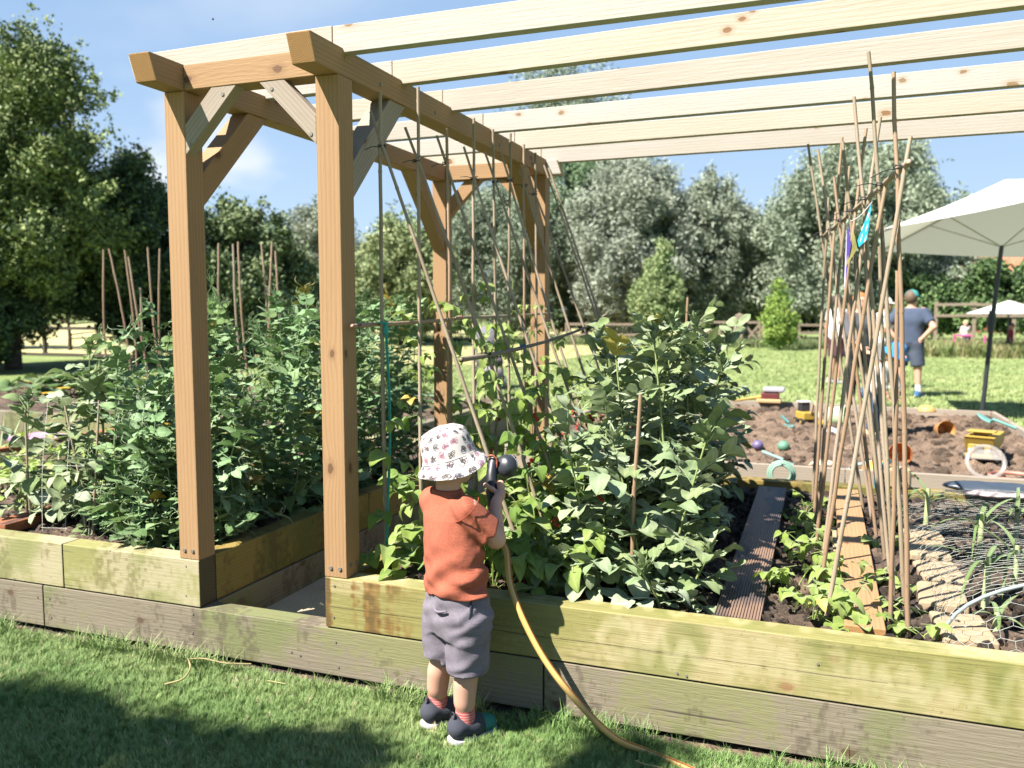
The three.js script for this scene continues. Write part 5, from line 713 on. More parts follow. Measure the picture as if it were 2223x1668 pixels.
// ---------- other people, built from joints ----------
const relaxed = (() => { const ch = [0, 1, 2, 3].map((k) => { const x = (k - 1.5) * 0.02, l = [0.9, 1.05, 1, 0.8][k]; return { r: 0.0085, p: [V(x, -0.085, 0), V(x, -0.085 - 0.04 * l, 0.006), V(x * 0.95, -0.085 - 0.068 * l, 0.02), V(x * 0.9, -0.085 - 0.085 * l, 0.036)] }; }); ch.push({ r: 0.0095, p: [V(-0.028, -0.03, 0.008), V(-0.05, -0.06, 0.022), V(-0.052, -0.088, 0.03)] }); return sdfMesh(handSdf(ch, (x, y, z) => Math.min(ell(x, y, z, V(0, -0.05, 0), 0.042, 0.05, 0.017), seg(x, y, z, V(0, 0.02, 0), V(0, -0.03, 0), 0.026, 0.028))), [-0.08, -0.2, -0.04], [0.06, 0.03, 0.07], 0.007); })();
function person(label, cat, x, z, turn, H, s) {
  const t = thing('person', label, cat, [x, s.y ?? 0, z]); t.rotation.y = turn; const k = H;            // own axes: faces +z, x to its left
  const P = (q) => V(q[0] * k, q[1] * k, q[2] * k), d = { head: [0, 0.925, 0.01], neck: [0, 0.83, 0], chest: [0, 0.72, 0], waist: [0, 0.60, 0], pel: [0, 0.53, 0], shL: [0.105, 0.80, 0], shR: [-0.105, 0.80, 0], elL: [0.14, 0.63, -0.02], elR: [-0.14, 0.63, -0.02], wrL: [0.14, 0.49, 0.03], wrR: [-0.14, 0.49, 0.03], hipL: [0.05, 0.51, 0], hipR: [-0.05, 0.51, 0], knL: [0.055, 0.28, 0.01], knR: [-0.055, 0.28, 0.01], anL: [0.06, 0.045, -0.01], anR: [-0.06, 0.045, -0.01], ...s.j }, J = {}; for (const n in d) J[n] = P(d[n]);
  const b = (s.big ?? 1) * k, hr = (s.headR ?? 0.062) * k, fd = V(...(s.face ?? [0, 0, 1])).normalize();
  const cell = s.cell ?? 0.016 * k, all = Object.values(J), lo = ['x', 'y', 'z'].map((e) => Math.min(...all.map((p) => p[e])) - 0.13 * k), hi = ['x', 'y', 'z'].map((e) => Math.max(...all.map((p) => p[e])) + 0.13 * k); lo[1] = 0;
  const arm = (x, y, z, e, g = 0) => Math.min(...['L', 'R'].map((q) => smin(seg(x, y, z, J['sh' + q], J['el' + q], 0.033 * b + g, 0.026 * b + g), seg(x, y, z, J['el' + q], J['wr' + q], 0.026 * b + g, 0.017 * b + g), 0.02)));
  const trunkS = (x, y, z, g) => { let q = seg(x, y, z, V(J.chest.x - 0.045 * k, J.chest.y, J.chest.z), V(J.chest.x + 0.045 * k, J.chest.y, J.chest.z), 0.066 * b + g, 0.066 * b + g); q = smin(q, seg(x, y, z, V(J.waist.x - 0.03 * k, J.waist.y, J.waist.z), V(J.waist.x + 0.03 * k, J.waist.y, J.waist.z), 0.06 * b + g, 0.06 * b + g), 0.08 * k); q = smin(q, seg(x, y, z, J.shL, J.shR, 0.034 * b + g, 0.034 * b + g), 0.05 * k); return smin(q, seg(x, y, z, J.hipL, J.hipR, 0.058 * b + g, 0.058 * b + g), 0.06 * k); };
  const leg = (x, y, z, g0, g1) => Math.min(...['L', 'R'].map((q) => smin(seg(x, y, z, J['hip' + q], J['kn' + q], 0.052 * b + g0, 0.034 * b + g1), seg(x, y, z, J['kn' + q], J['an' + q], 0.035 * b + g1, 0.021 * b + g1), 0.02)));
  const hd = J.head, toe = (a) => V(a.x + fd.x * 0.07 * k, 0.016 * k, a.z + fd.z * 0.07 * k);
  const body = (x, y, z) => { let q = smin(trunkS(x, y, z, 0), arm(x, y, z), 0.02 * k); q = smin(q, leg(x, y, z, 0, 0), 0.03 * k); q = smin(q, seg(x, y, z, J.chest, J.neck, 0.04 * b, 0.03 * b), 0.02 * k); q = smin(q, seg(x, y, z, J.neck, hd, 0.03 * b, 0.03 * b), 0.01 * k); let h = ell(x, y, z, hd, hr * 0.82, hr * 1.08, hr * 0.95); h = smin(h, seg(x, y, z, V(hd.x + fd.x * hr * 0.9, hd.y, hd.z + fd.z * hr * 0.9), V(hd.x + fd.x * hr * 1.1, hd.y - hr * 0.25, hd.z + fd.z * hr * 1.1), hr * 0.1, hr * 0.17), 0.012 * k); h = smin(h, ell(x, y, z, V(hd.x + fd.x * hr * 0.35, hd.y - hr * 0.75, hd.z + fd.z * hr * 0.35), hr * 0.5, hr * 0.42, hr * 0.5), 0.02 * k); for (const e of [-1, 1]) h = smin(h, ell(x, y, z, V(hd.x - fd.z * hr * 0.83 * e, hd.y - hr * 0.1, hd.z + fd.x * hr * 0.83 * e), hr * 0.16, hr * 0.24, hr * 0.16), 0.008 * k); return Math.min(smin(q, h, 0.01 * k), seg(x, y, z, J.anL, toe(J.anL), 0.02 * k, 0.014 * k), seg(x, y, z, J.anR, toe(J.anR), 0.02 * k, 0.014 * k)); };
  const hands = ['L', 'R'].map((q) => { const g = relaxed.clone(), dir = J['wr' + q].clone().sub(J['el' + q]).normalize(); const hs = k / 1.75 * (s.hand ?? 1); g.scale(q === 'L' ? hs : -hs, hs, hs); if (q === 'R') { const p = g.attributes.position, nn = g.attributes.normal; for (let i = 0; i < p.count; i += 3) for (const at_ of [p, nn]) { const [a1, a2, a3] = [at_.getX(i), at_.getY(i), at_.getZ(i)]; at_.setXYZ(i, at_.getX(i + 1), at_.getY(i + 1), at_.getZ(i + 1)); at_.setXYZ(i + 1, a1, a2, a3); } } g.applyQuaternion(new THREE.Quaternion().setFromUnitVectors(V(0, -1, 0), dir)); g.translate(J['wr' + q].x, J['wr' + q].y, J['wr' + q].z); return g; });
  part('body', mergeGeometries([sdfMesh(body, lo, hi, cell), ...hands], false), skin, t);
  const f = (x, y, z) => 0.006 * k * (fbm3(x * 16 / k, y * 11 / k, z * 16 / k, 2) - 0.5) * 2;
  const top = s.top, sl = top.sleeve ?? 0.6, cut = ['L', 'R'].map((q) => [J['sh' + q], J['el' + q], J['wr' + q]]);
  const topS = (x, y, z) => { let q = trunkS(x, y, z, 0.012 * k); q = Math.max(q, (top.hem ?? 0.50) * k - y); for (const [a, e, w] of cut) { const m = a.clone().lerp(e, Math.min(sl, 1)), dr = e.clone().sub(a).normalize(); let v = Math.max(seg(x, y, z, a, e, 0.044 * b, 0.04 * b), sl >= 1 ? -9 : (x - m.x) * dr.x + (y - m.y) * dr.y + (z - m.z) * dr.z); if (sl > 1) v = Math.min(v, seg(x, y, z, e, e.clone().lerp(w, sl - 1), 0.036 * b, 0.028 * b)); q = smin(q, v, 0.025 * k); } return Math.max(q + f(x, y, z), y - J.neck.y - 0.004 * k); };
  part('top', sdfMesh(topS, lo, hi, cell * 0.9), cloth(top.color), t);
  const bt = s.bottom, cutY = (q) => lerp(J['kn' + q].y, J['hip' + q].y, 1 - clamp(bt.len)) ;
  const botS = (x, y, z) => { let q = Math.min(...['L', 'R'].map((n) => { const h = J['hip' + n], kk = J['kn' + n], a = J['an' + n], e = bt.len <= 1 ? h.clone().lerp(kk, bt.len) : kk, dr = e.clone().sub(h).normalize(); let v = seg(x, y, z, h, e, 0.062 * b, (bt.len <= 1 ? 0.058 : 0.045) * b); if (bt.len <= 1) v = Math.max(v, (x - e.x) * dr.x + (y - e.y) * dr.y + (z - e.z) * dr.z); else v = smin(v, seg(x, y, z, kk, kk.clone().lerp(a, bt.len - 1), 0.045 * b, 0.035 * b), 0.02); return v; })); q = smin(q, seg(x, y, z, J.hipL, J.hipR, 0.066 * b, 0.066 * b), 0.03 * k); return Math.max(q + f(x + 3, y, z), y - J.waist.y + 0.01 * k); };
  part('trousers', sdfMesh(botS, lo, [hi[0], J.waist.y + 0.03, hi[2]], cell * 0.9), cloth(bt.color), t);
  for (const a of [J.anL, J.anR]) { const T2 = toe(a), h = V(a.x - fd.x * 0.018 * k, 0.02 * k, a.z - fd.z * 0.018 * k); const sf = (x, y, z) => Math.max(smin(seg(x, y, z, h, V(T2.x, 0.016 * k, T2.z), 0.026 * k, 0.022 * k), seg(x, y, z, h, V(h.x, 0.045 * k, h.z), 0.025 * k, 0.024 * k), 0.01 * k), -y); part('shoe', sdfMesh(sf, [Math.min(h.x, T2.x) - 0.05 * k, 0, Math.min(h.z, T2.z) - 0.05 * k], [Math.max(h.x, T2.x) + 0.05 * k, 0.09 * k, Math.max(h.z, T2.z) + 0.05 * k], 0.008 * k), cloth(s.shoe ?? '#555'), t); if (s.sock) part('sock', tubeGeo([V(a.x, 0.05 * k, a.z), a.clone().lerp(J[a === J.anL ? 'knL' : 'knR'], 0.22), a.clone().lerp(J[a === J.anL ? 'knL' : 'knR'], 0.3)], [0.0255 * b, 0.027 * b, 0.0265 * b], 12), cloth(s.sock), t); }
  const yaw = Math.atan2(fd.x, fd.z);
  if (s.hair) part('hair', sdfMesh((x, y, z) => { const q = ell(x, y, z, V(hd.x - fd.x * hr * 0.12, hd.y + hr * 0.12, hd.z - fd.z * hr * 0.12), hr * 0.95, hr * 1.12, hr * 1.05), fr = (x - hd.x) * fd.x + (z - hd.z) * fd.z; let v = Math.max(q, Math.min(fr - hr * 0.25, hd.y + hr * 0.55 - y)); if (s.long) v = smin(v, seg(x, y, z, V(hd.x - fd.x * hr * 0.6, hd.y, hd.z - fd.z * hr * 0.6), V(hd.x - fd.x * hr * 0.8, hd.y - hr * 2.6, hd.z - fd.z * hr * 0.8), hr * 0.6, hr * 0.35), 0.03); return v; }, [hd.x - hr * 2, hd.y - hr * 3.4, hd.z - hr * 2], [hd.x + hr * 2, hd.y + hr * 1.6, hd.z + hr * 2], hr * 0.14), flat(s.hair, 0.7), t);
  if (s.hat) { const hm = cloth(s.hat.color), brim = s.hat.brim; let g; if (brim) { g = new THREE.LatheGeometry([[0.001, 1.2], [0.5, 1.16], [0.8, 1.0], [0.95, 0.45], [1.0, 0.3], [1.25, 0.12], [1.5, -0.12], [1.5, -0.16], [1.22, 0.06], [0.97, 0.26]].map(([a, y]) => new THREE.Vector2(a * hr, y * hr)), 28); } else { g = merge([new THREE.SphereGeometry(hr * 1.03, 20, 12, 0, 6.2832, 0, 1.5), (() => { const v = new THREE.CylinderGeometry(hr * 0.75, hr * 0.8, hr * 0.08, 20, 1); v.scale(1, 1, 1.25); v.rotateX(0.2); v.translate(0, hr * 0.05, hr * 0.85); return v; })()]); } const o = part('hat', g, hm, t); o.position.copy(hd).add(V(0, hr * 0.25, 0)); o.rotation.set(s.hat.tilt ?? 0, yaw, 0, 'YXZ'); hm.side = THREE.DoubleSide; }
  if (s.glasses) { const o = part('sunglasses', merge([-1, 1].map((e) => new THREE.SphereGeometry(hr * 0.26, 10, 8).scale(1, 0.8, 0.4).translate(e * hr * 0.34, 0, hr * 0.92))), flat('#15161a', 0.2), t); o.position.copy(hd).add(V(0, hr * 0.12, 0)); o.rotation.y = yaw; } else for (const e of [-1, 1]) { const o = part('eye', new THREE.SphereGeometry(hr * 0.1, 8, 6), flat('#2c211b', 0.25), t); o.position.set(hd.x + fd.x * hr * 0.88 - fd.z * hr * 0.34 * e, hd.y + hr * 0.1, hd.z + fd.z * hr * 0.88 + fd.x * hr * 0.34 * e); }
  return t;
}
{
  const m = ground(1985, 862);
  person('man in navy T-shirt and shorts with teal cap, hands on hips, back turned', 'man', m.x - 0.1, m.z, Math.PI - 0.25, 1.76, { j: { elL: [0.205, 0.655, -0.055], wrL: [0.115, 0.555, -0.055], elR: [-0.205, 0.655, -0.055], wrR: [-0.115, 0.555, -0.055], anL: [0.09, 0.045, 0], anR: [-0.09, 0.045, 0], knL: [0.075, 0.28, 0.01], knR: [-0.075, 0.28, 0.01] }, face: [-0.45, 0, 0.9], top: { color: '#46536b', sleeve: 0.72, hem: 0.49 }, bottom: { color: '#4c5568', len: 0.95 }, shoe: '#3c6f9e', sock: '#e8e8e8', hair: '#6a5646', hat: { color: '#3f9a96' }, big: 1.06 });
  const w = ground(1935, 845); person('person in white top, white cap and dark sunglasses standing behind the man in navy', 'person', w.x - 0.15, w.z, 1.1, 1.66, { j: { elL: [0.13, 0.64, 0.05], wrL: [0.05, 0.60, 0.14], elR: [-0.13, 0.64, 0.05], wrR: [-0.05, 0.60, 0.14] }, top: { color: '#ece9e6', sleeve: 0.6, hem: 0.44 }, bottom: { color: '#8f8a86', len: 0.85 }, shoe: '#e6e2dc', hair: '#3b2f28', hat: { color: '#e9e4d6' }, glasses: true });
  const g = ground(1858, 893); person('person with long ginger hair in dark grey top and black trousers behind the cane row', 'person', g.x, g.z, 0.6, 1.68, { j: { elR: [-0.13, 0.64, 0.06], wrR: [-0.08, 0.55, 0.15], anL: [0.09, 0.045, 0.06], knL: [0.07, 0.28, 0.05] }, top: { color: '#5d5f66', sleeve: 1.4, hem: 0.5 }, bottom: { color: '#26262b', len: 1.9 }, shoe: '#202024', hair: '#b5743e', long: true });
  const n = ground(1812, 833); person('person in white T-shirt and maroon shorts partly hidden by the canes', 'person', n.x, n.z, 2.2, 1.74, { top: { color: '#e6e3e6', sleeve: 0.6, hem: 0.48 }, bottom: { color: '#5a3a44', len: 0.9 }, shoe: '#e4e4ea', hair: '#4a3a30' });
  const c = ground(1895, 945, 0.13); person('child in blue bucket hat and jeans bending down in the sandpit', 'child', c.x, c.z, 1.0, 0.98, { y: 0.13, headR: 0.095, j: { head: [0, 0.86, 0.22], neck: [0, 0.76, 0.14], chest: [0, 0.66, 0.10], waist: [0, 0.55, 0.03], pel: [0, 0.48, -0.03], shL: [0.11, 0.72, 0.11], shR: [-0.11, 0.72, 0.11], elL: [0.13, 0.58, 0.16], elR: [-0.13, 0.58, 0.16], wrL: [0.10, 0.46, 0.2], wrR: [-0.1, 0.46, 0.2], hipL: [0.06, 0.46, -0.04], hipR: [-0.06, 0.46, -0.04], knL: [0.065, 0.26, 0.03], knR: [-0.065, 0.26, 0.03] }, face: [0, 0, 1], top: { color: '#d9d6d2', sleeve: 1.5, hem: 0.44 }, bottom: { color: '#3f5878', len: 1.8 }, shoe: '#c8b08c', hair: '#b89668', hat: { color: '#2f86c8', brim: true, tilt: 0.5 }, big: 1.12 });
  const f1 = ground(2192, 772), f2 = ground(2098, 762), f3 = ground(2216, 768);
  person('tiny far off child in red top and dark cap by the small parasol', 'child', f1.x, f1.z, 1.2, 1.0, { headR: 0.09, top: { color: '#8e2f3c', sleeve: 1.4, hem: 0.42 }, bottom: { color: '#2d3240', len: 1.8 }, shoe: '#444', hat: { color: '#39415a' }, cell: 0.03 });
  person('tiny far off blond child standing behind the pink toy trolley', 'child', f2.x, f2.z - 0.4, 0.2, 1.05, { headR: 0.09, top: { color: '#d9cfc0', sleeve: 1.2, hem: 0.42 }, bottom: { color: '#555a66', len: 1.8 }, shoe: '#666', hair: '#e0c48a', cell: 0.03 });
  person('tiny far off child in grey lilac clothes under the small parasol', 'child', f3.x + 0.25, f3.z, -0.6, 1.0, { headR: 0.09, top: { color: '#9a9ab4', sleeve: 1.2, hem: 0.42 }, bottom: { color: '#9fb0c4', len: 1.8 }, shoe: '#d8c890', hair: '#5a4636', cell: 0.03 });
}

// ================= planks and slabs in the right bed =================
{
  const ribbed = (name, label, x0, x1, z0, z1, y, m) => { const w = x1 - x0, s = new THREE.Shape(), n = 15; s.moveTo(0, 0); s.lineTo(w, 0); s.lineTo(w, 0.026); for (let i = n; i > 0; i--) { const a = w * (i - 0.5) / n, q = w / n; s.lineTo(a + q * 0.28, 0.026); s.lineTo(a + q * 0.18, 0.0215); s.lineTo(a - q * 0.18, 0.0215); s.lineTo(a - q * 0.28, 0.026); } s.lineTo(0, 0.026); const g = new THREE.ExtrudeGeometry(s, { depth: z0 - z1, bevelEnabled: false }); const p = g.attributes.position, uv = g.attributes.uv; for (let i = 0; i < p.count; i++) uv.setXY(i, p.getZ(i) / 2.4, (p.getX(i) + p.getY(i)) / 0.5); g.translate(x0, 0, -(z0 - z1)); const o = single(name, g, m, label, 'plank'); o.position.set(0, y, z0); return o; };
  const wet = wood(woodTex({ seed: 41, base: [150, 124, 104], dark: [104, 82, 68], knot: [70, 50, 40], nk: 2, ring: 0.3, extra: (x, y, c) => mix3(c, [62, 60, 66], sstep(0.44, 0.6, fbm(x * 3.2 + 2, y * 6, 4)) * 0.6) }), { roughness: 0.55 });
  const pa = ribbed('ribbed_plank', 'wet ribbed decking board laid across the soil beside the broad beans', -0.312, -0.162, -2.83, -5.02, 0.375, wet); pa.rotation.x = 0.004;
  ribbed('ribbed_plank', 'orange brown ribbed board half buried under the broad bean leaves', -0.86, -0.72, -2.83, -4.1, 0.366, M.rust);
  const pl = thing('plank', 'pale new plank lying along the foot of the cane row', 'plank', [0.16, 0.372, -4]); timber('board', [M.gold, M.goldEnd], V(0, 0.018, 1.14), V(0.0, 0.018, -1.1), 0.125, 0.036, pl);
  timber('batten', [M.moss, M.mossEnd], V(-0.075, 0.0, 1.14), V(-0.075, 0.0, -0.2), 0.02, 0.05, pl);
  [[-2.98, 0.02], [-3.30, -0.02], [-3.62, 0.03], [-3.94, 0.01], [-4.26, 0.025]].forEach(([z, a], i) => { const o = single('paving_slab', boxG(0.16, 0.045, 0.26, 0.008), M.slab, `${ORD[i]} pale concrete slab from the front sleeper, beside the net tunnel`, 'slab', 'stepping slabs by the net'); o.position.set(0.45 + a * 0.6, 0.372 + 0.006 * (i % 2), z - 0.04); o.rotation.y = a * 3; });
}
// ================= net tunnel =================
{
  const net = thing('net_tunnel', 'white hexagonal garden netting draped over a bent hoop at the end of the bed', 'netting', [0.42, 0.36, -2.95]);
  const S = (u, v) => { const a = u * Math.PI, w = lerp(0.62, 0.55, v), h = lerp(0.25, 0.12, v) * (1 - 0.2 * Math.sin(v * 3.14)), sag = 0.05 * (fbm(u * 5 + 1, v * 6, 3) - 0.5); const fl = v < 0.1 ? (0.1 - v) * 10 : 0; return V(-0.02 + w * (1 - Math.cos(a)) * 0.95 - fl * 0.02, Math.max(0.012, h * Math.pow(Math.sin(a), 0.75) * (1 - fl * 0.85) + sag * (1 - fl) + 0.02 * fl * n2(u * 20, 3)), 0.12 - fl * -0.02 - v * 2.2 + 0.03 * Math.sin(u * 9)); };
  const nu = 34, nv = 58, gs = [], P = [], I = [];
  const bar = (a, b) => { const d = b.clone().sub(a); if (d.length() > 0.2) return; const n1 = new THREE.Vector3().crossVectors(d, V(0.3, 1, 0.2)).normalize().multiplyScalar(0.0009), n2_ = new THREE.Vector3().crossVectors(d, n1).normalize().multiplyScalar(0.0009), o = P.length / 3; for (const p of [a, b]) for (let k = 0; k < 3; k++) { const q = p.clone().addScaledVector(n1, Math.cos(k * 2.094)).addScaledVector(n2_, Math.sin(k * 2.094)); P.push(q.x, q.y, q.z); } for (let k = 0; k < 3; k++) { const m = (k + 1) % 3; I.push(o + k, o + m, o + 3 + k, o + m, o + 3 + m, o + 3 + k); } };
  // hexagons: rows of zigzags joined by straight bars
  for (let j = 0; j <= nv; j++) for (let i = 0; i < nu; i++) { const zz = (ii) => ((ii + j) % 2 ? 0.33 : 0) , A = S(i / nu, (j + zz(i)) / (nv + 1)), B = S((i + 1) / nu, (j + zz(i + 1)) / (nv + 1)); bar(A, B); if ((i + j) % 2 && j < nv) bar(A, S(i / nu, (j + 1) / (nv + 1))); }
  const g = new THREE.BufferGeometry(); g.setAttribute('position', new THREE.Float32BufferAttribute(P, 3)); g.setIndex(I); g.computeVertexNormals(); part('net', g, flat('#b4b9b0', 0.6), net);
  const hoopM = flat('#94a3a2', 0.4); for (const v of [0.04]) { const pts = []; for (let i = 0; i <= 24; i++) { const p = S(lerp(0.0, 1, i / 24), 0.12); const a = i / 24 * Math.PI, w = 0.62; pts.push(V(-0.03 + w * (1 - Math.cos(a)) * 0.95, -0.06 + 0.315 * Math.pow(Math.sin(a), 0.8), 0.06 - v * 2.2)); } part('hoop', tubeGeo(pts, 0.0065, 8), hoopM, net); }
  const st = thing('stake', 'stone coloured block pinning the net to the back sleeper', 'stone', [0.42, 0.416, -5.2]); part('block', boxG(0.16, 0.12, 0.1, 0.02, 0, 0.06, 0), M.slab, st); part('rag', tubeGeo(smoothPts([V(-0.1, 0.0, 0.055), V(-0.09, 0.10, 0.06), V(-0.03, 0.16, 0.02)], 8), [0.012, 0.02, 0.02, 0.016, 0.014, 0.018, 0.02, 0.014, 0.01], 7), flat('#4e7f8c', 0.8), st);
  // leeks under the net
  const r = rngOf(71), strap = tints(leafTex([136, 160, 104], [112, 142, 84], [170, 186, 140]), ['#ffffff', '#dfeccf']);
  for (const [x, z, h] of [[0.58, -3.36, 0.3], [0.56, -3.05, 0.14], [0.72, -3.62, 0.28], [0.66, -4.0, 0.34], [0.85, -4.3, 0.3], [0.95, -3.4, 0.26], [0.50, -4.45, 0.34]]) { const t = thing('leek', 'leek with pale shaft and strappy leaves growing under the net', 'leek', [x, 0.355, z], 'leeks under the net'); part('stem', tubeGeo([V(0, -0.02, 0), V(0.004, h * 0.3, 0), V(0.006, h * 0.62, 0)], [0.013, 0.012, 0.010], 8), flat('#b9c690', 0.5), t); for (let k = 0; k < 5; k++) { const a = k * 2.6 + r(), o = part('leaf', blade({ L: h * rr(0.7, 1.1, r), W: 0.02, n: 7, m: 1, shape: strapS, fold: 0.5, droop: rr(0.6, 2.0, r) }), strap[k % 2], t); o.position.set(0.005, h * (0.4 + 0.03 * k), 0); aim(o, V(Math.cos(a), rr(0.7, 1.8, r), Math.sin(a))); } }
}
// ================= sandpit =================
const PIT = { x0: -2.6, x1: 1.93, z0: -6.84, z1: -11.4, h: 0.22 };
{
  const t = thing('sandpit', 'low timber framed mud pit full of toys behind the bean bed', 'sandpit'), b = [M.greyTimber, M.weatherEnd], y = PIT.h / 2, hh = PIT.h;
  timber('board', b, V(PIT.x0, y, PIT.z0), V(0.2, y, PIT.z0), 0.05, hh, t); timber('board', b, V(0.205, y, PIT.z0), V(PIT.x1, y, PIT.z0), 0.05, hh, t);
  timber('board', b, V(PIT.x0, y, PIT.z1 - 0.25), V(-0.4, y, PIT.z1 - 0.25), 0.05, hh, t); timber('board', b, V(-0.4, y, PIT.z1 - 0.24), V(PIT.x1, y, PIT.z1 + 0.02), 0.05, hh, t);
  timber('board', b, V(PIT.x1 + 0.027, y, PIT.z0 + 0.025), V(PIT.x1 + 0.027, y, PIT.z1), 0.05, hh, t); timber('board', b, V(PIT.x0 - 0.027, y, PIT.z0 + 0.025), V(PIT.x0 - 0.027, y, PIT.z1 - 0.27), 0.05, hh, t);
  soilSheet('pit_mud', PIT.x0, PIT.x1, PIT.z1 - 0.1, PIT.z0 - 0.02, 0.13, 0.075, M.mud, 'dry churned mud in the sandpit', 0.035);
  const g = new THREE.IcosahedronGeometry(0.035, 1), p = g.attributes.position; for (let i = 0; i < p.count; i++) { const k = 0.7 + 0.6 * n3(p.getX(i) * 50 + 5, p.getY(i) * 50, p.getZ(i) * 50); p.setXYZ(i, p.getX(i) * k, p.getY(i) * k * 0.75, p.getZ(i) * k); } g.computeVertexNormals();
  const n = 1500, im = new THREE.InstancedMesh(g, M.mud, n), d = new THREE.Object3D(), r = rngOf(87); for (let i = 0; i < n; i++) { const x = rr(PIT.x0, PIT.x1, r), z = rr(PIT.z1, PIT.z0 - 0.1, r), k = fbm(x * 2.2, z * 2.2, 3), s = (0.35 + Math.pow(r(), 2.5) * 1.7) * (k > 0.5 ? 1.2 : 0.6); d.position.set(x, 0.135, z); d.rotation.set(r() * 6, r() * 6, r() * 6); d.scale.setScalar(s); d.updateMatrix(); im.setMatrixAt(i, d.matrix); const q = rr(0.75, 1.15, r); im.setColorAt(i, new THREE.Color(q, q, q)); } im.name = 'mud_clods'; tag(im, 'clods of dried mud lying in the sandpit', 'mud', null, 'stuff'); scene.add(im);
}
{ // toys
  const yel = flat('#b89a40', 0.55), dk = flat('#2c2d31', 0.6), org = flat('#c98f50', 0.6), teal = flat('#5f9f94', 0.6), whit = flat('#e8e6e0', 0.5), grn = flat('#64967a', 0.6), pk = flat('#d98a78', 0.5);
  const wheel = (t, x, z, ra, w) => { const o = part('wheel', new THREE.CylinderGeometry(ra, ra, w, 18).rotateZ(Math.PI / 2), dk, t); o.position.set(x, ra, z); part('hub', new THREE.CylinderGeometry(ra * 0.45, ra * 0.45, w * 1.05, 12).rotateZ(Math.PI / 2), yel, o); };
  const P = (px, py, y = 0.14) => ground(px, py, y).toArray();
  { const t = thing('toy_truck', 'large yellow toy dump truck facing the bean bed in the sandpit', 'toy truck', P(2135, 1003)); t.rotation.y = -0.35; t.scale.setScalar(1.05); for (const x of [-0.1, 0.1]) for (const z of [0.1, -0.14]) wheel(t, x, z, 0.05, 0.045); part('chassis', boxG(0.17, 0.04, 0.38, 0.01, 0, 0.075, -0.02), dk, t); part('bonnet', boxG(0.17, 0.09, 0.09, 0.014, 0, 0.125, 0.14), yel, t); part('grille', boxG(0.07, 0.07, 0.012, 0.004, 0, 0.12, 0.188), dk, t); part('bumper', boxG(0.2, 0.03, 0.03, 0.008, 0, 0.072, 0.185), yel, t); for (const x of [-0.065, 0.065]) part('headlight', new THREE.CylinderGeometry(0.012, 0.012, 0.012, 10).rotateX(Math.PI / 2).translate(x, 0.12, 0.188), whit, t); part('cab', boxG(0.13, 0.09, 0.08, 0.01, 0.0, 0.205, 0.09), yel, t); part('windscreen', boxG(0.10, 0.05, 0.006, 0.002, 0, 0.215, 0.131), dk, t);
    const sh = new THREE.Shape([[-0.2, 0.1], [0.13, 0.02], [0.2, 0.15], [0.21, 0.16], [-0.2, 0.17]].map((q) => new THREE.Vector2(...q))), g = new THREE.ExtrudeGeometry(sh, { depth: 0.2, bevelEnabled: true, bevelSize: 0.006, bevelThickness: 0.006, bevelSegments: 2 }); g.translate(0, 0.06, -0.1); g.rotateY(-Math.PI / 2); part('dump_body', g, yel, t); part('canopy', boxG(0.2, 0.012, 0.12, 0.004, 0, 0.262, 0.1), yel, t); }
  { const t = thing('toy_digger', 'small yellow toy digger by the far board of the sandpit', 'toy digger', P(1747, 922)); t.rotation.y = 0.5; for (const x of [-0.07, 0.07]) for (const z of [0.07, -0.07]) wheel(t, x, z, 0.04, 0.035); part('body', boxG(0.14, 0.09, 0.2, 0.015, 0, 0.105, 0), yel, t); part('cab', boxG(0.11, 0.10, 0.09, 0.012, 0, 0.2, -0.03), dk, t); part('roof', boxG(0.13, 0.015, 0.11, 0.005, 0, 0.258, -0.03), whit, t); part('boom', tubeGeo([V(0.02, 0.13, 0.09), V(0.03, 0.27, 0.16), V(0.06, 0.04, 0.26)], [0.016, 0.018, 0.014], 6), flat('#c9a98a', 0.6), t); part('bucket', new THREE.CylinderGeometry(0.045, 0.045, 0.08, 10, 1, false, 0, 3.6).rotateZ(Math.PI / 2).translate(0.06, 0.04, 0.27), yel, t); }
  const pail = (name, label, pos, m, r0, r1, h, rx, ry) => { const t = thing(name, label, 'bucket', pos), g = new THREE.LatheGeometry([[0, 0], [r0, 0], [r1, h], [r1 * 1.06, h], [r1 * 1.06, h * 0.93], [r1 * 1.01, h * 0.93]].map((q) => new THREE.Vector2(...q)), 26), inn = new THREE.LatheGeometry([[0, 0.006], [r0 * 0.94, 0.006], [r1 * 0.96, h]].map((q) => new THREE.Vector2(...q)), 26); const b = part('bucket', g, m, t); part('inside', inn, m, b); b.material.side = THREE.DoubleSide; t.rotation.set(rx, ry, 0, 'YXZ'); t.position.y += Math.abs(Math.sin(rx)) * r0 * 0.95; return t; };
  pail('toy_bucket', 'orange toy bucket tipped on its side in the open mud', P(2040, 946), org, 0.065, 0.09, 0.15, 1.45, 0.3);
  pail('toy_bucket', 'orange plant pot tipped open towards the cane row, filled with scraps', P(1958, 1008), flat('#bd7440', 0.6), 0.065, 0.09, 0.15, 1.25, -0.2);
  pail('toy_bucket', 'pale green pot lying on its side against the far board', P(1797, 922), flat('#b8d0a4', 0.6), 0.1, 0.115, 0.2, 1.5, 1.3);
  const bowl = (label, pos, m, ra, sy) => { const o = single('toy_bowl', new THREE.LatheGeometry([...Array(9)].map((_, i) => new THREE.Vector2(ra * Math.sin(i / 8 * 1.571), ra * sy * Math.cos(i / 8 * 1.571))).concat([new THREE.Vector2(ra * 1.08, 0), new THREE.Vector2(ra * 1.08, 0.008)]), 24), m, label, 'toy'); o.position.set(...pos); };
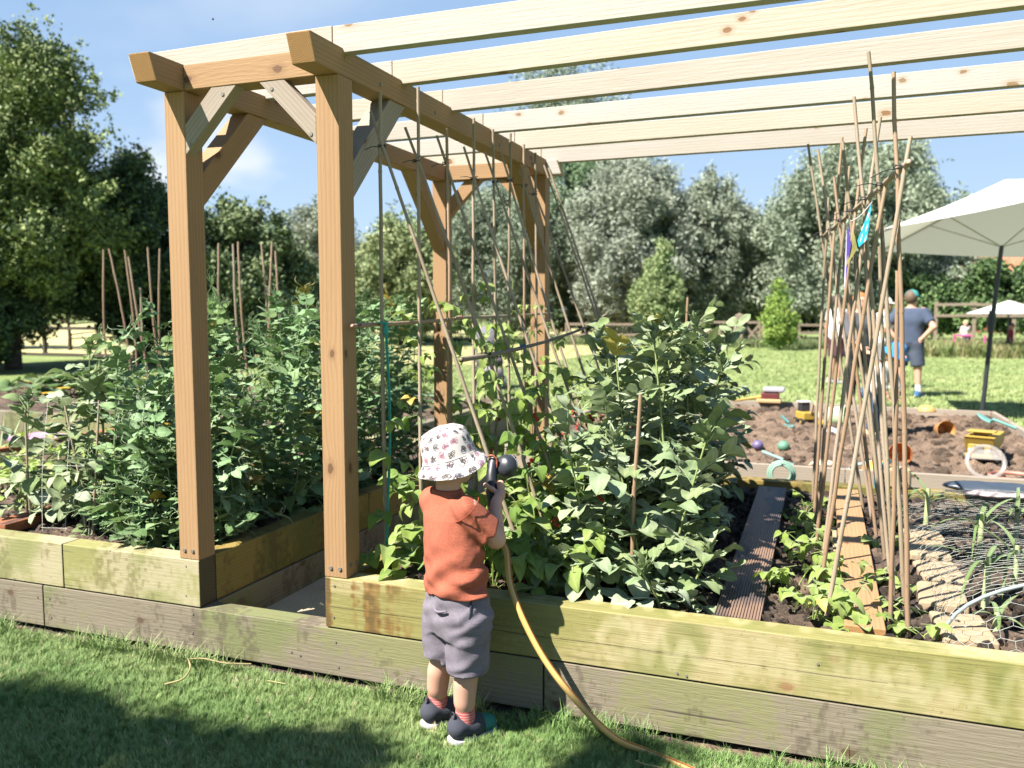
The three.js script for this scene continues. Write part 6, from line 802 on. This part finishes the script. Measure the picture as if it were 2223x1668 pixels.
  bowl('upturned yellow toy bowl by the near board of the sandpit', P(1905, 1022, 0.15), flat('#d6a24a', 0.6), 0.12, 0.7); bowl('orange toy dome beyond the far board of the sandpit', P(2012, 893, 0.22), flat('#d8a860', 0.6), 0.1, 0.75); bowl('shallow pale toy dish half buried in mud', P(1790, 1012, 0.14), flat('#dcc8a4', 0.6), 0.12, 0.4);
  const ball = (label, px, py, m, ra) => { const o = single('toy_ball', new THREE.SphereGeometry(ra, 20, 14).scale(1, 0.92, 1), m, label, 'ball'); o.position.set(...P(px, py)); o.position.y += ra * 0.7; };
  ball('small purple ball lying in the mud', 1645, 975, flat('#6f6490', 0.5), 0.05); ball('small green ball lying in the mud', 1701, 978, grn, 0.055);
  const spade = (label, pos, ry, m, tilt = 0.2) => { const t = thing('toy_spade', label, 'toy spade', pos); const s = new THREE.Shape(); s.moveTo(-0.045, 0); s.lineTo(0.045, 0); s.quadraticCurveTo(0.05, 0.1, 0, 0.13); s.quadraticCurveTo(-0.05, 0.1, -0.045, 0); const g = new THREE.ExtrudeGeometry(s, { depth: 0.008, bevelEnabled: true, bevelSize: 0.004, bevelThickness: 0.004, bevelSegments: 1 }); const p = g.attributes.position; for (let i = 0; i < p.count; i++) p.setZ(i, p.getZ(i) + 9 * p.getX(i) ** 2); g.computeVertexNormals(); g.rotateX(Math.PI / 2); part('blade', g, m, t); part('handle', tubeGeo([V(0, 0.002, 0), V(0, 0.006, -0.1), V(0, 0.008, -0.2)], [0.014, 0.011, 0.014], 8), m, t); t.rotation.set(tilt, ry, 0, 'YXZ'); t.position.y += 0.035; return t; };
  spade('teal toy spade lying beside the near board of the sandpit', P(1700, 1008), 1.1, flat('#84aeaa', 0.6)); { const a = P(2160, 998); spade('green toy scoop resting on top of the yellow truck', [a[0], 0.43, a[2] - 0.2], -2.0, teal, -0.35); }
  spade('pale blue toy spade by the near board behind the canes', P(1850, 1022), -1.2, flat('#9cc4c8', 0.5)); spade('dark teal toy rake head by the digger', P(1712, 925), 0.4, flat('#4a8f8c', 0.5));
  { const o = single('toy_cup', new THREE.CylinderGeometry(0.045, 0.035, 0.09, 16, 1, true), flat('#e6e2ea', 0.5, { side: THREE.DoubleSide }), 'white plastic cup lying in the mud', 'cup'); o.position.set(...P(1806, 945)); o.position.y += 0.04; o.rotation.z = 1.2; }
  { const t = thing('toy_shovel_tray', 'yellow and red toy loader tray resting on the far corner of the sandpit', 'toy', [-0.62, 0.22, -11.5]); t.scale.setScalar(0.75); part('tray', boxG(0.42, 0.07, 0.3, 0.02, 0.0, 0.035, 0.0), flat('#c9a878', 0.6), t); part('body', boxG(0.3, 0.11, 0.22, 0.02, 0.02, 0.125, 0), flat('#6e3030', 0.5), t); part('scoop', boxG(0.36, 0.08, 0.3, 0.03, 0.08, 0.23, -0.02), flat('#b0acb4', 0.5), t); part('arm', tubeGeo([V(-0.12, 0.1, 0.05), V(-0.6, 0.02, 0.1)], [0.035, 0.02], 6), yel, t); }
  { const t = thing('plastic_ring', 'clear plastic ring frame propped in front of the yellow truck', 'toy', P(2142, 1042, 0.16)); const m = new THREE.MeshPhysicalMaterial({ color: '#e8e4de', transmission: 0.85, roughness: 0.2, thickness: 0 }); part('ring', new THREE.TorusGeometry(0.125, 0.018, 10, 36), m, t).position.y = 0.14; part('plate', boxG(0.22, 0.08, 0.012, 0.005, 0, 0.2, 0), m, t); t.rotation.x = -0.5; }
  { const o = single('toy_hoop', new THREE.TorusGeometry(0.16, 0.014, 8, 32).rotateX(Math.PI / 2), pk, 'pink plastic hoop lying on the mud by the near board', 'hoop'); o.position.set(...P(2200, 1035, 0.17)); }
  { const t = thing('hose_coil', 'pale green hose coil standing behind the back sleeper', 'hose', ground(1712, 1052, 0.0).toArray()); t.position.set(-0.22, 0.0, -5.75); for (let k = 0; k < 3; k++) part('loop', new THREE.TorusGeometry(0.085 - k * 0.013, 0.008, 7, 28), flat('#8fb39e', 0.6), t).position.set(0, 0.35 + k * 0.004, k * 0.02); part('stand', boxG(0.1, 0.27, 0.08, 0.01, 0, 0.135, 0.02), M.rail, t); }
  { const t = thing('plastic_sheet', 'folded dark blue plastic sheet lying on the back sleeper', 'sheet', [0.92, 0.416, -5.21]); const g = new THREE.SphereGeometry(0.26, 36, 18); g.scale(1, 0.13, 0.34); const p = g.attributes.position; for (let i = 0; i < p.count; i++) { const x = p.getX(i), z = p.getZ(i); p.setY(i, Math.max(0, p.getY(i) + 0.028 + 0.03 * (fbm(x * 9, z * 16 + 3, 3) - 0.5))); } g.computeVertexNormals(); part('sheet', g, flat('#414b57', 0.35), t); const g2 = new THREE.SphereGeometry(0.22, 28, 12); g2.scale(1, 0.07, 0.3); const q = g2.attributes.position; for (let i = 0; i < q.count; i++) q.setY(i, Math.max(0, q.getY(i) + 0.012 + 0.016 * (n2(q.getX(i) * 20, q.getZ(i) * 20) - 0.5))); g2.computeVertexNormals(); g2.translate(0.05, 0.002, 0.09); part('fold', g2, flat('#b9a3a3', 0.5), t); }
  { const c = ground(2100, 768), t = thing('toy_trolley', 'pink toy trolley with yellow toys far across the lawn', 'toy', c.toArray()), pm = flat('#d9569a', 0.5); for (const x of [-0.4, 0.05, 0.5]) part('upright', boxG(0.06, 0.62, 0.06, 0.01, x, 0.31, 0), pm, t); part('shelf', boxG(0.5, 0.05, 0.35, 0.01, -0.17, 0.3, 0), pm, t); part('shelf', boxG(0.5, 0.05, 0.35, 0.01, -0.17, 0.6, 0), pm, t); part('panel', boxG(0.44, 0.2, 0.03, 0.01, -0.17, 0.2, 0.1), pm, t); for (const [x, m] of [[0.2, yel], [0.36, org]]) part('toy', new THREE.SphereGeometry(0.12, 12, 9).translate(x, 0.12, 0.12), m, t); }
}
// ================= parasols =================
{
  const fab = leafMat({ color: '#e9e6e0', transmission: 0.25, roughness: 1 }), poleM = flat('#2f3238', 0.45);
  const c = wallZ(2131, 905, -12.2).setY(0), t = thing('parasol', 'large cream square parasol tilted on a dark pole beside the sandpit', 'parasol', c.toArray()), rel = (px, py, z) => wallZ(px, py, z).sub(t.position);
  const NL = rel(1917, 497, -11.1), FL = rel(1906, 545, -13.5), NR = rel(2300, 424, -11.1).add(V(0.9, 0.25, 0)), FR = rel(2230, 560, -13.5).add(V(1.1, 0.0, 0)), mid = NL.clone().add(FL).add(NR).add(FR).multiplyScalar(0.25), apex = mid.clone().add(V(0, 0.62, 0));
  const panel = (a, b, name) => { const n = 8, P = [], I = [], U = []; for (let i = 0; i <= n; i++) for (let j = 0; j <= n; j++) { const s = i / n, q = a.clone().lerp(b, j / n).lerp(apex, s); q.y -= 0.05 * Math.sin(j / n * Math.PI) * (1 - s) + 0.03 * Math.sin(s * Math.PI); P.push(q.x, q.y, q.z); U.push(j / n, s); } for (let i = 0; i < n; i++) for (let j = 0; j < n; j++) { const k = i * (n + 1) + j; I.push(k, k + 1, k + n + 1, k + 1, k + n + 2, k + n + 1); } const g = new THREE.BufferGeometry(); g.setAttribute('position', new THREE.Float32BufferAttribute(P, 3)); g.setAttribute('uv', new THREE.Float32BufferAttribute(U, 2)); g.setIndex(I); g.computeVertexNormals(); part(name, g, fab, t); };
  panel(NL, NR, 'canopy_panel'); panel(NR, FR, 'canopy_panel'); panel(FR, FL, 'canopy_panel'); panel(FL, NL, 'canopy_panel');
  for (const q of [NL, NR, FL, FR]) part('rib', tubeGeo([q.clone().add(V(0, -0.03, 0)), q.clone().lerp(apex, 0.5).add(V(0, -0.05, 0)), apex.clone().add(V(0, -0.04, 0))], 0.014, 6), flat('#c9c6c0', 0.4, { metalness: 0.5 }), t);
  const top = rel(2175, 533, -12.2); part('pole', tubeGeo([V(0, 0, 0), V(top.x * 0.45, 1.15, 0), top], [0.028, 0.028, 0.026], 12), poleM, t); for (const q of [NL, NR, FL, FR]) part('strut', tubeGeo([top.clone().add(V(0, -0.02, 0)), q.clone().lerp(apex, 0.45).add(V(0, -0.06, 0))], 0.009, 6), flat('#c9c6c0', 0.4, { metalness: 0.5 }), t); part('crank', tubeGeo([V(top.x * 0.42, 1.15, 0), V(top.x * 0.46, 1.3, 0), V(top.x * 0.5, 1.42, 0)], [0.035, 0.055, 0.035], 12), poleM, t);
  part('base', new THREE.CylinderGeometry(0.24, 0.26, 0.06, 26).translate(0, 0.03, 0), flat('#3a3c40', 0.7), t);
  const c2 = ground(2185, 775), u = thing('parasol', 'small white parasol standing far off by the children', 'parasol', c2.toArray()), y0 = wallZ(2100, 681, c2.z).y, y1 = wallZ(2190, 652, c2.z).y, W = (wallZ(2190, 680, c2.z).x - wallZ(2098, 680, c2.z).x);
  part('canopy', (() => { const g = new THREE.ConeGeometry(W * 1.02, y1 - y0, 8, 3, true); g.translate(0, (y0 + y1) / 2, 0); return g; })(), leafMat({ color: '#efece6', transmission: 0.25, roughness: 1 }), u); part('pole', tubeGeo([V(0, 0, 0), V(0, y1, 0)], 0.025, 8), poleM, u);
  for (let k = 0; k < 8; k++) { const a = k / 8 * 6.283; part('rib', tubeGeo([V(0, y1 - 0.05, 0), V(Math.sin(a) * W, y0 + 0.02, Math.cos(a) * W)], 0.01, 5), poleM, u); }
}
// ================= pushchair =================
{
  const c = ground(1062, 845), t = thing('pushchair', 'grey hooded pushchair parked on the lawn behind the bean frame', 'pushchair', c.toArray()), gm = cloth('#75727a'), dm = cloth('#4d474b'), fm = flat('#3a3b40', 0.5); t.rotation.y = 0.5;
  for (const x of [-0.24, 0.24]) for (const z of [0.32, -0.3]) { const o = part('wheel', new THREE.TorusGeometry(0.11, 0.022, 8, 24).rotateY(Math.PI / 2), fm, t); o.position.set(x, 0.13, z); }
  for (const x of [-0.22, 0.22]) part('frame', merge([tubeGeo(smoothPts([V(x, 0.13, 0.32), V(x, 0.5, 0.1), V(x, 0.95, -0.42), V(x * 0.9, 1.02, -0.5)], 12), 0.013, 7), tubeGeo([V(x, 0.13, -0.3), V(x, 0.55, 0.05)], 0.012, 7)]), fm, t);
  part('handle', tubeGeo([V(-0.2, 1.02, -0.5), V(0.2, 1.02, -0.5)], 0.016, 8), fm, t);
  part('seat', sdfMesh((x, y, z) => Math.max(seg(x * 0.5, y, z, V(0, 0.5, 0.15), V(0, 0.55, -0.12), 0.12, 0.13), -seg(x * 0.5, y, z, V(0, 0.62, 0.2), V(0, 0.68, -0.05), 0.1, 0.09)), [-0.3, 0.3, -0.35], [0.3, 0.75, 0.35], 0.02), dm, t);
  part('hood', (() => { const g = new THREE.SphereGeometry(0.3, 26, 14, 0, 6.283, 0, 1.75); g.scale(0.88, 1.05, 1.05); g.translate(0, 0.84, -0.1); return g; })(), gm, t);
  part('basket', boxG(0.4, 0.16, 0.46, 0.03, 0, 0.26, -0.02), dm, t); part('bag', sdfMesh((x, y, z) => ell(x, y, z, V(0.0, 0.3, 0.32), 0.22, 0.14, 0.12) + 0.02 * (fbm3(x * 9, y * 9, z * 9, 2) - 0.5), [-0.25, 0.1, 0.15], [0.25, 0.5, 0.5], 0.02), cloth('#8f868c'), t);
}
// ================= bunting on the cane row =================
{
  const b = thing('bunting', 'turquoise and purple spotted bunting flags hanging in the cane row', 'bunting', wallZ(1885, 460, -3.4).toArray()), rel = (px, py, z) => wallZ(px, py, z).sub(b.position);
  const dot = tex(128, 128, (u, v) => { const x = (u * 3.2) % 1 - 0.5, y = (v * 3.2 + (Math.floor(u * 3.2) % 2) * 0.5) % 1 - 0.5; return Math.hypot(x, y) < 0.22 ? [224, 238, 238] : [24, 160, 190]; });
  const flag = (A, B, C, m, name) => { const g = new THREE.BufferGeometry(), n = 6, P = [], U = [], I = []; for (let i = 0; i <= n; i++) for (let j = 0; j <= n - i; j++) { const s = i / n, q = j / n, p = A.clone().multiplyScalar(1 - s - q).addScaledVector(B, s).addScaledVector(C, q); p.z += 0.012 * Math.sin(s * 6 + q * 4); P.push(p.x, p.y, p.z); U.push(s, q); } let o = 0; for (let i = 0; i < n; i++) { const w = n - i + 1; for (let j = 0; j < w - 1; j++) { I.push(o + j, o + w + j, o + j + 1); if (j < w - 2) I.push(o + j + 1, o + w + j, o + w + j + 1); } o += w; } g.setAttribute('position', new THREE.Float32BufferAttribute(P, 3)); g.setAttribute('uv', new THREE.Float32BufferAttribute(U, 2)); g.setIndex(I); g.computeVertexNormals(); part(name, g, m, b); };
  flag(rel(1892, 441, -3.4), rel(1852, 548, -3.42), rel(1883, 520, -3.36), std({ map: dot, side: THREE.DoubleSide, roughness: 0.8 }), 'flag');
  flag(rel(1840, 486, -3.45), rel(1836, 612, -3.45), rel(1848, 530, -3.4), cloth('#5a45a8', { side: THREE.DoubleSide }), 'flag'); flag(rel(1852, 500, -3.43), rel(1836, 580, -3.43), rel(1862, 540, -3.38), cloth('#8d8a4e', { side: THREE.DoubleSide }), 'flag');
  flag(rel(1838, 488, -3.47), rel(1832, 630, -3.47), rel(1838, 600, -3.45), cloth('#cfc6ea', { side: THREE.DoubleSide }), 'flag');
  part('cord', tubeGeo(smoothPts([rel(1894, 438, -3.4), rel(1866, 470, -3.42), rel(1838, 485, -3.46)], 10), 0.002, 5), flat('#ddd', 0.8), b);
}
// ================= left bed and beyond =================
{
  const r = rngOf(91);
  const rb = thing('edging_board', 'rusty orange edging board lying in the soil of the pea bed', 'board', [-3.6, 0.375, -3.3]); timber('board', [M.rust, M.rust], V(0, 0.03, 0.5), V(-0.03, 0.03, -0.62), 0.13, 0.05, rb);
  const rb2 = thing('edging_board', 'rusty orange edging board lying behind the pea net', 'board', [-3.5, 0.375, -4.3]); timber('board', [M.rust, M.rust], V(0, 0.02, 0.3), V(-0.02, 0.02, -0.5), 0.13, 0.05, rb2);
  const salad = tints(leafTex([178, 200, 108], [150, 180, 84], [212, 222, 156]), ['#ffffff', '#e6f0c4', '#cfe0b0']), lf = leafVariants(4, (q) => placed(blade({ L: rr(0.06, 0.09, q), W: rr(0.045, 0.06, q), n: 5, m: 2, shape: roundS, fold: 0.2, droop: rr(0.3, 1, q), wave: 0.12 }), [0, 0, 0.02], 0, 0));
  for (let i = 0; i < 84; i++) { const x = rr(-5.5, -3.7, r), z = rr(-5.7, -2.95, r); bush('salad_plant', x, z, 0.378, 10, 0.15, rr(0.08, 0.22, r), lf, salad, runnerStem, 'low leafy salad plant in the patch beside the rusty board', 'salad plants', 'salad plant', r); }
  const feath = tuftGeo(21, 22, 0.08, 0.2, 0.05, 0.0016), fm = std({ color: '#9cb060', side: THREE.DoubleSide, roughness: 0.8 });
  for (let i = 0; i < 40; i++) { const o = single('carrot_top', feath, fm, 'feathery carrot top sprouting between the salad plants', 'carrot plant', 'carrot tops'); o.position.set(rr(-4.3, -3.4, r), 0.375, rr(-5.0, -3.1, r)); o.rotation.y = r() * 6; o.scale.setScalar(rr(0.7, 1.2, r)); }
  // string net for the peas
  const pn = thing('pea_net', 'thin white string netting stretched beside the pea thicket', 'netting', [-3.2, 0.375, -2.95]), gs = [], sp = (a, b) => gs.push(tubeGeo(smoothPts([a, a.clone().lerp(b, 0.5).add(V(rr(-0.01, 0.01, r), -0.01, 0.01)), b], 6), 0.0011, 3, false));
  for (let k = 0; k < 6; k++) sp(V(-0.22 + k * 0.11, 0.0, 0.05 - k * 0.03), V(-0.26 + k * 0.115, 0.62, -0.05 - k * 0.03)); for (let k = 0; k < 5; k++) sp(V(-0.25, 0.02 + k * 0.15, 0.03), V(0.38, 0.04 + k * 0.15, -0.16)); part('string', merge(gs), flat('#dcdcd2', 0.8), pn);
  // bed beyond, with squash
  const b3 = thing('raised_bed', 'low raised bed of squash plants beyond the salad patch', 'raised bed'); for (const z of [-6.15, -9.2]) timber('sleeper', weatherT, V(-10.5, 0.22, z), V(-3.4, 0.22, z), 0.1, 0.4, b3); for (const x of [-10.55, -3.35]) timber('sleeper', weatherT, V(x, 0.22, -6.1), V(x, 0.22, -9.25), 0.1, 0.4, b3);
  soilSheet('bed_soil', -10.5, -3.4, -9.2, -6.15, 0.38, 0.05, M.soil, 'soil in the squash bed', 0.08);
  const squash = tints(leafTex([96, 128, 66], [76, 110, 50], [140, 164, 104]), ['#ffffff', '#dcead0', '#f0f4c8']), sq = leafVariants(3, (q) => merge([placed(blade({ L: 0.2, W: 0.24, n: 6, m: 3, shape: roundS, fold: 0.15, droop: rr(0.3, 0.9, q), wave: 0.06 }), [0, 0, 0], 0, 0), petiole([V(0, -0.12, -0.06), V(0, 0, 0)], 0.005)]));
  for (let i = 0; i < 26; i++) bush('squash_plant', rr(-10, -3.8, r), rr(-8.9, -6.4, r), 0.385, 10, 0.32, rr(0.25, 0.45, r), sq, squash, runnerStem, 'dark leafy squash plant in the far bed', 'squash plants', 'squash plant', r);
  for (const [px, py] of [[103, 857], [138, 846], [300, 850]]) { const p = wallZ(px, py, -6.5), t = thing('squash_flower', 'yellow squash blossom open above the dark leaves', 'flower', p.toArray(), 'squash blossoms'); for (let k = 0; k < 5; k++) { const o = part('petal', blade({ L: 0.09, W: 0.06, n: 4, m: 1, shape: ovateS, fold: 0.2, droop: 0.5 }), flat('#e0b52e', 0.7, { side: THREE.DoubleSide }), t); aim(o, V(Math.cos(k * 1.257), 0.6, Math.sin(k * 1.257))); } part('stem', tubeGeo([V(0, -0.2, 0), V(0, 0, 0)], 0.006, 5), runnerStem, t); }
  const tops = [[225, 542, 0], [236, 540, 0.3], [270, 543, 0.12], [279, 558, 0.3], [305, 625, 0.1], [321, 537, 0.15], [347, 540, -0.05], [475, 528, 0.02], [506, 530, 0.1], [517, 525, 0.12], [567, 530, 0.08], [591, 525, -0.08], [598, 545, 0.12]];
  for (const [px, py, sl] of tops) { const q = wallZ(px, py, -7.5 + rr(-0.4, 0.4, r)); single('garden_cane', caneGeo(V(q.x + sl, 0.35, q.z), q, 0.013, 0.010, 0.03), M.cane[[0, 2, 0][(r() * 3) | 0]], 'tall bare cane standing in the squash bed behind the peas', 'cane', 'canes in the squash bed'); }
  { const g = tuftGeo(33, 26, 0.4, 0.75, 0.12, 0.008), o = single('ornamental_grass', g, std({ color: '#a7bd86', side: THREE.DoubleSide }), 'tuft of tall grass beside the squash bed', 'grass tuft'); const p = ground(15, 960, 0.0); o.position.set(-6.1, 0, -4.9); }
  { const p = thing('kneeling_mat', 'pink kneeling mat lying beyond the salad patch', 'mat', [-6.05, 0.0, -5.2]); part('mat', boxG(0.5, 0.05, 0.3, 0.02, 0, 0.36, 0), flat('#c98fb8', 0.8), p); part('stool', boxG(0.44, 0.33, 0.26, 0.01, 0, 0.166, 0), M.rail, p); }
  { const p = at(462, 42, 'z', -3.2), t = thing('insect', 'small dark insect flying high beside the pergola', 'insect', p.toArray()); part('body', new THREE.SphereGeometry(0.0035, 8, 6).scale(1, 1, 1.8), flat('#2b2622', 0.6), t); for (const s of [-1, 1]) part('wing', placed(blade({ L: 0.009, W: 0.004, n: 3, m: 1, shape: ovalS, fold: 0, droop: 0 }), [0, 0.002, 0], s * 1.3, -0.4), flat('#8d8a86', 0.5, { side: THREE.DoubleSide }), t); }
}

scene.traverse((o) => { if (o.isMesh) { o.castShadow = true; o.receiveShadow = true; } });
renderer.setSize(1024, 768);
renderer.render(scene, camera);
